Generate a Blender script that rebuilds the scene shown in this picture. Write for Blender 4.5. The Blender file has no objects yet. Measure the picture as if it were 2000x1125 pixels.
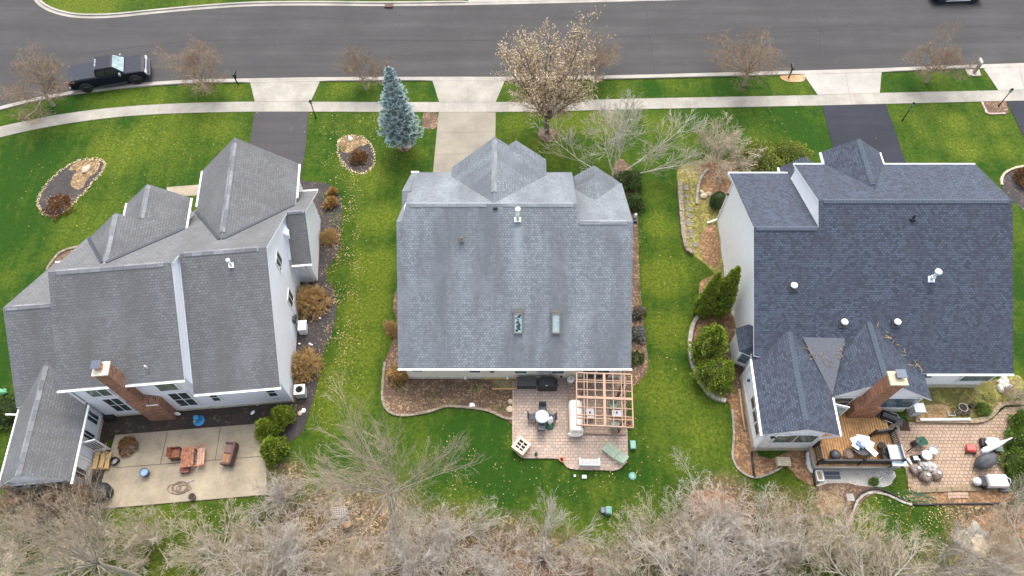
import bpy, math, random
from math import sin, cos, tan, radians, pi, hypot, atan2, sqrt
from mathutils import Vector, Matrix, noise as mnoise
import numpy as np

SC = bpy.context.scene
COL = SC.collection
random.seed(7)

# ------------------------------------------------------------------ survey
# photograph measured as a 24 mm drone lens, 43 m up, tilted 30 deg off the vertical
FPX, TH, CX, CY, CAMH = 1388.0, radians(30), 1000.0, 562.5, 43.0

def ray(px, py):
    u = (px-CX)/FPX; w = (CY-py)/FPX
    return Vector((u, sin(TH)+w*cos(TH), -cos(TH)+w*sin(TH)))

def P(px, py, h=0.0):
    d = ray(px, py); t = (CAMH-h)/(-d.z)
    return Vector((d.x*t, d.y*t, h))

def on_plane(px, py, p0, n):
    d = ray(px, py); o = Vector((0, 0, CAMH))
    t = (Vector(p0)-o).dot(n)/d.dot(n)
    return o+d*t

def PL(pts, h=0.0):
    return [P(a, b, h) for a, b in pts]

# ------------------------------------------------------------------ objects
FRAME = {}
def tag(o, label=None, cat=None, group=None, kind=None):
    if label: o['label'] = label
    if cat: o['category'] = cat
    if group: o['group'] = group
    if kind: o['kind'] = kind
    return o

def thing(name, label, cat, loc=(0, 0, 0), rz=0.0, group=None):
    o = bpy.data.objects.new(name, None)
    o.empty_display_size = 0.3
    COL.objects.link(o)
    o.location = loc; o.rotation_euler = (0, 0, rz)
    FRAME[o.name] = (Vector(loc), rz)
    return tag(o, label, cat, group)

class MB:
    """collects geometry and links it as ONE mesh object"""
    def __init__(s):
        s.v = []; s.f = []; s.m = []; s.smooth = []
    def face(s, pts, m=0, sm=False):
        b = len(s.v); s.v.extend(tuple(p) for p in pts)
        s.f.append(tuple(range(b, b+len(pts)))); s.m.append(m); s.smooth.append(sm)
    def raw(s, vs, fs, m=0, sm=False):
        b = len(s.v); s.v.extend(tuple(p) for p in vs)
        for f in fs:
            s.f.append(tuple(b+i for i in f)); s.m.append(m); s.smooth.append(sm)
    def box(s, c, d, rz=0.0, m=0, M=None):
        x, y, z = d[0]/2, d[1]/2, d[2]/2
        vs = [Vector(p) for p in ((-x,-y,-z),(x,-y,-z),(x,y,-z),(-x,y,-z),(-x,-y,z),(x,-y,z),(x,y,z),(-x,y,z))]
        R = M if M is not None else Matrix.Rotation(rz, 3, 'Z')
        vs = [R @ p + Vector(c) for p in vs]
        s.raw(vs, [(0,3,2,1),(4,5,6,7),(0,1,5,4),(1,2,6,5),(2,3,7,6),(3,0,4,7)], m)
    def bar(s, a, b, w, h, m=0, up=(0, 0, 1)):
        a = Vector(a); b = Vector(b); d = b-a; L = d.length
        if L < 1e-6: return
        x = d/L; u = Vector(up)
        if abs(x.dot(u)) > .98: u = Vector((0, 1, 0))
        y = u.cross(x).normalized(); z = x.cross(y)
        M = Matrix((x, y, z)).transposed()
        s.box((a+b)/2, (L, w, h), M=M, m=m)
    def prism(s, poly, z0, z1, m=0, ms=None, bottom=True):
        n = len(poly); pts = [(p[0], p[1]) for p in poly]
        A = sum(pts[i][0]*pts[(i+1)%n][1]-pts[(i+1)%n][0]*pts[i][1] for i in range(n))
        if A < 0: pts.reverse()
        b = len(s.v)
        s.v.extend((p[0], p[1], z0) for p in pts); s.v.extend((p[0], p[1], z1) for p in pts)
        s.f.append(tuple(b+n+i for i in range(n))); s.m.append(m); s.smooth.append(False)
        if bottom:
            s.f.append(tuple(b+n-1-i for i in range(n))); s.m.append(m); s.smooth.append(False)
        for i in range(n):
            j = (i+1) % n
            s.f.append((b+i, b+j, b+n+j, b+n+i)); s.m.append(m if ms is None else ms); s.smooth.append(False)
    def extrude(s, pts, dvec, m=0, ms=None):
        """planar polygon swept along dvec, closed"""
        pts = [Vector(p) for p in pts]; dvec = Vector(dvec); n = len(pts)
        nrm = Vector((0, 0, 0))
        for i in range(n): nrm += pts[i].cross(pts[(i+1)%n])
        if nrm.dot(dvec) > 0: pts.reverse()
        b = len(s.v); ms = m if ms is None else ms
        s.v.extend(tuple(p) for p in pts); s.v.extend(tuple(p+dvec) for p in pts)
        s.f.append(tuple(b+i for i in range(n))); s.m.append(m); s.smooth.append(False)
        s.f.append(tuple(b+n+n-1-i for i in range(n))); s.m.append(ms); s.smooth.append(False)
        for i in range(n):
            j = (i+1) % n
            s.f.append((b+j, b+i, b+n+i, b+n+j)); s.m.append(ms); s.smooth.append(False)
    def slab(s, pts, t=.14, m=0, ms=1):
        """roof plane: top polygon with a vertical thickness"""
        pts = [Vector(p) for p in pts]; n = len(pts)
        nrm = Vector((0, 0, 0))
        for i in range(n): nrm += pts[i].cross(pts[(i+1)%n])
        if nrm.z < 0: pts.reverse()
        b = len(s.v)
        s.v.extend(tuple(p) for p in pts); s.v.extend((p.x, p.y, p.z-t) for p in pts)
        s.f.append(tuple(b+i for i in range(n))); s.m.append(m); s.smooth.append(False)
        s.f.append(tuple(b+n+n-1-i for i in range(n))); s.m.append(ms); s.smooth.append(False)
        for i in range(n):
            j = (i+1) % n
            s.f.append((b+j, b+i, b+n+i, b+n+j)); s.m.append(ms); s.smooth.append(False)
    def tube(s, pts, rads, n=5, m=0, cap=True, sm=True):
        pts = [Vector(p) for p in pts]
        if not hasattr(rads, '__len__'): rads = [rads]*len(pts)
        b = len(s.v); k = len(pts)
        for i in range(k):
            d = pts[min(i+1, k-1)]-pts[max(i-1, 0)]
            if d.length < 1e-9: d = Vector((0, 0, 1))
            d.normalize()
            r = Vector((1, 0, 0)) if abs(d.x) < .7 else Vector((0, 1, 0))
            x = d.cross(r).normalized(); y = d.cross(x)
            for j in range(n):
                a = 2*pi*j/n
                q = pts[i]+(x*cos(a)+y*sin(a))*rads[i]
                s.v.append((q.x, q.y, q.z))
        for i in range(k-1):
            for j in range(n):
                j2 = (j+1) % n
                s.f.append((b+i*n+j, b+i*n+j2, b+(i+1)*n+j2, b+(i+1)*n+j)); s.m.append(m); s.smooth.append(sm)
        if cap:
            s.f.append(tuple(b+j for j in range(n-1, -1, -1))); s.m.append(m); s.smooth.append(False)
            s.f.append(tuple(b+(k-1)*n+j for j in range(n))); s.m.append(m); s.smooth.append(False)
    def lathe(s, c, prof, n=20, m=0, sm=True, M=None):
        """profile [(r,z)...] from bottom to top turned about c"""
        b = len(s.v); c = Vector(c)
        for r, z in prof:
            for j in range(n):
                a = 2*pi*j/n
                p = Vector((r*cos(a), r*sin(a), z))
                if M is not None: p = M @ p
                s.v.append(tuple(c+p))
        k = len(prof)
        for i in range(k-1):
            for j in range(n):
                j2 = (j+1) % n
                s.f.append((b+i*n+j, b+i*n+j2, b+(i+1)*n+j2, b+(i+1)*n+j)); s.m.append(m); s.smooth.append(sm)
        s.f.append(tuple(b+j for j in range(n-1, -1, -1))); s.m.append(m); s.smooth.append(False)
        s.f.append(tuple(b+(k-1)*n+j for j in range(n))); s.m.append(m); s.smooth.append(False)
    def blob(s, c, r, nu=12, nv=8, m=0, jit=.12, zmin=None, seed=0, rz=0):
        """irregular rounded lump (stones, bags, covered things)"""
        rn = random.Random(seed); b = len(s.v); c = Vector(c)
        ox = Vector((rn.random()*50, rn.random()*50, rn.random()*50))
        R = Matrix.Rotation(rz, 3, 'Z')
        for i in range(nv+1):
            t = pi*i/nv
            for j in range(nu):
                a = 2*pi*j/nu
                d = Vector((sin(t)*cos(a), sin(t)*sin(a), cos(t)))
                k = 1+jit*2*mnoise.noise(d*1.6+ox)
                p = Vector((d.x*r[0]*k, d.y*r[1]*k, d.z*r[2]*k))
                p = R @ p
                if zmin is not None: p.z = max(p.z, zmin)
                s.v.append(tuple(c+p))
        for i in range(nv):
            for j in range(nu):
                j2 = (j+1) % nu
                s.f.append((b+i*nu+j, b+(i+1)*nu+j, b+(i+1)*nu+j2, b+i*nu+j2)); s.m.append(m); s.smooth.append(True)
    def build(s, name, mats, parent=None, off=None, world=False, bevel=0.0, uv=True):
        if not isinstance(mats, (list, tuple)): mats = [mats]
        V = s.v
        fr = FRAME.get(parent.name) if parent is not None else None
        if world and fr is not None:
            l, rz = fr; c, sn = cos(-rz), sin(-rz)
            V = [((x-l.x)*c-(y-l.y)*sn, (x-l.x)*sn+(y-l.y)*c, z-l.z) for x, y, z in V]
        elif off is not None:
            V = [(x-off[0], y-off[1], z-off[2]) for x, y, z in V]
        me = bpy.data.meshes.new(name)
        me.from_pydata(V, [], s.f)
        for m in mats: me.materials.append(m)
        me.polygons.foreach_set('material_index', s.m)
        me.polygons.foreach_set('use_smooth', s.smooth)
        if uv: face_uv(me)
        me.update()
        o = bpy.data.objects.new(name, me); COL.objects.link(o)
        if parent is not None:
            o.parent = parent
            FRAME[o.name] = fr if fr is not None else (Vector((0, 0, 0)), 0.0)
        if bevel > 0:
            md = o.modifiers.new('bevel', 'BEVEL'); md.width = bevel; md.segments = 2; md.limit_method = 'ANGLE'
        return o

class Parts(MB):
    """like MB, but every marked run of geometry becomes a part of its own"""
    def __init__(s):
        super().__init__(); s.marks = []
    def mark(s): s.marks.append((len(s.v), len(s.f)))
    def each(s):
        ends = s.marks[1:]+[(len(s.v), len(s.f))]
        for (v0, f0), (v1, f1) in zip(s.marks, ends):
            q = MB(); q.v = s.v[v0:v1]; q.f = [tuple(i-v0 for i in f) for f in s.f[f0:f1]]; q.m = s.m[f0:f1]; q.smooth = s.smooth[f0:f1]
            yield q
    def box(s, *a, **k):
        if not getattr(s, 'grp', False): s.mark()
        super().box(*a, **k)

def face_uv(me):
    """uv in metres on every face: u level, v up the slope"""
    n = len(me.polygons)
    if n == 0: return
    nl = len(me.loops)
    co = np.empty(len(me.vertices)*3); me.vertices.foreach_get('co', co); co = co.reshape(-1, 3)
    nr = np.empty(n*3); me.polygons.foreach_get('normal', nr); nr = nr.reshape(-1, 3)
    tot = np.empty(n, dtype=np.int32); me.polygons.foreach_get('loop_total', tot)
    vi = np.empty(nl, dtype=np.int32); me.loops.foreach_get('vertex_index', vi)
    u = np.stack([-nr[:, 1], nr[:, 0], np.zeros(n)], 1)
    L = np.linalg.norm(u, axis=1); flat = L < 1e-3
    u[flat] = (1, 0, 0); L[flat] = 1; u /= L[:, None]
    v = np.cross(nr, u)
    fi = np.repeat(np.arange(n), tot)
    p = co[vi]
    uv = np.stack([(p*u[fi]).sum(1), (p*v[fi]).sum(1)], 1).astype(np.float32)
    lay = me.uv_layers.new(name='UVMap')
    lay.data.foreach_set('uv', uv.ravel())

def children(o): return [c for c in o.children]
def copy_tree(o, parent=None):
    c = o.copy(); COL.objects.link(c)
    if parent is not None: c.parent = parent
    for ch in children(o): copy_tree(ch, c)
    return c
def place_copy(root, loc, rz, sc, label, group=None, first=False):
    o = root if first else copy_tree(root)
    o.location = loc; o.rotation_euler = (0, 0, rz)
    o.scale = sc if hasattr(sc, '__len__') else (sc, sc, sc)
    o['label'] = label
    if group: o['group'] = group
    return o

# ------------------------------------------------------------------ materials
MATS = {}
def newmat(name):
    m = bpy.data.materials.new(name); m.use_nodes = True
    nt = m.node_tree
    return m, nt, nt.nodes['Principled BSDF']
def N(nt, t, **kw):
    n = nt.nodes.new(t)
    for k, v in kw.items(): setattr(n, k, v)
    return n
def setin(n, **kw):
    for k, v in kw.items(): n.inputs[k.replace('_', ' ')].default_value = v
def c4(c): return (c[0], c[1], c[2], 1.0)
def mix(nt, fac, a, b, mode='MIX'):
    n = N(nt, 'ShaderNodeMix', data_type='RGBA', blend_type=mode)
    def put(sock, v):
        if isinstance(v, bpy.types.NodeSocket): nt.links.new(v, sock)
        elif hasattr(v, '__len__'): sock.default_value = c4(v)
        else: sock.default_value = v
    put(n.inputs[0], fac); put(n.inputs[6], a); put(n.inputs[7], b)
    return n.outputs[2]
def ramp(nt, val, lo, hi, inv=False):
    n = N(nt, 'ShaderNodeMapRange'); n.clamp = True
    nt.links.new(val, n.inputs[0])
    n.inputs[1].default_value = lo; n.inputs[2].default_value = hi
    if inv: n.inputs[3].default_value = 1; n.inputs[4].default_value = 0
    return n.outputs[0]
def noise(nt, vec, scale, detail=4, rough=.6):
    n = N(nt, 'ShaderNodeTexNoise')
    n.inputs['Scale'].default_value = scale; n.inputs['Detail'].default_value = detail; n.inputs['Roughness'].default_value = rough
    nt.links.new(vec, n.inputs['Vector'])
    return n.outputs[0]
def voro(nt, vec, scale, feature='F1'):
    n = N(nt, 'ShaderNodeTexVoronoi', feature=feature)
    n.inputs['Scale'].default_value = scale
    nt.links.new(vec, n.inputs['Vector'])
    return n
def mapping(nt, vec, scale=(1, 1, 1), rot=(0, 0, 0)):
    n = N(nt, 'ShaderNodeMapping'); nt.links.new(vec, n.inputs[0])
    n.inputs['Scale'].default_value = scale; n.inputs['Rotation'].default_value = rot
    return n.outputs[0]
def bump(nt, val, strength, dist, bsdf):
    b = N(nt, 'ShaderNodeBump'); b.inputs['Strength'].default_value = strength; b.inputs['Distance'].default_value = dist
    nt.links.new(val, b.inputs['Height']); nt.links.new(b.outputs[0], bsdf.inputs['Normal'])
def coords(nt): return N(nt, 'ShaderNodeTexCoord')
def geopos(nt): return N(nt, 'ShaderNodeNewGeometry').outputs['Position']

def plain(name, c, rough=.6, metal=0.0, var=.15, scale=6.0, bumpy=0.0):
    """a coat of colour with slight uneven wear"""
    if name in MATS: return MATS[name]
    m, nt, b = newmat(name)
    tc = coords(nt).outputs['Object']
    nz = noise(nt, tc, scale, 5)
    lo = [x*(1-var) for x in c]; hi = [min(1, x*(1+var)) for x in c]
    nt.links.new(mix(nt, ramp(nt, nz, .3, .7), lo, hi), b.inputs['Base Color'])
    b.inputs['Roughness'].default_value = rough; b.inputs['Metallic'].default_value = metal
    if bumpy: bump(nt, nz, bumpy, .02, b)
    MATS[name] = m
    return m

def mat_shingle(name, ca, cb, joint, row=.19, wid=.32, streak=.25, streak_col=(.1, .1, .1), tint=None, bias=0.0, grime=.5, wash=None):
    m, nt, b = newmat(name)
    tc = coords(nt); uv = tc.outputs['UV']
    br = N(nt, 'ShaderNodeTexBrick'); br.offset = .5
    nt.links.new(uv, br.inputs['Vector'])
    setin(br, Color1=c4(ca), Color2=c4(cb), Mortar=c4(joint), Scale=1.0, Bias=bias)
    br.inputs['Mortar Size'].default_value = .014; br.inputs['Mortar Smooth'].default_value = .3
    br.inputs['Brick Width'].default_value = wid; br.inputs['Row Height'].default_value = row
    col = br.outputs['Color']
    # granule speckle
    sp = noise(nt, uv, 14, 3, .7)
    col = mix(nt, .55, col, mix(nt, ramp(nt, sp, .3, .7), (.25, .25, .25), (.75, .75, .75)), 'OVERLAY')
    # weather streaks that run down the slope, algae blotches
    st = noise(nt, mapping(nt, uv, (.55, .09, 1)), 1.0, 5, .62)
    col = mix(nt, mixfac(nt, ramp(nt, st, .42, .62), streak), col, streak_col)
    bl = noise(nt, mapping(nt, uv, (.35, .3, 1)), 1.0, 6, .68)
    lt = [min(1, x*1.35) for x in ca]
    col = mix(nt, mixfac(nt, ramp(nt, bl, .5, .75), grime), col, lt)
    if tint:
        tn = noise(nt, mapping(nt, uv, (.8, .5, 1)), 1.0, 4, .65)
        col = mix(nt, mixfac(nt, ramp(nt, tn, .45, .65), .6), col, tint)
    if wash:      # pale run-off stain below a metal flue
        sx = N(nt, 'ShaderNodeSeparateXYZ'); nt.links.new(uv, sx.inputs[0])
        d = N(nt, 'ShaderNodeMath', operation='SUBTRACT'); nt.links.new(sx.outputs[0], d.inputs[0]); d.inputs[1].default_value = wash[0]
        ab = N(nt, 'ShaderNodeMath', operation='ABSOLUTE'); nt.links.new(d.outputs[0], ab.inputs[0])
        mm = N(nt, 'ShaderNodeMath', operation='MULTIPLY'); nt.links.new(ramp(nt, ab.outputs[0], .05, .42, True), mm.inputs[0]); nt.links.new(ramp(nt, sx.outputs[1], wash[1], wash[2]), mm.inputs[1])
        up_ = N(nt, 'ShaderNodeMath', operation='MULTIPLY'); nt.links.new(mm.outputs[0], up_.inputs[0]); nt.links.new(ramp(nt, sx.outputs[1], wash[2], wash[2]+.15, True), up_.inputs[1])
        col = mix(nt, mixfac(nt, up_.outputs[0], .55), col, [x*1.45 for x in ca])
    nt.links.new(col, b.inputs['Base Color'])
    b.inputs['Roughness'].default_value = .9
    bump(nt, br.outputs['Fac'], -.6, .02, b)
    MATS[name] = m
    return m
def mixfac(nt, v, k):
    n = N(nt, 'ShaderNodeMath', operation='MULTIPLY'); nt.links.new(v, n.inputs[0]); n.inputs[1].default_value = k
    return n.outputs[0]

def mat_siding(name, c, lap=.16):
    m, nt, b = newmat(name)
    tc = coords(nt)
    sx = N(nt, 'ShaderNodeSeparateXYZ'); nt.links.new(tc.outputs['Object'], sx.inputs[0])
    w = N(nt, 'ShaderNodeMath', operation='FRACT')
    d = N(nt, 'ShaderNodeMath', operation='DIVIDE'); nt.links.new(sx.outputs['Z'], d.inputs[0]); d.inputs[1].default_value = lap
    nt.links.new(d.outputs[0], w.inputs[0])
    nz = noise(nt, tc.outputs['Object'], 1.3, 5)
    base = mix(nt, ramp(nt, nz, .3, .7), [x*.93 for x in c], c)
    line = ramp(nt, w.outputs[0], .0, .12, True)
    nt.links.new(mix(nt, mixfac(nt, line, .35), base, [x*.5 for x in c]), b.inputs['Base Color'])
    b.inputs['Roughness'].default_value = .55
    bump(nt, w.outputs[0], .35, .02, b)
    MATS[name] = m
    return m

def mat_brick(name, ca, cb, mortar, w=.22, h=.075, ms=.012, streak=None, rough=.9, uv=True, bias=0):
    m, nt, b = newmat(name)
    tc = coords(nt); vec = tc.outputs['UV'] if uv else tc.outputs['Object']
    br = N(nt, 'ShaderNodeTexBrick'); br.offset = .5
    nt.links.new(vec, br.inputs['Vector'])
    setin(br, Color1=c4(ca), Color2=c4(cb), Mortar=c4(mortar), Scale=1.0, Bias=bias)
    br.inputs['Mortar Size'].default_value = ms; br.inputs['Mortar Smooth'].default_value = .4
    br.inputs['Brick Width'].default_value = w; br.inputs['Row Height'].default_value = h
    col = br.outputs['Color']
    nz = noise(nt, vec, 1.1, 6, .7)
    col = mix(nt, mixfac(nt, ramp(nt, nz, .4, .75), .45), col, streak or [x*.55 for x in ca])
    n2 = noise(nt, vec, 7, 4, .7)
    col = mix(nt, .5, col, mix(nt, ramp(nt, n2, .3, .7), (.3, .3, .3), (.7, .7, .7)), 'OVERLAY')
    nt.links.new(col, b.inputs['Base Color'])
    b.inputs['Roughness'].default_value = rough
    bump(nt, br.outputs['Fac'], -.5, .01, b)
    MATS[name] = m
    return m

def mat_ground(name, cols, s1=.9, s2=9.0, dark=(.02, .015, .01), darkamt=.5, rough=.95, bumps=.8, cell=14.0, cellamt=.5):
    """soil, mulch, leaf litter: cells of fallen stuff over patchy colour"""
    m, nt, b = newmat(name)
    g = geopos(nt)
    n1 = noise(nt, g, s1, 5, .65); n2 = noise(nt, g, s2, 5, .75)
    col = mix(nt, ramp(nt, n1, .38, .62), cols[0], cols[1])
    vc = voro(nt, g, cell)
    sep = N(nt, 'ShaderNodeSeparateColor'); nt.links.new(vc.outputs['Color'], sep.inputs[0])
    msk = N(nt, 'ShaderNodeMath', operation='MULTIPLY')
    nt.links.new(ramp(nt, sep.outputs[0], 1-cellamt, 1-cellamt+.15), msk.inputs[0]); nt.links.new(ramp(nt, n1, .35, .6), msk.inputs[1])
    col = mix(nt, msk.outputs[0], col, cols[2] if len(cols) > 2 else cols[1])
    col = mix(nt, mixfac(nt, ramp(nt, n2, .45, .7), darkamt), col, dark)
    nt.links.new(col, b.inputs['Base Color'])
    b.inputs['Roughness'].default_value = rough
    bump(nt, n2, bumps, .06, b)
    MATS[name] = m
    return m

def mat_concrete(name, c, joint=None, jx=0, jy=0, stain=.35):
    m, nt, b = newmat(name)
    g = geopos(nt)
    n1 = noise(nt, g, .5, 6, .65); n2 = noise(nt, g, 12, 4, .7)
    col = mix(nt, ramp(nt, n1, .35, .7), [x*1.05 for x in c], [x*(1-stain) for x in c])
    col = mix(nt, .4, col, mix(nt, ramp(nt, n2, .3, .7), (.35, .35, .35), (.65, .65, .65)), 'OVERLAY')
    nt.links.new(col, b.inputs['Base Color'])
    b.inputs['Roughness'].default_value = .9
    bump(nt, n2, .3, .01, b)
    MATS[name] = m
    return m

def mat_asphalt(name, c, streaky=True, cdir=(1, 0, 0), wear=.3):
    m, nt, b = newmat(name)
    g = geopos(nt)
    n1 = noise(nt, mapping(nt, g, (.06, .9, 1)), 1.0, 5, .6)
    n2 = noise(nt, g, 20, 3, .8); n3 = noise(nt, g, .25, 5, .6)
    col = mix(nt, ramp(nt, n1, .35, .7), [x*(1-wear) for x in c], [x*(1+wear) for x in c])
    col = mix(nt, mixfac(nt, ramp(nt, n3, .4, .7), .6), col, [x*.72 for x in c])
    n4 = noise(nt, g, .75, 6, .7)
    col = mix(nt, mixfac(nt, ramp(nt, n4, .62, .72), .45), col, [x*.45 for x in c])       # oil and patching
    col = mix(nt, mixfac(nt, ramp(nt, n4, .28, .4, True), .35), col, [min(1, x*1.5) for x in c])
    col = mix(nt, .5, col, mix(nt, ramp(nt, n2, .3, .7), (.35, .35, .35), (.65, .65, .65)), 'OVERLAY')
    nt.links.new(col, b.inputs['Base Color'])
    b.inputs['Roughness'].default_value = .9; b.inputs['Specular IOR Level'].default_value = .2
    bump(nt, n2, .3, .01, b)
    MATS[name] = m
    return m

def mat_leaf(name, cols, rough=.6, trans=.0):
    """leaf faces: each leaf its own tone"""
    m, nt, b = newmat(name)
    g = N(nt, 'ShaderNodeNewGeometry')
    r = g.outputs['Random Per Island']
    nz = noise(nt, g.outputs['Position'], 1.2, 3)
    col = mix(nt, r, cols[0], cols[1])
    if len(cols) > 2: col = mix(nt, ramp(nt, nz, .4, .65), col, cols[2])
    nt.links.new(col, b.inputs['Base Color'])
    b.inputs['Roughness'].default_value = rough
    MATS[name] = m
    return m

def mat_glass(name, c=(.02, .03, .035), rough=.06):
    m, nt, b = newmat(name)
    g = coords(nt).outputs['Object']
    nz = noise(nt, g, 2.5, 3)
    nt.links.new(mix(nt, ramp(nt, nz, .35, .65), c, [x*2.2+.01 for x in c]), b.inputs['Base Color'])
    b.inputs['Roughness'].default_value = rough
    b.inputs['Specular IOR Level'].default_value = .8
    MATS[name] = m
    return m
# ------------------------------------------------------------------ camera, light, sky
cam = bpy.data.cameras.new('camera'); camo = bpy.data.objects.new('camera', cam); COL.objects.link(camo)
camo.location = (0, 0, CAMH); camo.rotation_euler = (TH, 0, 0)
cam.sensor_width = 36; cam.lens = 36*FPX/2000; cam.clip_end = 2000; cam.clip_start = .5
SC.camera = camo

SUN_EL, SUN_AZ = radians(60), radians(4)      # azimuth from +Y (north) towards +X
w = bpy.data.worlds.new('World'); SC.world = w; w.use_nodes = True
wn = w.node_tree; bg = wn.nodes['Background']
sky = wn.nodes.new('ShaderNodeTexSky'); sky.sky_type = 'NISHITA'; sky.sun_disc = False
sky.sun_elevation = SUN_EL; sky.sun_rotation = SUN_AZ; sky.air_density = 1.0; sky.dust_density = 4.0; sky.ozone_density = 1.0
hs = wn.nodes.new('ShaderNodeHueSaturation'); hs.inputs['Saturation'].default_value = .5
wn.links.new(sky.outputs[0], hs.inputs['Color']); wn.links.new(hs.outputs[0], bg.inputs[0])
bg.inputs[1].default_value = .15
sl = bpy.data.lights.new('sun', 'SUN'); sl.energy = .5; sl.angle = radians(35); sl.color = (1, .96, .9)
so = bpy.data.objects.new('sun', sl); COL.objects.link(so)
sd = Vector((sin(SUN_AZ)*cos(SUN_EL), cos(SUN_AZ)*cos(SUN_EL), sin(SUN_EL)))
so.rotation_euler = sd.to_track_quat('Z', 'Y').to_euler(); so.location = (20, 40, 60)
SC.view_settings.view_transform = 'Standard'; SC.view_settings.look = 'None'
SC.view_settings.exposure = EXPOSURE = 1.65; SC.view_settings.gamma = 1.0

# ------------------------------------------------------------------ palette
SH_C = mat_shingle('grey_shingle', (.21, .234, .25), (.128, .146, .158), (.075, .084, .093), row=.145, wid=.185, streak=.85, streak_col=(.100, .107, .119), grime=.3, bias=-.1, wash=(.35, .8, 4.75))
SH_L = mat_shingle('dark_grey_shingle', (.142, .145, .149), (.105, .107, .111), (.065, .066, .068), row=.16, wid=.24, streak=.6, streak_col=(.08, .078, .077), grime=.35)
SH_R = mat_shingle('blue_black_shingle', (.060, .077, .108), (.016, .022, .036), (.012, .014, .02), row=.14, wid=.2, streak=.15, streak_col=(.024, .025, .033), tint=(.030, .033, .047), grime=.12, bias=-.2)
CAP_C = mat_brick('grey_ridge_shingle', (.235, .25, .26), (.16, .17, .18), (.15, .16, .17), w=.62, h=.5, ms=.012)
CAP_R = mat_brick('blue_ridge_shingle', (.065, .085, .11), (.055, .07, .092), (.03, .035, .045), w=.2, h=.6, ms=.02)
CAP_L = mat_brick('pale_ridge_shingle', (.235, .24, .25), (.11, .113, .12), (.07, .07, .075), w=.62, h=.5, ms=.012)
SID_W = mat_siding('white_siding', (.86, .87, .89))
SID_L = mat_siding('pale_blue_siding', (.74, .755, .80))
SID_C = mat_siding('cream_siding', (.74, .69, .55))
SID_B = plain('beige_foundation', (.45, .42, .34), .85, var=.2, scale=3)
WHITE = plain('white_trim', (.72, .72, .72), .45, var=.06)
CREAMT = plain('cream_trim', (.66, .6, .5), .55, var=.1)
BRICK = mat_brick('red_brick', (.37, .14, .06), (.11, .042, .028), (.27, .2, .15), w=.3, h=.12, ms=.016, streak=(.13, .085, .06))
MORTAR = plain('pale_mortar_cap', (.55, .5, .4), .9, var=.25, bumpy=.4)
GLASS = mat_glass('dark_glass'); GLASS_G = mat_glass('greenish_glass', (.055, .07, .06), .1)
GLASS_P = mat_glass('pale_dome', (.16, .22, .225), .25); GLASS_B = mat_glass('blue_glass', (.05, .075, .095), .1)
BLACK = plain('black_metal', (.012, .012, .013), .5); DARK = plain('dark_grey', (.04, .04, .042), .6)
COVER = plain('black_cover', (.025, .026, .028), .75, var=.4, scale=4, bumpy=.5)
GREYM = plain('grey_metal', (.35, .35, .35), .5); LGREY = plain('light_grey_plastic', (.55, .57, .6), .5)
WHITEP = plain('white_plastic', (.8, .8, .78), .4); WOOD_Y = plain('yellow_wood', (.52, .33, .13), .7, var=.3, scale=9)
WOOD_P = plain('pale_cedar', (.33, .215, .145), .75, var=.2, scale=5); WOOD_D = plain('dark_post_wood', (.13, .06, .035), .8, var=.3)
WOOD_R = plain('red_stained_wood', (.27, .105, .055), .7, var=.6, scale=7); WICKER = plain('brown_wicker', (.09, .05, .04), .8, var=.4, scale=25, bumpy=.6)
STONE = plain('tan_stone', (.42, .34, .24), .9, var=.3, scale=3, bumpy=.5); STONE_W = plain('white_stone', (.56, .52, .46), .9, var=.25, scale=3, bumpy=.4)
STONE_G = plain('grey_stone', (.24, .22, .18), .9, var=.35, scale=3, bumpy=.5)
EDGER = mat_brick('edging_block', (.29, .235, .17), (.2, .16, .115), (.12, .1, .07), w=.3, h=.4, ms=.03)
EDGER_P = mat_brick('pink_edging_block', (.5, .38, .32), (.38, .27, .22), (.2, .15, .12), w=.3, h=.4, ms=.03)
PAVER = mat_brick('clay_paver', (.40, .295, .225), (.27, .215, .18), (.16, .13, .108), w=.3, h=.2, ms=.022, streak=(.40, .31, .24), uv=True)
PAVER2 = mat_brick('grey_tan_paver', (.33, .235, .175), (.24, .17, .13), (.15, .11, .085), w=.3, h=.22, ms=.025, streak=(.22, .16, .11), uv=True)
PAVER_O = mat_brick('orange_paver', (.35, .25, .175), (.28, .195, .138), (.12, .09, .06), w=.26, h=.21, ms=.025, streak=(.42, .29, .2), uv=True)
CONC = mat_concrete('concrete', (.30, .28, .235)); CONC_D = mat_concrete('drive_concrete', (.235, .208, .163), stain=.25)
CONC_P = mat_concrete('patio_concrete', (.335, .28, .195), stain=.45); KERB = mat_concrete('kerb_concrete', (.315, .29, .25), stain=.3)
CONC_R = mat_concrete('pale_concrete', (.32, .30, .262), stain=.2)
ASPH = mat_asphalt('road_asphalt', (.058, .056, .055), wear=.16); ASPH_L = mat_asphalt('worn_drive_asphalt', (.060, .056, .058), wear=.14)
ASPH_R = mat_asphalt('sealed_drive_asphalt', (.029, .031, .040), wear=.12)
JOINT = plain('joint', (.2, .18, .15), .95); SEAM = plain('tar_seam', (.016, .016, .016), .8, var=.4)
MULCH_D = mat_ground('black_mulch', ((.035, .03, .03), (.055, .045, .042), (.2, .17, .14)), cellamt=.12, cell=9)
MULCH_B = mat_ground('brown_mulch', ((.09, .055, .038), (.14, .085, .05), (.33, .22, .13)), cellamt=.3, cell=10)
MULCH_I = mat_ground('mixed_island_mulch', ((.15, .095, .045), (.26, .165, .08), (.44, .31, .16)), cellamt=.4, cell=8, darkamt=.7, s1=2.2)
MULCH_R = mat_ground('red_brown_leaf_bed', ((.16, .09, .045), (.24, .13, .06), (.42, .25, .14)), cellamt=.4, cell=8)
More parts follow.
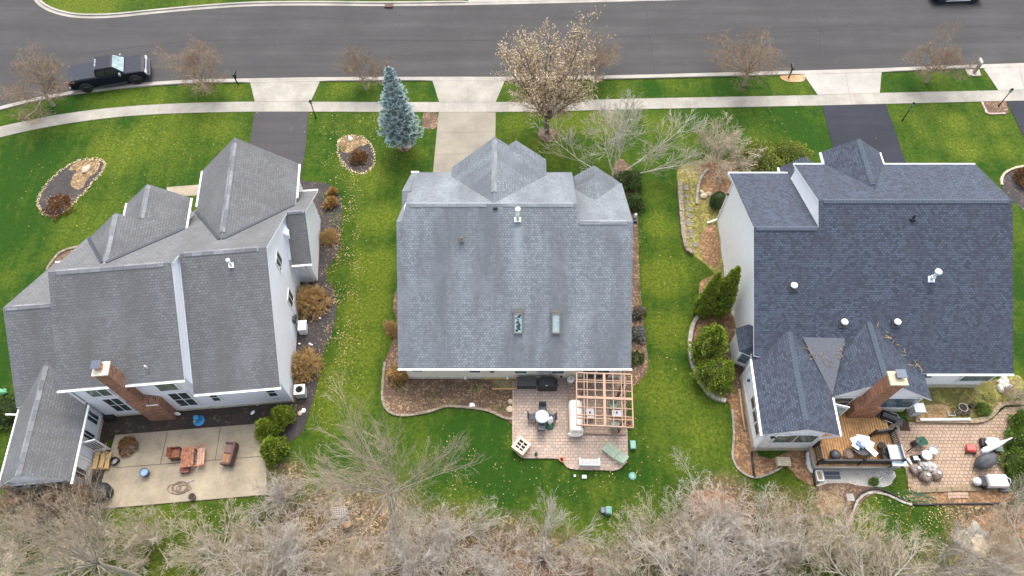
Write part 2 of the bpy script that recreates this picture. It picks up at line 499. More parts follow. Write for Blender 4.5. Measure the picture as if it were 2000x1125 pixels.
MULCH_T = mat_ground('tan_leaf_bed', ((.32, .19, .08), (.40, .26, .12), (.5, .36, .2)), cellamt=.5, cell=9, darkamt=.35)
BED_G = mat_ground('weedy_bed', ((.14, .13, .03), (.2, .14, .055), (.3, .3, .06)), cellamt=.45, cell=7, darkamt=.4)
SOIL = mat_ground('dark_soil', ((.032, .024, .018), (.055, .038, .028), (.2, .15, .1)), cellamt=.12, cell=8)
GRAVEL = mat_ground('pale_gravel', ((.40, .375, .33), (.5, .48, .44), (.24, .22, .2)), cellamt=.4, cell=18, darkamt=.3, dark=(.2, .18, .15))
BARK = plain('grey_bark', (.27, .235, .19), .9, var=.35, scale=8, bumpy=.5); BARK_W = plain('pale_bark', (.42, .38, .32), .85, var=.3, scale=5)
BARK_D = plain('dark_bark', (.13, .10, .075), .9, var=.35, scale=8, bumpy=.5)
TWIG_T = plain('brown_grey_twig', (.31, .25, .175), .9, var=.25, scale=1.5)
TWIG_G = plain('grey_tan_twig', (.40, .335, .245), .9, var=.25, scale=1.5); TWIG_P = plain('mauve_grey_twig', (.395, .35, .295), .9, var=.22, scale=1.5)
TWIG_R = plain('red_brown_twig', (.24, .17, .11), .9, var=.25, scale=1.5); TWIG_Y = plain('yellow_twig', (.42, .27, .10), .9, var=.25, scale=2)
TWIG_W = plain('white_twig', (.40, .36, .29), .9, var=.2, scale=1.5)

def smooth(pts, k=5, closed=True, jit=0.0):
    out = []; n = len(pts); pts = [Vector(p[:2]) for p in pts]
    rng = range(n) if closed else range(n-1)
    for i in rng:
        if closed: a, b, c, d = pts[i-1], pts[i], pts[(i+1)%n], pts[(i+2)%n]
        else: a, b, c, d = pts[max(i-1, 0)], pts[i], pts[i+1], pts[min(i+2, n-1)]
        for j in range(k):
            t = j/k
            q = .5*((2*b)+(c-a)*t+(2*a-5*b+4*c-d)*t*t+(3*b-a-3*c+d)*t**3)
            if jit: q = q+Vector((random.uniform(-jit, jit), random.uniform(-jit, jit)))
            out.append(q)
    if not closed: out.append(pts[-1])
    return out

# ------------------------------------------------------------------ the ground: one lawn sheet to the horizon
def blobs(lst):
    return [(P(a, b), r, k) for a, b, r, k in lst]
Z_LIT = blobs([(700, 1075, 4.6, 1), (590, 1050, 3.2, .9), (640, 1000, 2.2, .9), (520, 1120, 4, .8), (860, 1100, 3.6, 1), (1000, 1105, 3.2, 1), (1100, 1110, 2.6, .9),
  (1420, 1000, 2.6, 1), (1400, 1080, 3.5, .9), (1540, 1010, 2.2, .8), (1300, 1110, 3, .8), (1500, 1110, 3, .7), (1940, 1030, 3.0, 1), (1960, 1100, 3.6, 1), (1850, 1120, 2.5, .7), (60, 985, 2.2, .8), (150, 985, 2.5, .7),
  (240, 1100, 4, .45), (420, 1050, 4, .4), (1700, 1090, 3, .5), (560, 940, 1.6, .9), (780, 980, 2.2, .55), (930, 1010, 1.8, .5), (1600, 945, 1.0, .8), (1250, 1040, 2.2, .4), (620, 790, 2.0, .35)])
Z_YEL = blobs([(720, 350, 1.6, .8), (740, 430, 1.6, .9), (735, 520, 1.7, 1), (715, 600, 1.7, .9), (705, 680, 1.6, .9), (660, 780, 2.4, .8), (810, 300, .9, .5),
  (1290, 440, 1.3, .9), (1300, 540, 1.6, .9), (1310, 650, 1.5, .8), (1290, 760, 2, .7), (1330, 860, 2.2, .6), (1170, 240, 1.6, 1), (1100, 240, 1.6, .6), (1290, 240, 1.4, .5), (1060, 300, 1.5, .7), (1010, 240, 1.2, .7),
  (1868, 240, 1.2, .9), (1885, 290, 1.3, .9), (1940, 250, .8, .6), (1960, 290, 1, .7), (300, 190, 1.6, .6), (250, 185, 1.5, .5), (330, 250, 2.4, .6), (240, 290, 2.4, .6), (150, 440, 2, .5), (430, 240, 1.8, .5), (130, 10, 3, .8), (200, 10, 2, .7), (400, 10, 2, .5),
  (540, 760, 1.5, .4), (900, 990, 1.5, .6), (1200, 1000, 2, .5), (1760, 150, .6, .3), (680, 170, 1.2, .5), (460, 180, 1, .4), (1030, 850, 1.5, .3), (300, 1030, 3, .6), (1650, 1000, 2.5, .6), (1540, 950, 1.5, .6), (1100, 1050, 2, .5)])
Z_DEEP = blobs([(930, 880, 2.5, 1), (1000, 920, 2.2, .8), (1180, 960, 2.5, .7), (1430, 165, 1.6, 1), (1530, 230, 2.5, .7), (1600, 260, 2, .6), (1270, 170, 1, .8), (60, 330, 3.5, .7), (30, 450, 3, .8), (50, 600, 2.5, .8), (20, 700, 2, .8), (1990, 560, 1.2, .8), (1990, 680, 1.2, .9),
  (1780, 1030, 2, .7), (640, 420, 1, .5), (840, 330, 1, .7), (120, 215, 2, .6), (1500, 940, 1, .5), (870, 950, 2, .7), (1790, 160, 1.5, .8), (840, 175, .7, .8), (1240, 520, .5, .6), (1245, 800, .8, .5)])
def ground_sheet():
    xs = [-500, -200, -90, -60]+list(np.arange(-46, 46.1, .45))+[60, 90, 200, 500]
    ys = [-400, -150, -50, -15]+list(np.arange(-3, 66.1, .45))+[90, 150, 300, 600]
    nx, ny = len(xs), len(ys)
    X, Y = np.meshgrid(xs, ys); X = X.ravel(); Y = Y.ravel()
    v = np.stack([X, Y, np.zeros_like(X)], 1)
    f = [(j*nx+i, j*nx+i+1, (j+1)*nx+i+1, (j+1)*nx+i) for j in range(ny-1) for i in range(nx-1)]
    me = bpy.data.meshes.new('lawn'); me.from_pydata(v.tolist(), [], f)
    def field(bl):
        a = np.zeros_like(X)
        for c, r, k in bl:
            d2 = ((X-c.x)**2+(Y-c.y)**2)/(r*r)
            a = np.maximum(a, k*np.clip(1.25-d2*.8, 0, 1))
        return a
    for nm, bl in (('litter', Z_LIT), ('sere', Z_YEL), ('lush', Z_DEEP)):
        at = me.attributes.new(nm, 'FLOAT', 'POINT'); at.data.foreach_set('value', field(bl).astype(np.float32))
    m, nt, b = newmat('lawn_grass')
    g = geopos(nt)
    def attr(n): return N(nt, 'ShaderNodeAttribute', attribute_name=n).outputs['Fac']
    def add(a, bb, k=1.0):
        n = N(nt, 'ShaderNodeMath', operation='MULTIPLY_ADD'); nt.links.new(bb, n.inputs[0]); n.inputs[1].default_value = k; nt.links.new(a, n.inputs[2]); return n.outputs[0]
    big = noise(nt, g, .28, 5, .6); med = noise(nt, g, 2.3, 6, .75); fine = noise(nt, g, 5, 6, .82); blade = noise(nt, g, 26, 3, .8)
    t = add(add(big, med, 1.0), attr('sere'), .46)
    mow = noise(nt, mapping(nt, g, (1.1, .10, 1), (0, 0, .08)), 1.0, 4, .6)      # mower passes run front to back
    t = add(add(t, mow, .7), attr('lush'), -.28)
    col = mix(nt, ramp(nt, t, 1.14, 1.74), (.011, .050, .004), (.108, .136, .013))
    col = mix(nt, mixfac(nt, ramp(nt, fine, .42, .60), .75), col, (.008, .034, .003))
    col = mix(nt, mixfac(nt, ramp(nt, blade, .5, .7), .5), col, (.14, .165, .028))
    # leaf litter from the trees: rusty cells where it lies thick
    lit = add(add(attr('litter'), med, .9), fine, .5)
    vc = voro(nt, g, 9.0); sep = N(nt, 'ShaderNodeSeparateColor'); nt.links.new(vc.outputs['Color'], sep.inputs[0])
    lcol = mix(nt, sep.outputs[0], (.055, .04, .03), (.19, .125, .078))
    lcol = mix(nt, ramp(nt, sep.outputs[1], .8, .95), lcol, (.36, .26, .15))
    lcol = mix(nt, mixfac(nt, ramp(nt, fine, .5, .7), .5), lcol, (.045, .032, .025))
    col = mix(nt, ramp(nt, lit, 1.12, 1.75), col, lcol)
    nt.links.new(col, b.inputs['Base Color']); b.inputs['Roughness'].default_value = .95
    b.inputs['Specular IOR Level'].default_value = .1
    bump(nt, fine, 1.0, .06, b)
    me.materials.append(m)
    o = bpy.data.objects.new('lawn', me); COL.objects.link(o)
    tag(o, kind='structure')
ground_sheet()

def sheet(name, pts, h, m, kind='structure', z0=0.0, label=None, cat=None, ms=None):
    mb = MB(); mb.prism(pts, z0-.02, h, 0, bottom=False)
    o = mb.build(name, m); tag(o, label, cat, kind=kind); return o

# ------------------------------------------------------------------ road, kerbs, pavement, drives
near = [(-160, 262), (-60, 224), (0, 208), (60, 193), (110, 183), (160, 175), (240, 165), (330, 158), (400, 155), (500, 153), (620, 151), (850, 150), (1000, 150), (1200, 147), (1400, 142), (1560, 138), (1700, 134), (1800, 130), (2000, 123), (2200, 115), (2500, 102)]
far = [(60, -8), (76, 11), (102, 25), (140, 34), (182, 36), (230, 34), (300, 27), (400, 18), (500, 12), (620, 11), (750, 12), (920, 10), (1100, 6), (1300, 1), (1420, -2), (1600, -8), (1800, -15), (2000, -23), (2200, -30), (2500, -45)]
nearW = smooth(PL(near), 4, False); farW = smooth(PL(far), 4, False)
left_road = PL([(-160, 262), (-500, 330), (-700, 200), (-300, -40), (-60, -140), (0, -120)])
sheet('road', [tuple(p) for p in nearW]+[tuple(p) for p in reversed(farW)]+[(p.x, p.y) for p in reversed(left_road[1:])], .004, ASPH)
def offset_line(line, d):
    out = []
    for i, p in enumerate(line):
        t = (line[min(i+1, len(line)-1)]-line[max(i-1, 0)]).normalized()
        out.append(p+Vector((-t.y, t.x))*d)
    return out
def kerb(name, line, side, dips):
    """gutter pan and raised kerb swept along the road edge, lowered at the drives"""
    mb = MB(); L = [Vector(p) for p in line]
    # resample
    R = [L[0]]
    for a, b in zip(L, L[1:]):
        n = max(1, int((b-a).length/.5))
        for i in range(1, n+1): R.append(a+(b-a)*i/n)
    o0 = offset_line(R, side*.0); o1 = offset_line(R, side*.32); o2 = offset_line(R, side*.50)
    def hk(p):
        h = .12
        for (a, b) in dips:
            if a-.6 < p.x < b+.6: h = min(h, .045 if a < p.x < b else .045+.075*min(1, max(a-p.x, p.x-b)/.6))
        return h
    for i in range(len(R)-1):
        h0, h1 = hk(R[i]), hk(R[i+1])
        A = [(o0[i].x, o0[i].y, .012), (o1[i].x, o1[i].y, .03), (o1[i].x, o1[i].y, h0), (o2[i].x, o2[i].y, h0), (o2[i].x, o2[i].y, -.05)]
        B = [(o0[i+1].x, o0[i+1].y, .012), (o1[i+1].x, o1[i+1].y, .03), (o1[i+1].x, o1[i+1].y, h1), (o2[i+1].x, o2[i+1].y, h1), (o2[i+1].x, o2[i+1].y, -.05)]
        for k in range(4):
            q = [A[k], B[k], B[k+1], A[k+1]]
            mb.face(q if side < 0 else q[::-1], 0)
    o = mb.build(name, KERB); tag(o, kind='structure')
def xr(a, b, y): return (P(a, y).x, P(b, y).x)
kerb('near_kerb', nearW, -1, [xr(487, 627, 152), xr(843, 988, 150), xr(1566, 1722, 138), xr(1918, 2120, 128)])
kerb('far_kerb', farW, 1, [xr(915, 1275, 6)])

up = [(-160, 282), (-60, 264), (0, 248), (60, 235), (130, 222), (230, 210), (340, 203), (500, 199), (740, 200), (857, 200), (968, 200), (1060, 198), (1250, 193), (1400, 190), (1600, 186), (1720, 182), (1950, 177), (2100, 173), (2400, 160)]
lo = [(-160, 310), (-60, 287), (0, 269), (60, 255), (130, 242), (230, 229), (340, 222), (500, 218.5), (740, 219), (857, 219.5), (968, 219), (1060, 218), (1250, 213.5), (1400, 210.5), (1600, 206.5), (1720, 203.5), (1950, 198), (2100, 194), (2400, 181)]
upW = smooth(PL(up), 5, False); loW = smooth(PL(lo), 5, False)
mbj = MB()
def walk():
    mb = MB()
    mb.prism([tuple(p) for p in loW]+[tuple(p) for p in reversed(upW)], -.02, .04)
    o = mb.build('sidewalk', CONC); tag(o, kind='structure')
    # contraction joints
    def at(line, x):
        for a, b in zip(line, line[1:]):
            if a.x <= x <= b.x: return a+(b-a)*((x-a.x)/max(1e-6, b.x-a.x))
    x = -34.0
    while x < 36:
        a, b = at(loW, x), at(upW, x)
        if a and b: mbj.bar((a.x, a.y, .041), (b.x, b.y, .041), .022, .006)
        x += 1.6
walk()
def apron(pts, m, h=.034):
    sheet('driveway_apron', [tuple(p[:2]) for p in PL(pts)], h, m)
ap_L = [(487, 155.5), (627, 154.5), (607, 199), (498, 199)]; ap_C = [(843, 153), (988, 153), (968, 200), (858, 200)]
ap_R = [(1566, 141), (1722, 136.5), (1718, 182), (1597, 186)]; ap_Q = [(1918, 130), (2160, 121), (2160, 171), (1950, 177)]
for q, m in ((ap_L, CONC), (ap_C, CONC), (ap_R, CONC_R), (ap_Q, CONC_R)): apron(q, m)
apron([(915, 4), (1275, -3), (1275, -60), (915, -60)], CONC_R)
sheet('asphalt_driveway', [tuple(p[:2]) for p in PL([(497, 219), (603, 219), (597, 290), (586, 350), (478, 350), (489, 272)])], .03, ASPH_L)
sheet('concrete_driveway', [tuple(p[:2]) for p in PL([(857, 219.5), (968, 219.5), (967, 345), (845, 345), (851, 280)])], .03, CONC_D)
sheet('sealed_driveway', [tuple(p[:2]) for p in PL([(1605, 206.5), (1730, 203.5), (1773, 330), (1638, 330)])], .03, ASPH_R)
sheet('neighbour_driveway', [tuple(p[:2]) for p in PL([(1966, 198), (2110, 194), (2160, 330), (2020, 310)])], .03, ASPH_R)
sheet('front_walk', [tuple(p[:2]) for p in PL([(326, 366), (392, 361), (460, 361), (460, 380), (326, 384)])], .035, CONC_P)
def jl(a, b, z, wd=.022):
    A = P(*a); B = P(*b); mbj.bar((A.x, A.y, z), (B.x, B.y, z), wd, .006)
for a, b in (((563, 155), (556, 218)), ((498, 199), (607, 199)), ((498, 218.5), (607, 218.5)), ((916, 153), (907, 345)), ((858, 200), (968, 200)), ((857, 219.5), (968, 219.5)), ((854, 259), (967, 258)), ((850, 302), (966, 300)),
             ((1650, 140), (1663, 205)), ((1597, 186), (1718, 182)), ((1990, 128), (2005, 196)), ((1950, 177), (2100, 173))):
    jl(a, b, .046 if b[1] < 206 else .036)
o = mbj.build('pavement_joints', JOINT); tag(o, kind='structure')
mbs = MB()
for ln in ([(150, 108), (230, 96), (300, 88), (400, 80), (560, 78), (760, 79), (960, 79)], [(1150, 73), (1300, 68), (1480, 63), (1560, 62), (1700, 58), (1760, 55), (2000, 47)], [(1262, 12), (1268, 70), (1278, 142)], [(1590, 20), (1600, 60), (1600, 130)]):
    q = smooth(PL(ln), 5, False)
    for a, b in zip(q, q[1:]):
        mbs.bar((a.x, a.y, .0075), (b.x, b.y, .0075), .035, .003)
o = mbs.build('road_seams', SEAM); tag(o, kind='structure')
# ------------------------------------------------------------------ house building
class House:
    """a house whose ridges run along s (level) and q (depth); coordinates measured in a frame turned by yaw"""
    def __init__(s, name, label, yaw, s0, q0, mats):
        s.y = yaw; s.o = (s0, q0, 0); s.m = mats
        c, sn = cos(yaw), sin(yaw)
        s.root = thing(name, label, 'house', (s0*c-q0*sn, s0*sn+q0*c, 0), yaw)
        s.nS = Vector((c, sn, 0)); s.nQ = Vector((-sn, c, 0))
    def W(s, sq):
        c, sn = cos(s.y), sin(s.y); return Vector((sq[0]*c-sq[1]*sn, sq[0]*sn+sq[1]*c, sq[2] if len(sq) > 2 else 0))
    def L(s, p):
        c, sn = cos(s.y), sin(s.y); return Vector((p.x*c+p.y*sn, -p.x*sn+p.y*c, p.z))
    def at_q(s, px, py, q): return s.L(on_plane(px, py, s.W((0, q)), s.nQ))
    def at_s(s, px, py, v): return s.L(on_plane(px, py, s.W((v, 0)), s.nS))
    def at_roof(s, px, py, q0, z0, slope):
        n = s.nQ*(-slope)+Vector((0, 0, 1)); return s.L(on_plane(px, py, s.W((0, q0, z0)), n))
    def at_z(s, px, py, z): return s.L(P(px, py, z))
    def build(s, mb, name, mats, parent=None, bevel=0):
        if isinstance(mb, Parts):
            for q in mb.each(): o = q.build(name, mats, parent or s.root, off=s.o, bevel=bevel)
            return o
        return mb.build(name, mats, parent or s.root, off=s.o, bevel=bevel)
    def win_q(s, a, b, q, cols=1, rows=1, frame=None, glass=None, out=-1, fw=.09, nm='window'):
        """window in a wall that faces -q, from the pixels of its top-left and bottom-right corner"""
        A = s.at_q(a[0], a[1], q); B = s.at_q(b[0], b[1], q)
        return s.win((A.x+B.x)/2, q, (A.z+B.z)/2, abs(B.x-A.x), abs(A.z-B.z), 'q', out, cols, rows, frame, glass, fw, nm)
    def win_s(s, a, b, sv, out=1, cols=1, rows=1, frame=None, glass=None, fw=.09, nm='window'):
        A = s.at_s(a[0], a[1], sv); B = s.at_s(b[0], b[1], sv)
        return s.win(sv, (A.y+B.y)/2, (A.z+B.z)/2, abs(B.y-A.y), abs(A.z-B.z), 's', out, cols, rows, frame, glass, fw, nm)
    def win(s, a, b, z, w, h, axis, out, cols=1, rows=1, frame=None, glass=None, fw=.09, nm='window', label=None):
        f = MB(); g = MB(); d = .06
        if axis == 's': d = .045
        def bx(mb, u, zz, du, dz, t, m=0):
            if axis == 'q': mb.box((a+u, b+out*t/2, zz), (du, t, dz), m=m)
            else: mb.box((a+out*t/2, b+u, zz), (t, du, dz), m=m)
        bx(f, -w/2+fw/2, z, fw, h, d); bx(f, w/2-fw/2, z, fw, h, d)
        bx(f, 0, z+h/2-fw/2, w-2*fw, fw, d); bx(f, 0, z-h/2+fw/2, w-2*fw, fw, d)
        iw, ih = w-2*fw, h-2*fw
        mw = .05 if cols < 3 else .045
        for k in range(1, cols): bx(f, -iw/2+iw*k/cols, z, mw, ih, .045)
        for k in range(1, rows): bx(f, 0, z-ih/2+ih*k/rows, iw, mw, .042)
        bx(g, 0, z, iw, ih, .032)
        fo = s.build(f, nm, frame or WHITE)
        if label: fo['label'] = label
        s.build(g, 'pane', glass or GLASS, fo)
        return fo
    def gutter(s, pts, r=.07, m=None, nm='gutter'):
        mb = MB()
        for a, b in zip(pts, pts[1:]): mb.bar(a, b, .11, .09)
        return s.build(mb, nm, m or WHITE)
    def downspout(s, pts, m=None):
        mb = MB()
        for a, b in zip(pts, pts[1:]): mb.bar(a, b, .09, .08)
        return s.build(mb, 'downspout', m or WHITE)
def gable_s(mb, s0, s1, qb, zb, qr, zr, qf, zf, t=.15):
    mb.slab([(s0, qb, zb), (s1, qb, zb), (s1, qr, zr), (s0, qr, zr)], t)
    mb.slab([(s0, qr, zr), (s1, qr, zr), (s1, qf, zf), (s0, qf, zf)], t)
def gable_q(mb, q0, q1, sl, zl, sr, zr, srt, zrt, t=.15, ql=None, qr=None):
    """ridge at s=sr running from q0 to q1, eaves at sl and srt"""
    mb.slab([(sl, ql or q0, zl), (sr, q0, zr), (sr, q1, zr), (sl, q1, zl)], t)
    mb.slab([(sr, q0, zr), (srt, qr or q0, zrt), (srt, q1, zrt), (sr, q1, zr)], t)
def wall_s(mb, s0, s1, prof): mb.extrude([(s0, q, z) for q, z in prof], (s1-s0, 0, 0))
def wall_q(mb, q0, q1, prof): mb.extrude([(s, q0, z) for s, z in prof], (0, q1-q0, 0))
def cap_s(mb, s0, s1, q, z, w=.17, sl=.65):
    mb.mark()
    for sg in (-1, 1):
        mb.slab([(s0, q, z+.03), (s1, q, z+.03), (s1, q+sg*w, z+.03-sl*w), (s0, q+sg*w, z+.03-sl*w)], .05, 0, 0)
def cap_q(mb, q0, q1, s, z, w=.17, sl=.8):
    mb.mark()
    for sg in (-1, 1):
        mb.slab([(s, q0, z+.03), (s, q1, z+.03), (s+sg*w, q1, z+.03-sl*w), (s+sg*w, q0, z+.03-sl*w)], .05, 0, 0)

# ================================================================== the pale grey house in the middle
def house_middle():
    H = House('pale_grey_roof_house', 'cream sided house in the middle with a worn pale grey shingle roof and two skylights', 0.0, 0, 24, None)
    r = MB(); T = .09
    k = .6826
    zb = lambda y: 2.5+k*(y-17.63)
    r.slab([(-7.03, 17.63, 2.5), (7.36, 17.63, 2.5), (7.36, 25.1, zb(25.1)), (3.95, 25.1, zb(25.1)), (3.95, 25.98, zb(25.98)), (-6.45, 25.98, zb(25.98)), (-6.7, 25.1, zb(25.1)), (-7.03, 25.1, zb(25.1))], T)
    r.slab([(-6.45, 25.98, 8.2), (3.95, 25.98, 8.2), (4.15, 31.5, 4.45), (-6.9, 31.5, 4.45)], T)       # front slope
    r.slab([(3.95, 25.1, 7.6), (7.36, 25.1, 7.6), (7.6, 30.9, 4.0), (3.7, 30.9, 4.0)], T)                # lower wing, front
    r.slab([(-7.03, 25.1, 7.6), (-6.3, 25.1, 7.6), (-6.2, 27.05, 6.5), (-6.95, 27.05, 6.5)], T)
    r.slab([(-6.98, 27.0, 6.5), (-6.4, 27.0, 6.5), (-6.45, 27.9, 7.02), (-6.98, 27.9, 7.02)], T)
    r.slab([(-6.98, 27.9, 7.02), (-6.45, 27.9, 7.02), (-6.75, 31.48, 4.40), (-6.95, 31.48, 4.40)], T)
    # nested garage gables
    r.slab([(-4.12, 27.5, 5.02), (-1.1, 25.9, 8.1), (-1.12, 31.45, 8.1), (-4.12, 31.45, 5.02)], T)
    r.slab([(-1.1, 25.9, 8.1), (2.36, 27.5, 4.85), (2.36, 32.3, 4.85), (.274, 32.3, 6.81), (.2, 31.45, 6.87), (-1.12, 31.45, 8.1)], T)
    r.slab([(.274, 32.3, 6.81), (-1.5, 32.3, 5.1), (-1.5, 30.6, 5.1), (.274, 30.6, 6.81)], T)
    # small wing gable
    r.slab([(5.45, 28.0, 5.72), (5.52, 31.05, 5.72), (3.6, 31.05, 3.95), (3.6, 28.4, 3.95)], T)
    r.slab([(5.45, 28.0, 5.72), (7.45, 29.0, 3.9), (7.5, 31.05, 3.9), (5.52, 31.05, 5.72)], T)
    ro = H.build(r, 'roof', [SH_C, SH_C])
    c = Parts()
    cap_s(c, -6.2, -1.55, 25.98, 8.21); cap_s(c, -.55, 3.7, 25.98, 8.21); cap_s(c, 4.15, 7.0, 25.1, 7.61)
    cap_q(c, 27.0, 31.2, -1.11, 8.11)
    H.build(c, 'ridge_cap', CAP_C, ro)
    w = MB()
    wall_s(w, -6.73, 7.0, [(18.05, 0), (30.6, 0), (30.6, 3.7), (25.2, 7.3), (18.05, 2.62)])
    wall_s(w, -6.6, 3.9, [(20, 0), (31.2, 0), (31.2, 4.3), (25.95, 7.9), (20, 3.9)])
    wall_q(w, 28, 31.2, [(-3.9, 0), (-3.9, 4.9), (-1.1, 7.8), (2.15, 4.75), (2.15, 0)])
    wall_q(w, 29, 32.0, [(-1.35, 0), (-1.35, 5.0), (.27, 6.55), (2.15, 4.75), (2.15, 0)])
    wall_q(w, 28.5, 30.85, [(3.8, 0), (3.8, 3.8), (5.5, 5.45), (7.1, 3.9), (7.1, 0)])
    H.build(w, 'wall', SID_C)
    gd = MB(); gd.box((-2.6, 31.215, 1.1), (2.2, .04, 2.2))
    for i in range(4): gd.box((-2.6, 31.245, .3+i*.53), (2.1, .03, .44))
    H.build(gd, 'garage_door', WHITE)
    H.gutter([(-7.05, 17.58, 2.46), (7.4, 17.58, 2.46)])
    H.gutter([(-6.98, 31.58, 4.36), (-6.45, 31.58, 4.36)])
    H.downspout([(6.95, 17.6, 2.38), (6.9, 17.99, 2.1), (6.9, 17.99, .1)])
    fd = MB(); fd.box((.15, 18.02, .12), (13.7, .06, .26)); H.build(fd, 'foundation', SID_B)
    for a, b in (((801, 719), (828, 725.5)), ((914, 721), (941, 727.3)), ((1003, 722), (1031, 728.8)), ((1076, 722.5), (1104, 729))):
        A = H.at_q(*a, 18.04); B = H.at_q(*b, 18.04)
        H.win((A.x+B.x)/2, 18.04, B.z+.42, abs(B.x-A.x), .95, 'q', -1, 1, 2, WHITE, GLASS_G)
    # patio door under the pergola
    dr = MB(); dr.box((5.35, 18.02, 1.05), (1.9, .05, 2.1)); do = H.build(dr, 'door', WHITE)
    g = MB(); g.box((4.9, 17.985, 1.1), (.75, .02, 1.75)); g.box((5.8, 17.985, 1.1), (.75, .02, 1.75)); H.build(g, 'pane', GLASS, do)
    # wall fittings
    f = MB(); A = H.at_q(961, 723, 18.03); f.box((A.x, 17.98, A.z), (.28, .1, .22)); f.box((A.x, 17.93, A.z), (.2, .06, .3)); H.build(f, 'wall_vent', plain('brown_vent', (.16, .1, .07)))
    for px, py in ((909, 736), (991, 737)):
        f = MB(); A = H.at_q(px, py, 18.03); f.box((A.x, 17.95, .32), (.14, .12, .12)); f.tube([(A.x, 17.95, .3), (A.x, 17.85, .22)], .05, 8)
        H.build(f, 'wall_outlet', WHITE)
    f = MB(); A = H.at_q(1066, 733, 18.03)
    f.box((A.x, 17.92, 1.25), (.42, .2, .3)); f.box((A.x-.4, 17.95, 1.15), (.25, .15, .35)); f.tube([(A.x+.2, 17.93, 1.2), (A.x+.2, 17.93, .1)], .03, 6)
    H.build(f, 'utility_meter', GREYM)
    f = MB(); A = H.at_q(1096, 736, 18.03); f.box((A.x, 17.98, A.z+.1), (.13, .1, .13)); H.build(f, 'wall_lamp', BLACK)
    # skylights
    for i, (a, b) in enumerate((((1003, 611), (1021, 651)), ((1077, 611), (1094.5, 651)))):
        A = H.at_roof(*a, 17.63, 2.5, k); B = H.at_roof(*b, 17.63, 2.5, k)
        ang = math.atan(k); M = Matrix.Rotation(ang, 3, 'X')
        ctr = (A+B)/2; wd = abs(B.x-A.x); ln = (Vector((0, A.y, A.z))-Vector((0, B.y, B.z))).length
        f = MB(); nrm = M @ Vector((0, 0, 1)); up = M @ Vector((0, 1, 0))
        for sx in (-1, 1): f.box(ctr+nrm*.08+Vector((sx*(wd/2-.035), 0, 0)), (.07, ln, .2), M=M)
        for sy in (-1, 1): f.box(ctr+nrm*.08+up*(sy*(ln/2-.035)), (wd-.14, .07, .2), M=M)
        f.box(ctr+nrm*.06+up*(ln/2+.12), (wd+.16, .22, .04), M=M)
        fo = H.build(f, 'skylight', plain('bronze_frame', (.13, .12, .11)), ro)
        fo['label'] = 'skylight with a dark clear pane showing the room below' if i == 0 else 'skylight with a pale milky pane'
        g = MB(); g.box(ctr+nrm*.1, (wd-.12, ln-.12, .03), M=M)
        if i == 0:      # dark leaf-like marks behind the glass
            rn = random.Random(3)
            for _ in range(26): 
                u, v = rn.uniform(-.5, .5)*(wd-.3), rn.uniform(-.5, .5)*(ln-.3)
                g.box(ctr+nrm*(.118+rn.random()*.012)+up*v+Vector((u, 0, 0)), (rn.uniform(.04, .16), rn.uniform(.04, .14), .006), M=M @ Matrix.Rotation(rn.random()*3, 3, 'Z'), m=1)
        H.build(g, 'pane', [GLASS_P, plain('dark_glass_marks', (.02, .035, .035), .3)] if i == 0 else [plain('milky_glass', (.27, .34, .345), .3)], fo)
    # roof fittings
    A = H.at_roof(1011, 430, 17.63, 2.5, k)
    f = MB(); f.box((A.x, A.y, A.z+.06), (.42, .3, .08), M=Matrix.Rotation(math.atan(k), 3, 'X')); f.tube([(A.x, A.y, A.z), (A.x, A.y, A.z+1.0)], .1, 12); f.lathe((A.x, A.y, A.z+1.0), [(.1, 0), (.17, .02), (.17, .14), (.06, .2)], 12)
    H.build(f, 'flue_pipe', plain('chalky_white', (.7, .68, .62), .6), ro)
    A = H.at_roof(902, 470, 17.63, 2.5, k)
    f = MB(); f.box((A.x, A.y, A.z+.08), (.26, .28, .16), M=Matrix.Rotation(math.atan(k), 3, 'X')); f.tube([(A.x, A.y, A.z), (A.x, A.y, A.z+.35)], .05, 8); H.build(f, 'roof_vent', plain('vent_brown', (.12, .11, .1)), ro)
    A = H.at_roof(967, 408, 17.63, 2.5, k)
    f = MB(); f.blob((A.x, A.y, A.z+.06), (.15, .1, .08), 8, 6, seed=2); f.blob((A.x+.1, A.y, A.z+.06), (.08, .08, .08), 8, 6, seed=3); H.build(f, 'roof_vent', BLACK, ro)
house_middle()

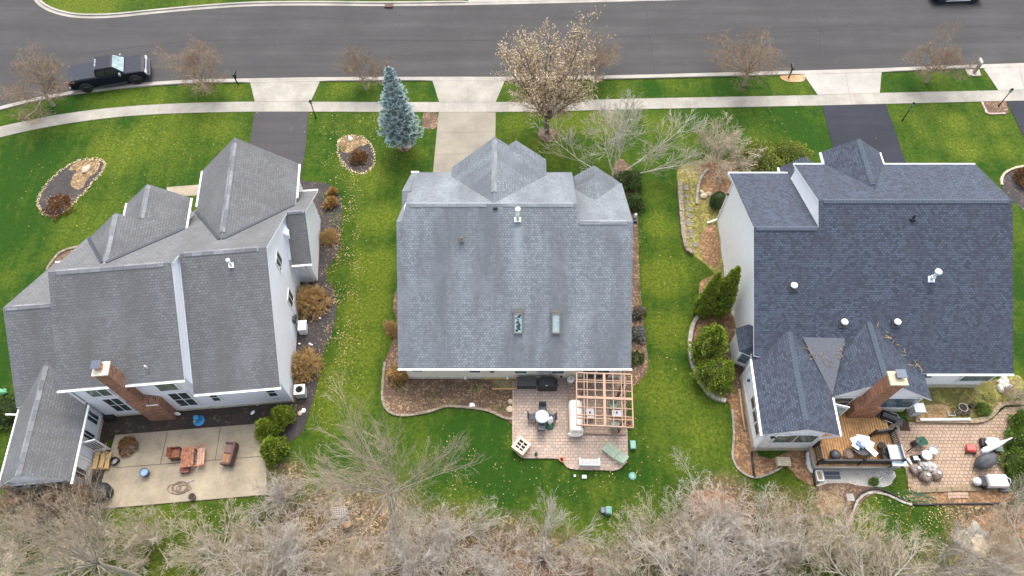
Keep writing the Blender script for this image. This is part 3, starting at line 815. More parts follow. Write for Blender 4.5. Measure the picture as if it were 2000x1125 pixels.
# ================================================================== the white house on the left
def house_left():
    H = House('dark_grey_roof_house', 'white two-storey house on the left with many dark grey gables, brick chimney and sunroom', radians(5.3), -18, 23, None)
    r = MB(); T = .15
    kb = .66
    fp = lambda q: 8.3-.65*(q-24.0)
    # B: tall rear block / C: lower rear block / D: side porch, all sharing the street-side plane
    qB = 23.0; zB = 8.93
    r.slab([(-24.25, 17.45, 5.2), (-17.2, 17.45, 5.2), (-17.2, qB, zB), (-24.0, qB, zB)], T)
    r.slab([(-17.15, 17.1, 3.8), (-12.15, 17.1, 3.8), (-12.15, 24.0, 8.3), (-17.15, 24.0, 8.3)], T)
    qE = 32.2
    r.slab([(-24.0, qB, fp(qB)), (-17.15, qB, fp(qB)), (-17.15, 24.0, fp(24)), (-12.15, 24.0, fp(24.0)), (-12.15, 28.8, fp(28.8)), (-10.95, 28.8, fp(28.8)), (-10.8, qE, fp(qE)), (-18.3, qE, fp(qE)), (-19, 28.0, fp(28.0)), (-24.05, 27.3, fp(27.3))], T)
    r.slab([(-12.25, 26.2, 2.85), (-10.95, 26.2, 2.85), (-10.95, 28.8, fp(28.8)), (-12.25, 28.8, fp(28.8))], T)
    # A: low end wing
    gable_s(r, -28.15, -23.9, 17.75, 2.6, 22.7, 6.0, 28.0, 2.6, T)
    # E: garage gable
    gable_q(r, 25.5, 33.55, -18.42, 4.4, -15.25, 7.42, -11.85, 4.4, T, 29.8, 29.8)
    # F: twin street gables sharing a slope
    gable_q(r, 23.0, 27.1, -24.1, 6.1, -21.2, 8.62, -18.15, 6.05, T, 26.4, 26.4)
    gable_q(r, 26.6, 29.9, -22.2, 5.98, -20.15, 7.70, -18.15, 6.04, T)
    # G: sunroom
    gable_q(r, 13.03, 20.4, -28.05, 2.45, -26.05, 4.12, -24.05, 2.42, .12)
    ro = H.build(r, 'roof', [SH_L, WHITE])
    c = Parts()
    cap_s(c, -23.6, -17.6, qB, zB+.01); cap_s(c, -16.9, -12.6, 24.0, 8.31); cap_s(c, -28.0, -24.2, 22.7, 6.01)
    cap_q(c, 26.0, 33.1, -15.25, 7.43); cap_q(c, 23.3, 27.0, -21.2, 8.63); cap_q(c, 27.3, 29.8, -20.15, 7.71); cap_q(c, 13.0, 19.6, -26.05, 4.13)
    cap_s(c, -12.1, -11.0, 28.8, fp(28.8)+.01, .12)
    H.build(c, 'ridge_cap', CAP_L, ro)
    # dark valley metal
    v = Parts()
    def vline(a, b): v.mark(); v.grp = True; v.bar(a, b, .17, .06); v.grp = False
    vline((-15.38, 25.5, fp(25.5)+.05), (-18.40, 29.93, fp(29.93)+.05)); vline((-15.12, 25.5, fp(25.5)+.05), (-11.93, 29.88, fp(29.88)+.05))
    vline((-21.32, 23.6, fp(23.6)+.05), (-23.88, 27.05, fp(27.05)+.05)); vline((-21.08, 23.6, fp(23.6)+.05), (-18.2, 27.38, fp(27.38)+.05))
    H.build(v, 'roof_valley', plain('valley_metal', (.03, .033, .045), .6), ro)
    w = MB()
    wall_s(w, -24.0, -17.3, [(17.72, 0), (27.0, 0), (27.0, 6.2), (23.0, 8.72), (17.72, 5.2)])
    wall_s(w, -17.4, -12.45, [(17.7, 0), (31.8, 0), (31.8, 3.05), (24.0, 8.1), (17.7, 4.0)])
    wall_s(w, -12.5, -11.25, [(26.55, 0), (31.8, 0), (31.8, 3.0), (28.8, 4.95), (26.55, 2.95)])
    wall_s(w, -27.85, -24.0, [(18.1, 0), (27.6, 0), (27.6, 2.65), (22.7, 5.8), (18.1, 2.65)])
    wall_q(w, 27.5, 33.25, [(-18.1, 0), (-18.1, 4.45), (-15.25, 7.15), (-12.15, 4.4), (-12.15, 0)])
    wall_q(w, 25.0, 26.85, [(-23.8, 0), (-23.8, 6.1), (-21.2, 8.35), (-18.4, 6.05), (-18.4, 0)])
    wall_q(w, 26.5, 29.6, [(-22.0, 0), (-22.0, 5.95), (-20.15, 7.4), (-18.4, 6.0), (-18.4, 0)])
    H.build(w, 'wall', SID_L)
    w = MB(); wall_q(w, 13.15, 19.5, [(-27.8, 0), (-27.8, 2.45), (-26.05, 3.9), (-24.3, 2.4), (-24.3, 0)]); H.build(w, 'sunroom_wall', SID_L)
    fd = Parts(); fd.box((-20.7, 17.7, .13), (6.7, .08, .28)); fd.box((-14.9, 17.68, .13), (5.0, .08, .28)); fd.box((-24.28, 15.4, .13), (.08, 4.6, .28)); fd.box((-26.05, 13.13, .16), (3.55, .08, .34)); H.build(fd, 'foundation', SID_B)
    # chimney
    ch = MB(); 
    ch.prism([(-21.25, 17.15), (-19.7, 17.15), (-19.7, 17.75), (-21.25, 17.75)], 0, 2.5)
    ch.extrude([(-21.25, 17.16, 2.5), (-19.7, 17.16, 2.5), (-20.45, 17.16, 3.0), (-21.25, 17.16, 3.4)], (0, .58, 0))
    ch.prism([(-21.25, 17.2), (-20.5, 17.2), (-20.5, 17.9), (-21.25, 17.9)], 2.4, 7.2)
    co = H.build(ch, 'chimney', BRICK)
    cp = MB(); cp.box((-20.87, 17.55, 7.24), (.86, .82, .1)); H.build(cp, 'chimney_cap', MORTAR, co)
    fl = MB(); fl.box((-20.95, 17.65, 7.38), (.36, .36, .3), m=1); fl.box((-20.98, 17.65, 7.62), (.52, .52, .05)); H.build(fl, 'flue_cover', [plain('slate_blue_metal', (.06, .07, .1), .4), plain('clay_flue', (.45, .19, .07), .8)], co)
    so_ = MB(); so_.box((-20.05, 17.13, 2.62), (.7, .04, .08)); H.build(so_, 'trim_board', WHITE, co)
    # gutters and trim
    H.gutter([(-24.3, 17.36, 5.12), (-17.2, 17.36, 5.12)]); H.gutter([(-17.15, 17.02, 3.72), (-12.1, 17.02, 3.72)])
    H.gutter([(-18.5, 30.5, 4.3), (-18.5, 33.55, 4.3)]); H.gutter([(-11.78, 30.6, 4.3), (-11.78, 33.55, 4.3)])
    H.gutter([(-12.3, 26.12, 2.78), (-10.95, 26.12, 2.78)]); H.gutter([(-11.85, 32.3, 2.9), (-10.8, 32.3, 2.9)])
    H.gutter([(-24.0, 12.85, 2.35), (-24.0, 17.6, 2.35)]); H.gutter([(-28.1, 12.85, 2.38), (-28.1, 17.7, 2.38)]); H.gutter([(-28.2, 28.08, 2.52), (-24.3, 28.08, 2.52)])
    H.gutter([(-18.1, 27.35, 5.95), (-18.1, 29.9, 5.95)]); H.gutter([(-24.17, 26.4, 6.0), (-24.17, 27.1, 6.0)]); H.gutter([(-22.27, 28.9, 5.9), (-22.27, 29.9, 5.9)])
    tr = Parts()
    tr.bar((-12.4, 17.68, 0), (-12.4, 17.68, 3.9), .1, .1); tr.bar((-12.43, 17.72, 3.95), (-12.43, 24, 8.02), .05, .2); tr.bar((-12.43, 24, 8.02), (-12.43, 28.6, 5.05), .05, .2)
    tr.bar((-11.22, 28.8, 4.87), (-11.22, 31.8, 2.95), .05, .16); tr.bar((-11.22, 28.8, 4.87), (-11.22, 26.55, 2.87), .05, .16)
    tr.bar((-17.27, 17.75, 5.12), (-17.27, 23.0, 8.6), .05, .2); tr.bar((-24.27, 13.12, 0), (-24.27, 13.12, 2.4), .09, .09)
    H.build(tr, 'trim_board', WHITE)
    H.downspout([(-24.0, 17.5, 5.05), (-24.05, 17.6, 4.6), (-24.1, 17.62, 2.6)]); H.downspout([(-24.02, 17.5, 2.3), (-24.25, 17.62, 2.0), (-24.25, 17.62, .1)])
    H.downspout([(-28.15, 17.4, 2.3), (-28.9, 17.5, 2.25)])
    # windows
    q = 17.7
    for a, b, c_, r_, g in (((157, 757), (223.5, 771), 2, 1, GLASS_G), ((291, 743), (353, 760), 1, 1, GLASS_G), ((197, 779), (262, 800), 2, 2, GLASS), ((325, 768), (390, 789.5), 2, 2, GLASS)):
        A = H.at_q(*a, q); B = H.at_q(*b, q)
        H.win((A.x+B.x)/2, q, (A.z+B.z)/2, abs(B.x-A.x)+.12, abs(A.z-B.z)+.15, 'q', -1, c_, r_, WHITE, g)
    for a, b in (((402, 768.5), (437, 782)), ((513, 758.5), (547.5, 773))): H.win_q(a, b, 17.68, 1, 2)
    for px, py in ((545, 510), (567.5, 583)):
        A = H.at_s(px, py, -12.42); H.win(-12.44, A.y, A.z, 1.0, 1.25, 's', 1, 2, 1, WHITE, GLASS, .06)
    for a, b, c_, r_ in (((166, 795), (189, 833), 2, 1), ((157, 832), (182, 866), 2, 1), ((143, 906), (165, 940), 2, 1)): H.win_s(a, b, -24.28, 1, c_, r_, fw=.05)
    d = H.win_s((151, 877), (182, 907), -24.28, 1, 5, 4, nm='door', fw=.16)
    for i in range(4): H.win(-27.2+i*.76, 13.14, 1.95, .66, .62, 'q', -1, 1, 1, WHITE, GLASS)
    # open sun-room door leaf, seen edge on
    d = MB(); d.bar((-24.22, 15.35, 1.15), (-23.35, 15.5, 1.15), .05, 1.9); do = H.build(d, 'door_leaf', WHITE)
    g = MB(); 
    for i in range(5): g.box((-24.05+i*.14, 15.375+i*.024, 1.3), (.09, .07, 1.2))
    H.build(g, 'pane', GLASS, do)
    # side porch door and lamp
    d = MB(); d.box((-11.85, 26.53, 1.0), (.8, .05, 2.0)); H.build(d, 'door', LGREY)
    d = MB(); d.box((-11.55, 26.48, 2.25), (.12, .14, .22)); H.build(d, 'wall_lamp', BLACK)
    # roof vent pipe
    A = H.at_roof(452, 519, 17.1, 3.8, .652)
    f = MB(); f.tube([A, A+Vector((0, 0, .55))], .075, 10); f.lathe(A+Vector((0, 0, .55)), [(.08, 0), (.12, .02), (.12, .1), (.04, .13)], 10); f.box(A+Vector((0, 0, .05)), (.3, .3, .05), M=Matrix.Rotation(.58, 3, 'X'))
    H.build(f, 'vent_pipe', WHITE, ro)
    A = H.at_roof(290, 721, 17.45, 5.2, .67)
    f = MB(); f.tube([A, A+Vector((0, 0, .5))], .05, 8); H.build(f, 'vent_pipe', MORTAR, ro)
    # meters on the side wall
    for px, py in ((577, 632),):
        A = H.at_s(px, py, -12.42); f = MB(); f.box((-12.34, A.y, 1.2), (.16, .35, .5)); f.box((-12.34, A.y+.35, 1.0), (.12, .2, .3)); f.tube([(-12.36, A.y, .9), (-12.36, A.y, .1)], .03, 6); H.build(f, 'utility_meter', DARK)
    return H
HL = house_left()

# ================================================================== the blue-black roofed house on the right
def house_right():
    H = House('blue_black_roof_house', 'white house on the right under a large blue-black shingle roof with a timber deck behind', 0.0, 22, 24, None)
    r = MB(); T = .15; k = .57
    zb = lambda y: 2.9+k*(y-17.15)
    zf = lambda y: 8.12-.43*(y-26.3)
    r.slab([(14.75, 18.1, zb(18.1)), (19.05, 17.15, 2.9), (30.55, 17.15, 2.9), (30.55, 26.3, zb(26.3)), (18.7, 26.3, zb(26.3)), (18.7, 24.85, zb(24.85)), (14.75, 24.85, zb(24.85))], T)
    r.slab([(18.7, 26.3, zb(26.3)), (30.55, 26.3, zb(26.3)), (30.8, 30.75, 6.2), (18.75, 30.75, 6.2)], T)
    r.slab([(14.75, 24.85, zb(24.85)), (18.72, 24.85, zb(24.85)), (18.72, 30.9, 5.1), (14.75, 30.9, 5.1)], T)
    gable_q(r, 27.3, 31.8, 20.8, 6.2, 22.75, 7.55, 24.7, 6.2, T)
    gable_q(r, 30.0, 33.3, 19.35, 2.8, 20.8, 4.0, 22.3, 2.8, T)
    # sunroom S, hearth room T, low-slope cricket between
    r.slab([(14.72, 18.4, 3.1), (16.9, 19.6, 4.22), (16.78, 13.2, 4.1), (14.52, 13.22, 3.1)], .13)
    r.slab([(16.9, 19.6, 4.22), (19.1, 17.2, 3.1), (19.0, 13.17, 3.1), (16.78, 13.2, 4.1)], .13)
    r.slab([(21.75, 20.2, 4.52), (19.2, 17.6, 2.95), (19.2, 15.62, 2.95), (21.85, 15.95, 4.45)], T)
    r.slab([(21.75, 20.2, 4.52), (21.85, 15.95, 4.45), (25.2, 15.5, 2.72), (25.2, 17.3, 2.72)], T)
    ro = H.build(r, 'roof', [SH_R, WHITE])
    f = MB(); f.slab([(17.72, 19.05, 3.99), (20.3, 19.0, 3.97), (19.15, 15.66, 3.02)], .3, 0, 0)
    H.build(f, 'flat_roof', mat_brick('membrane_roof', (.085, .09, .108), (.09, .095, .112), (.065, .07, .085), w=9, h=.95, ms=.008, streak=(.075, .078, .09)), ro)
    c = Parts()
    cap_s(c, 19.0, 30.3, 26.3, zb(26.3)+.01, sl=.5); cap_s(c, 14.9, 18.6, 24.85, zb(24.85)+.01, sl=.45)
    cap_q(c, 28.0, 31.7, 22.75, 7.56, sl=.65)
    for (a, b, wd) in (((16.9, 19.3, 4.22), (16.79, 13.7, 4.11), .45), ((21.76, 19.8, 4.52), (21.85, 16.0, 4.46), .5)):
        c.mark()
        for sg in (-1, 1): c.slab([(a[0], a[1], a[2]+.03), (b[0], b[1], b[2]+.03), (b[0]+sg*.16, b[1], b[2]+.03-wd*.16), (a[0]+sg*.16, a[1], a[2]+.03-wd*.16)], .05, 0, 0)
    H.build(c, 'ridge_cap', CAP_R, ro)
    w = MB()
    wall_s(w, 15.15, 18.9, [(17.9, 0), (30.5, 0), (30.5, 5.0), (24.85, 7.05), (17.9, 3.15)])
    wall_s(w, 18.82, 29.95, [(17.45, 0), (30.4, 0), (30.4, 6.1), (26.3, 7.9), (17.45, 2.93)])
    wall_q(w, 30.0, 31.5, [(21.1, 0), (21.1, 6.15), (22.75, 7.3), (24.4, 6.15), (24.4, 0)])
    wall_q(w, 30.2, 33.0, [(19.6, 0), (19.6, 2.75), (20.8, 3.75), (22.0, 2.75), (22.0, 0)])
    wall_q(w, 13.3, 18.2, [(14.87, 0), (14.87, 3.1), (16.85, 3.95), (18.15, 3.3), (18.15, 0)])
    wall_q(w, 15.8, 18.5, [(19.35, 0), (19.35, 2.9), (21.85, 4.25), (24.75, 2.75), (24.75, 0)])
    # square bay on the side wall
    w.prism([(15.2, 20.55), (14.35, 20.3), (14.35, 18.95), (15.2, 18.55)], .5, 2.35)
    H.build(w, 'wall', SID_W)
    b = MB()
    A = [H.at_z(1438, 668, 2.45), H.at_z(1463, 606, 2.45)]
    b.slab([(14.25, 20.45, 2.4), (14.25, 18.85, 2.4), (15.15, 19.0, 3.1), (15.15, 20.3, 3.1)], .1); b.slab([(14.25, 20.45, 2.4), (15.15, 20.3, 3.1), (15.15, 20.75, 2.4)], .1); b.slab([(14.25, 18.85, 2.4), (15.15, 18.4, 2.4), (15.15, 19.0, 3.1)], .1)
    H.build(b, 'bay_roof', [SH_R, WHITE])
    bw = MB(); d = Vector((.85, -.4, 0)).normalized(); n = Vector((-d.y, d.x, 0))*-1
    ctr = Vector((14.77, 18.735, 1.55)); M = Matrix.Rotation(atan2(d.y, d.x), 3, 'Z')
    for u in (-.3, .3): bw.box(ctr+d*u+n*-.03, (.08, .06, 1.2), M=M)
    for z in (-.56, 0, .56): bw.box(ctr+n*-.03+Vector((0, 0, z)), (.52, .06, .08), M=M)
    bw.box(ctr+n*-.03, (.05, .05, 1.1), M=M)
    wo = H.build(bw, 'window', WHITE); g = MB(); g.box(ctr, (.55, .05, 1.1), M=M); H.build(g, 'pane', GLASS_B, wo)
    fd = Parts(); fd.box((27.4, 17.43, .25), (5.1, .08, .5)); fd.box((14.85, 15.7, .25), (.08, 4.9, .5)); fd.box((16.5, 13.28, .3), (3.4, .08, .6)); fd.box((22.9, 15.78, .2), (3.7, .08, .4)); H.build(fd, 'foundation', SID_B)
    # chimney
    ch = MB(); ch.prism([(20.75, 15.05), (22.35, 15.05), (22.35, 15.82), (20.75, 15.82)], 0, 2.1)
    ch.extrude([(20.75, 15.06, 2.1), (22.35, 15.06, 2.1), (21.9, 15.06, 2.55), (21.1, 15.06, 2.75)], (0, .7, 0))
    ch.prism([(21.08, 15.1), (21.92, 15.1), (21.92, 15.8), (21.08, 15.8)], 2.0, 6.1)
    co = H.build(ch, 'chimney', mat_brick('orange_brick', (.37, .155, .07), (.15, .055, .032), (.3, .21, .14), w=.3, h=.12, ms=.015, streak=(.25, .1, .05)))
    cp = MB(); cp.box((21.5, 15.45, 6.15), (.98, .84, .12)); H.build(cp, 'chimney_cap', plain('tan_mortar', (.52, .44, .28), .9, var=.25), co)
    fl = MB(); fl.box((21.55, 15.55, 6.3), (.3, .3, .2)); fl.box((21.6, 15.6, 6.48), (.56, .5, .06)); H.build(fl, 'flue_cover', plain('slate_grey_metal', (.09, .105, .14), .4), co)
    # gutters, trims
    H.gutter([(25.3, 17.07, 2.8), (30.6, 17.07, 2.8)]); H.gutter([(18.75, 30.83, 6.1), (20.75, 30.83, 6.1)]); H.gutter([(24.75, 30.83, 6.1), (30.85, 30.83, 6.1)])
    H.gutter([(14.7, 30.98, 5.0), (18.75, 30.98, 5.0)]); H.gutter([(20.73, 30.9, 6.1), (20.73, 31.8, 6.1)]); H.gutter([(24.77, 30.9, 6.1), (24.77, 31.8, 6.1)])
    H.gutter([(14.45, 13.2, 3.02), (14.65, 18.0, 3.02)]); H.gutter([(19.07, 13.15, 3.02), (19.14, 15.5, 3.02)]); H.gutter([(19.28, 31.0, 2.72), (19.28, 33.3, 2.72)])
    H.downspout([(14.72, 30.9, 4.95), (15.1, 30.55, 4.5), (15.1, 30.5, .3), (14.4, 30.3, .12)]); H.downspout([(14.6, 13.25, 2.95), (14.85, 13.24, 2.5), (14.85, 13.24, .15)]); H.downspout([(14.7, 18.0, 2.95), (14.82, 17.9, 2.6), (14.82, 17.9, .2)])
    H.downspout([(19.07, 13.2, 2.95), (18.1, 13.24, 2.4), (18.1, 13.24, .9)])
    tr = Parts(); tr.bar((14.85, 13.28, 0), (14.85, 13.28, 3.05), .1, .1); tr.bar((18.72, 24.9, 7.12), (18.72, 30.6, 4.95), .04, .16); tr.bar((18.79, 26.4, 7.85), (18.79, 30.5, 6.1), .05, .18)
    H.build(tr, 'trim_board', WHITE)
    # windows
    H.win_q((1887, 729), (1929, 744.5), 17.43, 1, 1, glass=GLASS_B); H.win_q((1803, 728), (1818, 738), 17.43, 1, 1, glass=GLASS_B)
    H.win_q((1728, 776), (1776, 796), 15.77, 1, 1, glass=GLASS_B)
    H.win_q((1631, 775), (1652, 793), 15.77, 1, 2, glass=GLASS_G)
    for px, py in ((1474.5, 784), (1478, 810), (1482, 835)):
        A = H.at_s(px, py, 14.86); H.win(14.86, A.y, A.z, .8, 1.3, 's', -1, 1, 2, WHITE, GLASS, .05)
    H.win_q((1517, 849), (1586, 864.5), 13.28, 2, 1, glass=GLASS_G)
    H.win(16.85, 13.28, 3.0, 1.4, .3, 'q', -1, 2, 1, WHITE, GLASS)
    f = MB(); A = H.at_q(1510, 853, 13.28); f.box((A.x, 13.24, A.z), (.3, .1, .1)); f.lathe((A.x-.12, 13.2, A.z-.06), [(.03, 0), (.07, .1)], 8); f.lathe((A.x+.12, 13.2, A.z-.06), [(.03, 0), (.07, .1)], 8); H.build(f, 'wall_lamp', BLACK)
    for px, py in ((1448, 541), (1441, 558)):
        f = MB(); A = H.at_s(px, py, 15.13); f.box((15.06, A.y, 1.2), (.16, .3, .42)); f.lathe((15.0, A.y, 1.25), [(.02, -.1), (.12, -.05), (.12, .05), (.02, .1)], 10)
        H.build(f, 'utility_meter', GREYM)
    for px, py in ((1423, 379), (1464, 743)):
        f = MB(); A = H.at_s(px, py, 15.13 if px < 1440 else 14.86); f.box(((15.08 if px < 1440 else 14.8), A.y, A.z), (.14, .14, .14))
        H.build(f, 'security_lamp', BLACK)
    # door leaf leaning open on the deck
    d = MB(); d.bar((19.3, 15.2, 1.85), (20.1, 15.0, 1.85), .05, 2.0); do = H.build(d, 'door', WHITE); g = MB(); g.bar((19.4, 15.14, 1.85), (20.0, 14.99, 1.85), .07, 1.5); H.build(g, 'pane', GLASS_P, do)
    # round vents, flues
    for px, py in ((1549, 561), (1647, 632), (1750, 632)):
        A = H.at_roof(px, py, 17.15, 2.9, k); f = MB(); f.box(A+Vector((0, 0, .05)), (.55, .55, .04), M=Matrix.Rotation(math.atan(k), 3, 'X'), m=1); f.lathe(A+Vector((0, 0, .02)), [(.16, 0), (.16, .16)], 16, m=1); f.lathe(A+Vector((0, 0, .16)), [(.18, 0), (.205, .03), (.205, .11), (.15, .17), (.08, .19), (.02, .19)], 20)
        H.build(f, 'roof_vent', [WHITEP, DARK], ro)
    A = H.at_roof(1782, 428, 17.15, 2.9, k); f = MB(); f.tube([A, A+Vector((0, 0, .5))], .07, 10); f.lathe(A+Vector((0, 0, -.02)), [(.2, 0), (.1, .12)], 10); H.build(f, 'vent_pipe', BLACK, ro)
    A = H.at_roof(1818, 546, 17.15, 2.9, k); f = MB(); f.box(A+Vector((0, 0, .06)), (.4, .4, .05), M=Matrix.Rotation(math.atan(k), 3, 'X')); f.tube([A, A+Vector((0, 0, .8))], .09, 12); f.lathe(A+Vector((0, 0, .3)), [(.1, 0), (.16, .02), (.1, .08)], 12); f.lathe(A+Vector((0, 0, .8)), [(.12, 0), (.21, .03), (.21, .16), (.08, .22)], 14); H.build(f, 'flue_pipe', plain('galvanised', (.62, .66, .68), .35), ro)
    # deck: boards, skirt, steps
    d = MB(); x0, x1, y0, y1 = 18.2, 23.2, 12.05, 15.75
    n = 30; bw_ = (x1-x0)/n
    for i in range(n):
        if x0+i*bw_ < 22.6 or True: d.box((x0+(i+.5)*bw_, (y0+y1)/2, .78), (bw_-.03, y1-y0, .04))
    d.box(((x0+x1)/2, (y0+y1)/2, .74), (x1-x0, y1-y0, .02), m=1)
    dk = H.build(d, 'deck', [plain('deck_board', (.42, .23, .085), .75, var=.3, scale=3.5), DARK])
    s = MB(); s.box(((x0+x1)/2, y0-.02, .36), (x1-x0+.04, .04, .76)); s.box((x1+.02, (y0+14.1)/2, .36), (.04, 14.1-y0, .76)); s.box((18.17, (12.05+13.3)/2, .36), (.04, 1.3, .76)); s.box(((x0+x1)/2, y0-.04, .75), (x1-x0+.14, .14, .04)); s.box((18.14, 12.65, .75), (.14, 1.25, .04))
    H.build(s, 'deck_skirt', plain('weathered_skirt', (.30, .285, .26), .8, var=.15), dk)
    # railing: posts, rails, balusters
    def run(a, b, nb):
        a = Vector(a); b = Vector(b); L = (b-a).length; m = MB()
        m.bar((a.x, a.y, 1.68), (b.x, b.y, 1.68), .1, .05); m.bar((a.x, a.y, .92), (b.x, b.y, .92), .06, .05)
        ro_ = H.build(m, 'railing', BLACK, dk)
        bal = MB()
        for i in range(1, nb):
            p = a+(b-a)*i/nb; bal.bar((p.x, p.y, .92), (p.x, p.y, 1.66), .045, .045)
        H.build(bal, 'balusters', plain('bronze_rail', (.05, .04, .032), .5), dk)
    run((18.3, 13.2), (18.3, 12.15), 9); run((18.3, 12.15), (20.75, 12.15), 22); run((20.75, 12.15), (23.1, 12.15), 21); run((23.1, 12.15), (23.1, 14.1), 17); run((23.1, 14.1), (21.9, 13.9), 9)
    for x, y in ((18.3, 13.2), (18.3, 12.15), (20.75, 12.15), (23.1, 12.15), (23.1, 14.1), (21.9, 13.9)):
        m = MB(); m.box((x, y, 1.27), (.12, .12, .96)); m.lathe((x, y, 1.75), [(.09, 0), (.1, .03), (.05, .09), (.015, .12)], 8); H.build(m, 'post', BLACK, dk)
    return H
HR = house_right()
# ------------------------------------------------------------------ plants
def perp(d, rn):
    r = Vector((rn.gauss(0, 1), rn.gauss(0, 1), rn.gauss(0, 1)))
    p = d.cross(r)
    return p.normalized() if p.length > 1e-6 else Vector((1, 0, 0))
def limb(p, d, L, ns, wander, up, rn):
    pts = [p.copy()]; d = d.normalized(); q = p.copy()
    for i in range(ns):
        d = (d+perp(d, rn)*rn.gauss(0, wander)+Vector((0, 0, up))).normalized()
        q = q+d*(L/ns); pts.append(q.copy())
    return pts, d
def spray(tk, cr, p, d, L, r, lev, sp, rn):
    ns = 5 if lev == 0 else (4 if lev == 1 else 3 if lev == 2 else 2)
    pts, dd = limb(p, d, L, ns, sp['wander']*(1+.3*lev), sp['up'][min(lev, len(sp['up'])-1)], rn)
    re = max(sp['rmin']*.6, r*.28)
    (tk if lev < sp['tl'] else cr).tube(pts, [r+(re-r)*i/ns for i in range(ns+1)], 6 if lev == 0 else 4 if lev == 1 else 3, cap=False)
    if lev >= len(sp['n']): return
    n = sp['n'][lev]
    for i in range(n):
        t = sp['t0']+(1-sp['t0'])*((i+rn.random())/n)
        f = t*ns; k = min(int(f), ns-1); q = pts[k].lerp(pts[k+1], f-k)
        ax = (pts[k+1]-pts[k]).normalized()
        a = radians(rn.uniform(*sp['ang']))
        cd = ax*cos(a)+perp(ax, rn)*sin(a)
        if cd.z < sp.get('zmin', -.2): cd.z = sp.get('zmin', -.2)+rn.random()*.2
        spray(tk, cr, q, cd, L*sp['ratio'][min(lev, len(sp['ratio'])-1)]*rn.uniform(.65, 1.15)*(1.15-.45*t), max(sp['rmin'], r*.42*(1.1-.4*t)), lev+1, sp, rn)

def woody(name, label, cat, sp, seed, bark, twig, group=None, loc=(0, 0, 0)):
    rn = random.Random(seed); tk = MB(); cr = MB()
    base = Vector((0, 0, 0))
    if sp.get('trunk'):
        h, r = sp['trunk']
        pts, d = limb(base-Vector((0, 0, .1)), Vector((sp.get('lean', 0), 0, 1)), h+.1, 4, .06, .1, rn)
        tk.tube(pts, [r*1.35, r*1.05, r, r*.95, r*.85], 8, cap=False)
        base = pts[-1]
    dirs = sp.get('dirs')
    if not dirs:
        dirs = []
        k = sp['stems']; a0 = rn.random()*6.28
        for i in range(k):
            a = a0+2*pi*i/k+rn.uniform(-.35, .35); ti = radians(rn.uniform(*sp['tilt']))
            dirs.append((sin(ti)*cos(a), sin(ti)*sin(a), cos(ti), sp['L']*rn.uniform(.8, 1.12)*(1-sp.get('taper', 0)*ti/.8)))
    for dx, dy, dz, L in dirs:
        st = base if sp.get('trunk') else base+Vector((dx, dy, 0))*sp.get('spread', .15)-Vector((0, 0, .05))
        spray(tk, cr, st, Vector((dx, dy, dz)), L, sp['r'], 0, sp, rn)
    root = thing(name, label, cat, loc, 0, group)
    tk.build('trunk', bark, root, uv=False); cr.build('crown', twig, root, uv=False)
    return root

SP_STREET = dict(trunk=(1.2, .13), stems=8, tilt=(15, 78), L=3.0, r=.06, n=[12, 9, 6], ratio=[.5, .5, .55], ang=(35, 85), up=[.0, .02, .02], wander=.2, rmin=.007, t0=.2, tl=1)
SP_VASE = dict(stems=9, tilt=(8, 52), L=4.3, r=.05, n=[9, 8, 5], ratio=[.55, .55, .5], ang=(12, 38), up=[.05, .05, .03], wander=.07, rmin=.0065, t0=.22, tl=1, spread=.25)
SP_THICK = dict(stems=18, tilt=(0, 66), L=2.5, r=.03, n=[9, 7, 4], ratio=[.5, .5, .55], ang=(20, 60), up=[.04, .04, .02], wander=.13, rmin=.0062, t0=.2, tl=1, spread=.5)
SP_BIG = dict(trunk=(2.6, .19), stems=8, tilt=(18, 70), L=4.6, r=.1, n=[9, 8, 6], ratio=[.5, .5, .5], ang=(25, 60), up=[.03, .04, .04], wander=.14, rmin=.0068, t0=.2, tl=2)
SP_TALL = dict(trunk=(8.2, .17), stems=15, tilt=(6, 66), L=4.9, r=.042, n=[9, 8, 5], ratio=[.55, .55, .5], ang=(12, 38), up=[.05, .05, .03], wander=.08, rmin=.0055, t0=.2, tl=2)
SP_BIRCH = dict(dirs=[(-.85, -.05, .42, 5.2), (-.12, .05, 1, 5.6), (.16, .25, 1, 6.0), (.62, .2, .75, 5.6), (.75, -.1, .5, 4.4), (-.3, .3, .9, 4.6)], r=.05, n=[10, 9, 5], ratio=[.5, .55, .5], ang=(14, 46), up=[.05, .05, .04], wander=.12, rmin=.0085, t0=.28, tl=2)
SP_PEAR = dict(trunk=(1.7, .2), stems=19, tilt=(2, 46), taper=.38, L=8.6, r=.085, n=[13, 6, 3], ratio=[.33, .5, .5], ang=(25, 55), up=[.06, .06, .04], wander=.06, rmin=.009, t0=.15, tl=1)
SP_SHRUB = dict(stems=14, tilt=(5, 62), L=2.1, r=.024, n=[9, 7, 4], ratio=[.5, .5, .55], ang=(20, 55), up=[.04, .04, .02], wander=.14, rmin=.008, t0=.2, tl=1, spread=.25)
SP_BALL = dict(stems=190, tilt=(0, 95), L=.74, r=.008, n=[8, 5], ratio=[.42, .5], ang=(20, 60), up=[.02, .02], wander=.12, rmin=.0065, t0=.45, tl=0, spread=.12)

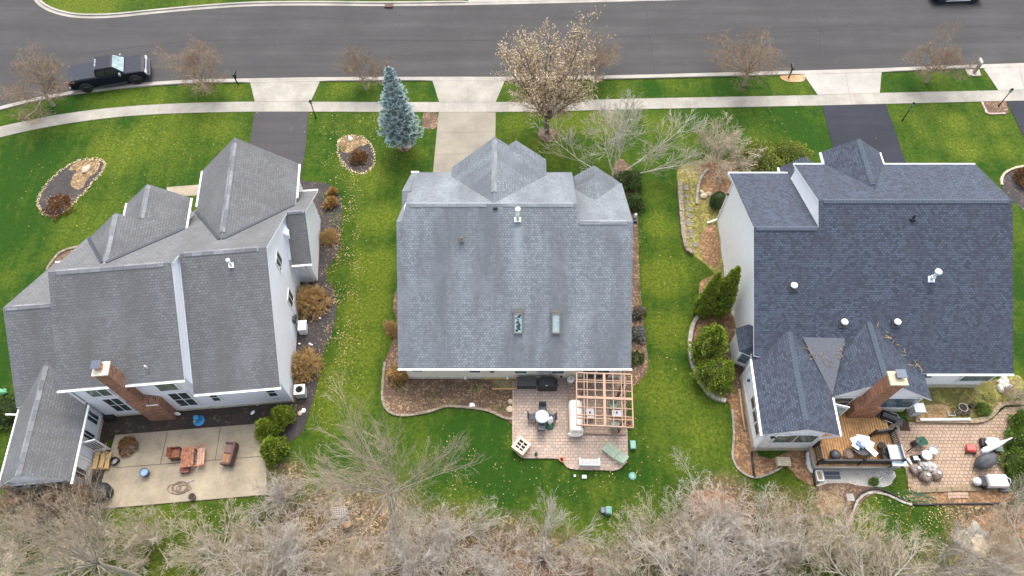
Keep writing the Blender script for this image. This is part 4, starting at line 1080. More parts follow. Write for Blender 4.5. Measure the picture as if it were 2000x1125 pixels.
# street trees ------------------------------------------------------
G_ST = 'bare street trees along the kerb strip'
st1 = woody('street_tree', '', 'tree', SP_STREET, 11, BARK, TWIG_R, G_ST)
st2 = woody('street_tree', '', 'tree', SP_STREET, 23, BARK, TWIG_R, G_ST)
for root, first, px, sc, rz, lab in (
    (st1, True, (104, 206), 1.12, .3, 'bare twiggy street tree at the left edge, behind the pickup truck'),
    (st2, True, (402, 174), 1.02, 1.0, 'bare red-brown street tree just ahead of the pickup truck'),
    (st1, False, (712, 173), (.72, .72, .9), 2.2, 'smallest thin bare street tree, beside the blue spruce'),
    (st2, False, (1163, 153), (.8, .8, .8), 2.9, 'low bare street tree partly hidden behind the tan-leaved pear'),
    (st1, False, (1453, 166), (1.15, 1.15, 1.1), 4.0, 'wide bare street tree between the tan-leaved pear and the black mailbox'),
    (st2, False, (1809, 160), (.9, .9, 1.0), 5.2, 'bare crooked street tree next to the wooden mailbox')):
    place_copy(root, P(*px), rz, sc, lab, G_ST, first)

# bare garden trees and thicket at the wood's edge --------------------
big1 = woody('bare_tree', '', 'tree', SP_BIG, 5, BARK, TWIG_G)
big2 = woody('bare_tree', '', 'tree', SP_BIG, 41, BARK, TWIG_P)
tall = woody('bare_tree', '', 'tree', SP_TALL, 14, BARK, TWIG_T)
vase1 = woody('bare_tree', '', 'tree', SP_VASE, 8, BARK_W, TWIG_G)
vase2 = woody('bare_tree', '', 'tree', SP_VASE, 19, BARK, TWIG_P)
thk1 = woody('bare_shrub', '', 'shrub', SP_THICK, 31, TWIG_P, TWIG_P)
thk2 = woody('bare_shrub', '', 'shrub', SP_THICK, 32, TWIG_G, TWIG_G)
shr = woody('bare_shrub', '', 'shrub', SP_SHRUB, 55, TWIG_G, TWIG_G)
shrR = woody('bare_shrub', '', 'shrub', SP_SHRUB, 56, TWIG_R, TWIG_R)
G_T = 'bare trees along the wood edge'; G_S = 'bare shrubs along the wood edge'
first = set()
def put(root, px, rz, sc, lab, g):
    f = root.name not in first; first.add(root.name)
    return place_copy(root, P(*px), rz, sc, lab, g, f)
for root, px, rz, sc, lab in (
    (tall, (300, 1137), .4, (.85, .85, .95), 'large bare tree with a thick leaning trunk below the left concrete patio'),
    (tall, (772, 1045), 1.2, .97, 'tall pale multi-stemmed bare tree reaching toward the middle house mulch bed'),
    (big2, (905, 1190), 2.0, .9, 'grey bare tree at the bottom edge left of the pale spraying tree'),
    (vase2, (1064, 1092), 3.0, (.88, .88, .8), 'pale bare tree spraying up over the middle lawn near the green boxes'),
    (big1, (95, 1190), 3.6, .8, 'bare grey tree in the bottom left corner'),
    (big2, (545, 1200), 4.2, .85, 'bare tree at the bottom edge between the large leaning tree and the wire crate'),
    (big2, (1360, 1190), 5.4, .95, 'bare mauve-grey tree in the densest part of the thicket'),
    (big1, (1660, 1190), 5.0, .9, 'bare tree at the bottom edge under the curving stone edging'),
    (vase2, (1830, 1120), 1.5, (.9, .9, .9), 'spindly bare tree on the right back lawn, left of the stone heap'),
    (big1, (1990, 1175), 2.6, .9, 'bare branching tree in the bottom right corner'),
    (vase1, (1500, 1120), 5.6, (.85, .85, .75), 'bare pale-stemmed tree between the thicket and the right back lawn'),
    (vase2, (1975, 985), .7, (.62, .62, .6), 'thin bare sapling by the evergreen mounds at the right edge')):
    put(root, px, rz, sc, lab, G_T)
for root, px, rz, sc, lab in (
    (thk1, (552, 978), .2, .75, 'mauve bare shrub at the corner of the left concrete patio'),
    (thk1, (800, 1100), 1.0, 1.25, 'dense grey bare shrub below the tall multi-stemmed tree'),
    (thk1, (880, 1060), 3.2, 1.05, 'dense grey bare shrub at the edge of the middle lawn'),
    (thk2, (1270, 1080), 1.7, 1.25, 'bare tan shrub at the left end of the big thicket'),
    (thk1, (1400, 1045), 2.5, 1.3, 'bare mauve shrub in the middle of the big thicket'),
    (thk1, (1345, 1120), 4.4, 1.35, 'bare mauve shrub at the bottom of the big thicket'),
    (thk1, (1470, 1085), 5.1, 1.35, 'bare grey shrub at the right end of the big thicket'),
    (thk2, (1570, 1060), .5, 1.15, 'bare olive shrub below the curved white edging'),
    (thk2, (1720, 1100), 3.9, 1.0, 'bare tan shrub on the right back lawn'),
    (thk2, (1930, 1090), 5.9, 1.0, 'bare shrub below the stone heap'),
    (thk2, (200, 1075), 1.9, 1.1, 'bare tan shrub on the lawn below the sunroom bushes'),
    (thk2, (40, 1080), .9, 1.0, 'bare tan shrub at the left edge below the sunroom'),
    (thk2, (680, 1125), 2.4, 1.15, 'bare tan shrub in the leaf litter below the wire crate'),
    (thk2, (1180, 1120), .8, .9, 'bare olive-tan shrub right of the pale spraying tree'),
    (thk2, (430, 1080), 4.8, 1.1, 'bare tan shrub in the grass below the left concrete patio'),
    (thk1, (590, 1075), 3.4, 1.15, 'bare mauve shrub left of the wire crate'),
    (thk2, (300, 1060), 2.8, .95, 'bare tan shrub beside the leaning trunk of the large left tree'),
    (thk2, (510, 1125), 5.5, 1.15, 'bare tan shrub at the bottom edge below the left patio corner'),
    (thk1, (960, 1120), 1.4, .95, 'bare grey shrub just left of the pale spraying tree'),
    (thk2, (1640, 1080), 4.6, .95, 'bare tan shrub under the end of the curving edging'),
    (shrR, (75, 985), 0.3, 1.15, 'reddish bare bush under the left corner of the sunroom'),
    (shrR, (125, 995), 1.3, 1.2, 'reddish bare bush under the middle of the sunroom gable wall'),
    (shrR, (180, 975), 2.3, 1.05, 'reddish bare bush beside the black covered grill'),
    (shr, (1396, 318), 3.3, (1.4, 1.4, 1.4), 'grey bare ornamental shrub in front of the blue-black roofed house'),
    (shr, (1442, 700), 5.0, (.5, .5, .35), 'small twiggy shrub under the bay window'),
    (shr, (1970, 780), 4.0, (.45, .45, .6), 'small bare bush beside the white stones')):
    put(root, px, rz, sc, lab, G_S)
put(woody('ornamental_tree', '', 'tree', SP_BIRCH, 77, BARK_W, TWIG_W), (1202, 347), 0, (1.3, 1.2, .98), 'white-barked bare tree with a long left limb at the middle house corner', None)

def leafquad(mb, p, d, w, l, rn, m=0):
    d = d.normalized(); s = perp(d, rn)*w/2
    mb.face([p-s*.6, p+d*l*.5-s, p+d*l, p+d*l*.5+s], m)
# pear tree with clinging tan leaves -----------------------------------
pear = woody('pear_tree', 'tall street-side tree with clinging tan and gold leaves', 'tree', SP_PEAR, 3, BARK_D, TWIG_R, None, P(1068, 264))
crown = [c for c in pear.children if c.name.startswith('crown')][0]
rn = random.Random(9); lf = MB()
cv = [v.co.copy() for v in crown.data.vertices]
for _ in range(13500):
    p = rn.choice(cv)
    if p.z < 2.2: continue
    leafquad(lf, p+Vector((rn.gauss(0, .06), rn.gauss(0, .06), rn.gauss(0, .06))), Vector((rn.gauss(0, 1), rn.gauss(0, 1), rn.gauss(0, .8)-.3)), rn.uniform(.05, .09), rn.uniform(.09, .14), rn)
lf.build('leaves', mat_leaf('tan_leaf', ((.45, .32, .19), (.60, .48, .35), (.38, .31, .16))), pear, uv=False)

# blue spruce -----------------------------------------------------------
def spruce():
    rn = random.Random(4); root = thing('blue_spruce', 'blue-green spruce standing between the first two driveways', 'tree', P(789, 290))
    tk = MB(); tk.tube([(0, 0, -.1), (0, 0, 3.5), (.05, 0, 8.0)], [.17, .11, .02], 8); tk.build('trunk', BARK, root)
    nd = MB(); br = MB(); Hh = 8.3
    z = 1.15
    while z < Hh-.15:
        f = (z-1.15)/(Hh-1.15); R = 1.72*(1-f)**.82*(.35+.65*min(1, f*7+.35))+.1
        nb = max(5, int(11*(1-f*.55)))
        a0 = rn.random()*6.28
        for i in range(nb):
            a = a0+2*pi*i/nb+rn.uniform(-.22, .22); L = R*rn.uniform(.68, 1.12)
            d = Vector((cos(a), sin(a), .12 if f < .7 else .45)); pts = [Vector((0, 0, z)), Vector((0, 0, z))+d*L*.5, Vector((0, 0, z))+d*L+Vector((0, 0, L*.02))]
            br.tube(pts, [.022, .014, .006], 3, cap=False)
            side = Vector((-sin(a), cos(a), 0))
            m = max(4, int(L/.11))
            for k in range(m):
                t = .22+.78*(k+rn.random())/m; q = pts[0].lerp(pts[2], t)
                tw = .34*(1.15-t)*L/1.2+.1
                for sg in (-1, 0, 1):
                    dr = (d*.6+side*sg*.9+Vector((0, 0, rn.uniform(-.05, .3)))).normalized()
                    e = q+dr*tw*(1 if sg else .4)
                    for u in range(5):
                        w0 = q.lerp(e, .25+.75*u/4)
                        for _ in range(2):
                            dd = (dr*.8+Vector((rn.gauss(0, .6), rn.gauss(0, .6), rn.gauss(.25, .55)))).normalized()
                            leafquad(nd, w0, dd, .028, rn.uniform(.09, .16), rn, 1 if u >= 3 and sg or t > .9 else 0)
        z += .34*(1-.4*f)
    br.build('branches', BARK_D, root, uv=False)
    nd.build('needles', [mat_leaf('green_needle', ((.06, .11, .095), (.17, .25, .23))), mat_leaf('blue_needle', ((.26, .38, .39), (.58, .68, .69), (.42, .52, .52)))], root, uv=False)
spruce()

# clipped and dense evergreens ----------------------------------------------
def evergreen(root, name, R, Hh, n, mat, seed, shape='cone', leaf=(.035, .12), lumps=.22, core=True, upright=.7, z0=0.05):
    rn = random.Random(seed); mb = MB(); ox = Vector((rn.random()*30, rn.random()*30, rn.random()*30))
    def prof(t):
        if shape == 'cone': return (1-t)**.7*min(1, .55+t*2.2)
        if shape == 'egg': return sqrt(max(0, 1-(2*t-.85)**2/1.36)) if t < 1 else 0
        return sqrt(max(0, 1-t*t))*min(1, .8+t)
    for i in range(n):
        t = rn.random()**(1.15 if shape == 'cone' else .9); a = rn.random()*2*pi
        dirv = Vector((cos(a), sin(a), t*2))
        k = 1+lumps*2.0*mnoise.noise(Vector((cos(a)*R*1.8, sin(a)*R*1.8, t*Hh*1.6))+ox)+lumps*.9*mnoise.noise(Vector((cos(a)*R*5, sin(a)*R*5, t*Hh*4))+ox)
        rr = R*prof(t)*k*rn.uniform(.82, 1.04)
        p = Vector((cos(a)*rr, sin(a)*rr, z0+t*Hh*(.96+.08*k-.04)))
        d = Vector((cos(a)*(1-upright)+rn.gauss(0, .3), sin(a)*(1-upright)+rn.gauss(0, .3), upright+rn.gauss(0, .3)))
        leafquad(mb, p, d, rn.uniform(.7, 1.3)*leaf[0]*2, rn.uniform(.7, 1.3)*leaf[1], rn)
    o = mb.build(name, mat, root, uv=False)
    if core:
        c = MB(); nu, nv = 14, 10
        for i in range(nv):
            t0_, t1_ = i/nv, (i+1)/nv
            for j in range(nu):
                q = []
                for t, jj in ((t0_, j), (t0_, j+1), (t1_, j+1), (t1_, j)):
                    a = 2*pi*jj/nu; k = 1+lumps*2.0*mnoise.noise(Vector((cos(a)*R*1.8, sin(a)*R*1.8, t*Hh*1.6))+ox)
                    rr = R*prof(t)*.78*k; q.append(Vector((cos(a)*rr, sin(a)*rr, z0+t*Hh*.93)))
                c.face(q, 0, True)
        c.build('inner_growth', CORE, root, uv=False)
    return o
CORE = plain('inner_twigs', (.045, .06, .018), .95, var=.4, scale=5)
LF_ARB = mat_leaf('bright_scale_leaf', ((.13, .20, .014), (.31, .37, .035), (.18, .25, .02)))
LF_ARB2 = mat_leaf('deep_scale_leaf', ((.08, .15, .016), (.19, .27, .03), (.11, .19, .02)))
LF_YEW = mat_leaf('yellow_green_leaf', ((.14, .19, .02), (.31, .32, .05), (.2, .24, .03)))
LF_DK = mat_leaf('dark_needle', ((.022, .055, .012), (.055, .11, .02), (.035, .08, .015)))
LF_BOX = mat_leaf('boxwood_leaf', ((.05, .095, .02), (.12, .17, .045), (.085, .125, .03)))
LF_TAN = mat_leaf('dry_grass_blade', ((.42, .26, .08), (.6, .40, .16), (.35, .2, .07)))
LF_GRY = mat_leaf('silvery_leaf', ((.2, .2, .17), (.38, .38, .34), (.16, .12, .11)))
LF_RUST = mat_leaf('rusty_leaf', ((.2, .09, .03), (.35, .17, .06), (.12, .06, .03)))
def ever(nm, lab, px, R, Hh, n, mat, seed, shape, cat='shrub', group=None, **kw):
    root = thing(nm, lab, cat, P(*px), random.Random(seed).random()*6, group)
    evergreen(root, 'foliage', R, Hh, n, mat, seed, shape, **kw)
    return root
G_A = 'arborvitae by the blue-black roofed house'
ever('arborvitae', 'taller back spire of the split arborvitae nearest the gravel strip', (1398, 607), .95, 5.6, 11000, LF_ARB, 1, 'cone', 'tree', G_A, lumps=.2)
ever('arborvitae', 'slim left spire of the split arborvitae with bare stems inside', (1368, 612), .75, 5.2, 8000, LF_ARB, 2, 'cone', 'tree', G_A, lumps=.25)
ever('arborvitae', 'broad arborvitae at the back of the clump beside the white edging blocks', (1376, 693), 1.3, 3.9, 11000, LF_ARB, 3, 'cone', 'tree', G_A, lumps=.4)
ever('arborvitae', 'rounded arborvitae at the front of the clump beside the white edging blocks', (1388, 738), 1.15, 1.9, 8000, LF_ARB, 4, 'egg', 'tree', G_A, lumps=.35)
G_L = 'arborvitae beside the left concrete patio'
ever('arborvitae', 'back right arborvitae by the corner of the left house', (557, 822), .8, 2.0, 5500, LF_ARB, 5, 'cone', 'tree', G_L)
ever('arborvitae', 'middle arborvitae beside the left concrete patio', (530, 846), .85, 2.1, 5500, LF_ARB, 6, 'cone', 'tree', G_L)
ever('arborvitae', 'front arborvitae beside the left concrete patio', (540, 884), .95, 2.1, 5500, LF_ARB, 7, 'cone', 'tree', G_L)
G_Y = 'yellow-green yews in front of the right house'
ever('yew', 'yellow-green spreading yew next to the bare ornamental shrub', (1480, 322), 1.7, 1.5, 7000, LF_YEW, 8, 'dome', group=G_Y, lumps=.3)
ever('yew', 'yellow-green spreading yew beside the entry gable', (1540, 314), 1.4, 1.5, 6000, LF_YEW, 9, 'dome', group=G_Y, lumps=.3)
ever('clipped_cone_shrub', 'smooth dark green clipped cone by the right house downspout', (1398, 402), .58, 1.35, 4500, LF_DK, 10, 'egg', lumps=.04, leaf=(.02, .06))
G_E = 'evergreen mounds at the right edge'
ever('evergreen_mound', 'back evergreen mound at the right edge of the paver patio', (1995, 835), .95, 1.3, 4000, LF_ARB2, 11, 'dome', group=G_E)
ever('evergreen_mound', 'middle evergreen mound at the right edge of the paver patio', (1990, 872), 1.15, 1.4, 4500, LF_ARB2, 12, 'dome', group=G_E)
ever('evergreen_mound', 'front evergreen mound at the right edge of the paver patio', (1992, 915), 1.2, 1.4, 4500, LF_ARB2, 13, 'dome', group=G_E)
G_B = 'low green shrubs along the middle house side bed'
ever('boxwood', 'bushy green shrub at the foot of the white-barked tree', (1228, 362), 1.0, 1.3, 3200, LF_BOX, 14, 'dome', group=G_B, lumps=.3)
ever('boxwood', 'low green shrub behind the small white lantern', (1237, 402), .75, .9, 2200, LF_BOX, 15, 'dome', group=G_B, lumps=.3)
ever('sage_shrub', 'silver-grey leafed clump beside the middle house', (1245, 655), .55, .5, 1500, LF_GRY, 16, 'dome', lumps=.35)
ever('sage_shrub', 'dull purple-grey clump behind the silver one', (1246, 615), .5, .4, 1100, mat_leaf('purple_grey_leaf', ((.12, .09, .07), (.25, .22, .17))), 17, 'dome', lumps=.35)
ever('perennial', 'low green plant at the end of the middle house side bed', (1245, 702), .5, .3, 900, LF_BOX, 18, 'dome', lumps=.4, core=False)
ever('dry_grass_clump', 'golden dry grass clump at the corner of the middle house mulch bed', (776, 738), .62, .8, 2200, LF_TAN, 19, 'dome', lumps=.3)
ever('dry_grass_clump', 'golden dry grass along the left house side porch', (645, 400), .5, .55, 1500, LF_TAN, 20, 'dome', lumps=.35)
ever('dry_grass_clump', 'smaller golden dry grass tuft behind the larger one', (650, 378), .38, .45, 1000, LF_TAN, 21, 'dome', lumps=.35)
ever('rust_shrub', 'low rusty-brown shrub at the bottom of the long lawn island', (118, 405), .95, .5, 2200, LF_RUST, 22, 'dome', lumps=.4, core=False)
ever('rust_shrub', 'rusty-brown shrub in the round lawn island', (702, 312), .62, .55, 1800, LF_RUST, 23, 'dome', lumps=.4, core=False)
ever('rust_shrub', 'rusty dry plant at the back edge of the left concrete patio', (252, 872), .5, .4, 900, LF_RUST, 24, 'dome', lumps=.4, core=False)
ever('evergreen_mound', 'dark green bush beside the left end of the sunroom', (10, 810), 1.1, 1.2, 3200, LF_BOX, 25, 'dome', lumps=.3)
ever('tall_grass', 'green leafy plant beside the stacked plant pots', (1915, 802), .42, .6, 900, LF_ARB2, 26, 'dome', core=False, upright=.5)
ever('rust_shrub', 'brown rounded shrub at the right edge island bed', (1999, 352), .85, .9, 2600, LF_RUST, 27, 'dome', lumps=.3)
ever('flowering_plant', 'small green plant with white blooms on the pale gravel below the deck', (1704, 942), .26, .25, 500, LF_ARB2, 28, 'dome', core=False)
# round tan twig shrubs by the left house wall
ball = woody('tan_twig_shrub', '', 'shrub', SP_BALL, 61, TWIG_Y, TWIG_Y)
G_TAN = 'rounded tan twig shrubs along the left house'
for i, (px, sc, lab) in enumerate((((608, 592), 1.5, 'largest rounded tan twig shrub, under the side door'), ((594, 718), 1.4, 'rounded tan twig shrub nearest the air conditioner'), ((643, 466), .85, 'small rounded tan twig shrub in the side bed'), ((768, 645), (.55, .9, .8), 'olive-tan shrub against the left wall of the middle house'))):
    place_copy(ball, P(*px), i*1.3, sc, lab, G_TAN, i == 0)

# fallen leaves over the lawns and beds: more than anyone could count -----------
def leaf_scatter():
    rn = random.Random(12); mb = MB()
    zones = [((668, 480), (26, 250), 1300), ((690, 420), (22, 180), 500), ((655, 700), (30, 120), 500), ((720, 240), (110, 40), 500), ((700, 300), (60, 60), 350), ((690, 580), (22, 200), 500), ((160, 400), (170, 130), 260), ((330, 270), (170, 60), 220),
             ((900, 900), (90, 60), 260), ((980, 960), (160, 60), 200), ((1280, 600), (90, 250), 200), ((1200, 960), (200, 60), 200), ((1100, 280), (150, 60), 200), ((1100, 180), (140, 20), 150), ((300, 190), (200, 25), 120), ((1850, 260), (100, 60), 50), ((1500, 240), (90, 40), 50),
             ((700, 1050), (180, 80), 2600), ((580, 1050), (130, 80), 1500), ((870, 1080), (120, 60), 1300), ((1000, 1100), (120, 30), 600), ((1420, 1040), (120, 80), 1600), ((1940, 1040), (80, 80), 1400), ((300, 1060), (280, 70), 1200), ((1600, 1040), (160, 80), 700), ((1780, 1040), (160, 70), 600), ((60, 985), (80, 30), 300),
             ((1190, 910), (180, 70), 120), ((1830, 990), (90, 25), 450), ((630, 590), (35, 230), 500)]
    for zi, ((cx, cy), (rx, ry), n) in enumerate(zones):
        n = int(n*(.6 if zi < 15 else .9))
        for _ in range(n):
            px_, py_ = cx+rn.gauss(0, .55)*rx, cy+rn.gauss(0, .55)*ry
            p = P(px_, py_, .045+rn.random()*.02)
            if mnoise.noise(Vector((p.x*.8, p.y*.8, 3))) < rn.uniform(-.35, .25): continue      # they drift together
            a = rn.random()*6.28; l = rn.uniform(.022, .05); wd = l*rn.uniform(.5, .9); t = rn.uniform(-.03, .03)
            c, s = cos(a), sin(a)
            mb.face([p+Vector((-c*l, -s*l, 0)), p+Vector((s*wd, -c*wd, t)), p+Vector((c*l, s*l, .01)), p+Vector((-s*wd, c*wd, -t*.3+.01))])
    o = mb.build('fallen_leaves', mat_leaf('fallen_leaf', ((.36, .22, .08), (.58, .46, .24), (.28, .15, .06))), uv=False)
    tag(o, 'fallen tan leaves scattered over the lawns and under the trees', 'leaves', kind='stuff')
leaf_scatter()
# ------------------------------------------------------------------ planting beds, patios, edging
BEDN = [0]
def bed(name, px, m, h=.012, k=4, jit=.03):
    BEDN[0] += 1; h = h+.0043*(BEDN[0] % 7)
    return sheet(name, [tuple(p) for p in smooth(PL(px), k, True, jit)], h, m)
def edging(name, px, m, label, w=.16, h=.13, closed=False, cat='edging', k=5, group=None):
    mb = MB(); ln = smooth(PL(px), k, closed); rn = random.Random(len(px)*7+int(px[0][0]))
    if closed: ln.append(ln[0])
    # walk along at block length so each stone is seen
    pts = [ln[0]]; acc = 0
    for a, b in zip(ln, ln[1:]):
        n = max(1, int((b-a).length/.05))
        for i in range(1, n+1):
            q = a+(b-a)*i/n
            if (q-pts[-1]).length > .30: pts.append(q)
    for a, b in zip(pts, pts[1:]):
        c = (a+b)/2; d = b-a; t = rn.uniform(-.02, .02)
        mb.box((c.x, c.y, h/2+t*.5), (d.length*.95, w*rn.uniform(.9, 1.1), h+t), atan2(d.y, d.x)+rn.uniform(-.05, .05))
    o = mb.build(name, m); return tag(o, label, cat, group)
bed('long_island_bed', [(205, 320), (198, 338), (182, 355), (168, 372), (148, 392), (132, 410), (108, 422), (88, 419), (77, 405), (76, 388), (86, 367), (108, 343), (132, 324), (160, 312), (190, 311)], MULCH_D)
bed('island_leaf_patch', [(196, 318), (190, 335), (172, 350), (160, 368), (142, 366), (140, 350), (150, 335), (135, 333), (150, 318), (175, 311)], MULCH_I, .018, jit=.07)
bed('round_island_bed', [(662, 275), (680, 266), (705, 267), (722, 280), (731, 300), (728, 325), (710, 338), (690, 335), (670, 320), (661, 298)], MULCH_D)
bed('island_leaf_patch', [(664, 278), (682, 268), (706, 269), (718, 282), (700, 287), (686, 296), (672, 300)], MULCH_I, .018, jit=.07)
bed('spruce_bed', [(806, 284), (800, 293), (788, 297), (776, 290), (775, 280), (786, 274), (800, 275)], MULCH_B)
bed('pear_bed', [(1087, 262), (1080, 274), (1066, 278), (1052, 268), (1053, 255), (1066, 250), (1080, 253)], MULCH_B)
bed('drive_bed', [(828, 222), (853, 222), (852, 250), (827, 248)], MULCH_B, k=3)
bed('edge_island_bed', [(1953, 352), (1962, 338), (1985, 328), (2040, 320), (2060, 400), (2010, 415), (1985, 398), (1960, 372)], MULCH_D)
bed('side_bed', [(560, 350), (600, 355), (640, 360), (667, 390), (666, 440), (660, 490), (636, 535), (655, 575), (652, 640), (630, 690), (622, 740), (606, 800), (585, 850), (545, 850), (545, 700), (560, 500)], MULCH_D)
bed('porch_front_bed', [(96, 520), (118, 492), (158, 482), (200, 480), (200, 520), (110, 560)], MULCH_B)
bed('back_wall_bed', [(195, 812), (570, 775), (585, 800), (520, 832), (225, 856), (222, 885), (195, 885)], SOIL)
bed('sunroom_bed', [(20, 930), (190, 900), (225, 930), (200, 990), (120, 1005), (40, 1000)], SOIL)
bed('mulch_bed', [(748, 740), (752, 705), (775, 640), (768, 600), (778, 560), (815, 560), (815, 720), (1010, 725), (1008, 822), (985, 818), (960, 806), (930, 799), (895, 796), (870, 794), (850, 802), (815, 810), (785, 813), (760, 806), (747, 785)], MULCH_B)
bed('side_strip_bed', [(1195, 335), (1240, 338), (1246, 420), (1248, 520), (1254, 600), (1259, 660), (1263, 727), (1195, 727)], MULCH_B)
bed('lawn_side_garden', [(1322, 345), (1335, 322), (1380, 312), (1440, 316), (1500, 326), (1560, 334), (1560, 360), (1450, 420), (1460, 500), (1450, 560), (1420, 560), (1378, 517), (1355, 500), (1340, 487), (1333, 450), (1329, 400)], BED_G)
bed('leaf_bed', [(1370, 320), (1420, 318), (1460, 335), (1470, 380), (1420, 395), (1375, 375), (1366, 345)], MULCH_R, .018)
bed('leaf_bed', [(1370, 455), (1395, 440), (1405, 480), (1400, 520), (1378, 510), (1368, 490)], MULCH_R, .018)
bed('gravel_strip', [(1403, 420), (1416, 425), (1440, 610), (1424, 600), (1412, 520)], GRAVEL, .05, jit=.05)
bed('side_garden', [(1375, 545), (1440, 540), (1480, 700), (1480, 890), (1600, 860), (1600, 945), (1560, 935), (1535, 912), (1500, 927), (1470, 934), (1440, 917), (1429, 890), (1432, 850), (1428, 808), (1422, 786), (1393, 779), (1373, 756), (1353, 722), (1343, 680), (1350, 635), (1368, 610), (1365, 575)], MULCH_R)
bed('dark_soil_patch', [(1425, 660), (1450, 700), (1455, 760), (1430, 770), (1405, 740), (1412, 690)], MULCH_B, .018)
bed('dark_soil_patch', [(1440, 885), (1475, 882), (1490, 905), (1470, 928), (1445, 915)], MULCH_D, .018)
bed('dark_soil_patch', [(1540, 890), (1590, 885), (1590, 935), (1560, 925)], SOIL, .018)
bed('terrace_bed', [(1790, 755), (1925, 745), (1975, 730), (2000, 745), (1990, 775), (1945, 800), (1932, 818), (1900, 824), (1785, 824), (1770, 800)], BED_G)
bed('leaf_bed', [(1790, 795), (1850, 792), (1848, 816), (1792, 818)], MULCH_T, .018)
bed('white_gravel_bed', [(1590, 915), (1735, 915), (1740, 945), (1700, 952), (1640, 945), (1595, 950)], GRAVEL)
bed('mulch_bed', [(1600, 950), (1640, 943), (1700, 952), (1725, 962), (1700, 968), (1680, 985), (1655, 1040), (1640, 1035), (1648, 980), (1605, 965)], MULCH_B, .016)
bed('dry_weed_patch', [(1598, 962), (1630, 958), (1645, 975), (1640, 1000), (1618, 1012), (1596, 990)], MULCH_I, .014, jit=.12)
bed('leaf_bed', [(1790, 962), (1960, 955), (1960, 985), (1800, 985)], MULCH_R)
bed('leaf_bed', [(1900, 1015), (2000, 985), (2060, 1000), (2060, 1150), (1960, 1100), (1890, 1060)], MULCH_R, jit=.08)
bed('mulch_bed', [(940, 1150), (960, 1090), (1010, 1082), (1080, 1085), (1165, 1100), (1170, 1160)], MULCH_B, jit=.08)
bed('leaf_bed', [(1345, 965), (1400, 955), (1440, 985), (1420, 1020), (1360, 1010)], MULCH_R, jit=.08)
bed('post_bed', [(1525, 147), (1545, 142), (1568, 145), (1570, 158), (1540, 160), (1526, 154)], MULCH_T, jit=.02)
bed('post_bed', [(1886, 136), (1912, 136), (1916, 148), (1892, 149)], CONC_R, .02, k=1, jit=0)
bed('lamp_bed', [(1917, 200), (1965, 198), (1970, 222), (1927, 224)], MULCH_B, k=1, jit=.02)

edging('edging_row', [(752, 708), (748, 745), (748, 785), (762, 806), (786, 812), (815, 809), (850, 801), (870, 794), (895, 795), (930, 798), (960, 805), (985, 817), (1003, 819)], EDGER, 'tan block edging that snakes along the middle house mulch bed')
edging('edging_row', [(1326, 356), (1329, 400), (1333, 450), (1340, 486), (1357, 499)], EDGER, 'straight tan block wall along the weedy side garden', .3, .28)
edging('edging_row', [(1368, 612), (1354, 632), (1348, 655), (1346, 680), (1354, 720), (1373, 755), (1393, 777), (1424, 786)], plain('pale_block', (.34, .31, .255), .9, var=.25, scale=4), 'pale curved block wall around the arborvitae clump', .26, .25)
edging('edging_row', [(1360, 400), (1362, 370), (1370, 345), (1385, 330)], STONE_G, 'grey stone kerb curving inside the weedy side garden', .2, .18)
edging('edging_row', [(1917, 200), (1927, 223.5), (1968, 222)], EDGER_P, 'pink brick edging around the right-hand lamp post bed', .16, .1, k=1)
edging('edging_row', [(1886, 136), (1892, 149), (1916, 148)], EDGER_P, 'pink brick edging around the wooden mailbox base', .1, .08, k=1)
edging('edging_row', [(92, 528), (110, 502), (128, 489), (158, 482)], EDGER, 'curved tan edging at the left house front bed', .16, .12)
edging('edging_row', [(1956, 362), (1955, 350), (1964, 337), (1985, 328), (2010, 324)], STONE, 'tan stone edging around the island bed at the right edge', .16, .12)
edging('edging_row', [(1600, 1035), (1625, 1038), (1650, 1030), (1662, 1010), (1670, 985), (1685, 968), (1705, 962), (1735, 968), (1765, 982), (1790, 988)], plain('lichen_stone', (.3, .275, .23), .9, var=.5, scale=5, bumpy=.6), 'white-grey stone edging that snakes from the gravel around the back lawn', .13, .1)
mb = MB(); ln = smooth(PL([(1663, 1000), (1670, 980), (1683, 962), (1710, 955), (1735, 962), (1765, 978), (1790, 986), (1850, 985), (1950, 984)]), 5, False)
mb.tube([(p.x, p.y, .06) for p in ln], .06, 6); tag(mb.build('lawn_edging', BLACK), 'black plastic lawn edging along the curving back bed', 'edging')
edging('edging_row', [(1430, 800), (1433, 850), (1430, 890), (1441, 916), (1470, 933), (1502, 926), (1532, 910)], STONE_G, 'dark stone edging round the bed at the sunroom corner of the right house', .12, .1)

# rims of chopped leaves round the lawn islands
def rim(px, lab):
    mb = MB(); rn = random.Random(int(px[0][0])); ln = smooth(PL(px), 18, True)
    for p in ln:
        for _ in range(2):
            q = p+Vector((rn.gauss(0, .07), rn.gauss(0, .07))); a = rn.random()*6; l = rn.uniform(.025, .06)
            c, s = cos(a)*l, sin(a)*l
            mb.face([(q.x-c, q.y-s, .025), (q.x+s*.6, q.y-c*.6, .03), (q.x+c, q.y+s, .035), (q.x-s*.6, q.y+c*.6, .03)])
    tag(mb.build('leaf_rim', mat_leaf('rim_leaf', ((.42, .3, .14), (.6, .48, .28)))), lab, 'leaves', kind='stuff')
rim([(205, 320), (198, 338), (182, 355), (168, 372), (148, 392), (132, 410), (108, 422), (88, 419), (77, 405), (76, 388), (86, 367), (108, 343), (132, 324), (160, 312), (190, 311)], 'ring of dry leaves around the long lawn island')
rim([(662, 275), (680, 266), (705, 267), (722, 280), (731, 300), (728, 325), (710, 338), (690, 335), (670, 320), (661, 298)], 'ring of dry leaves around the round lawn island')

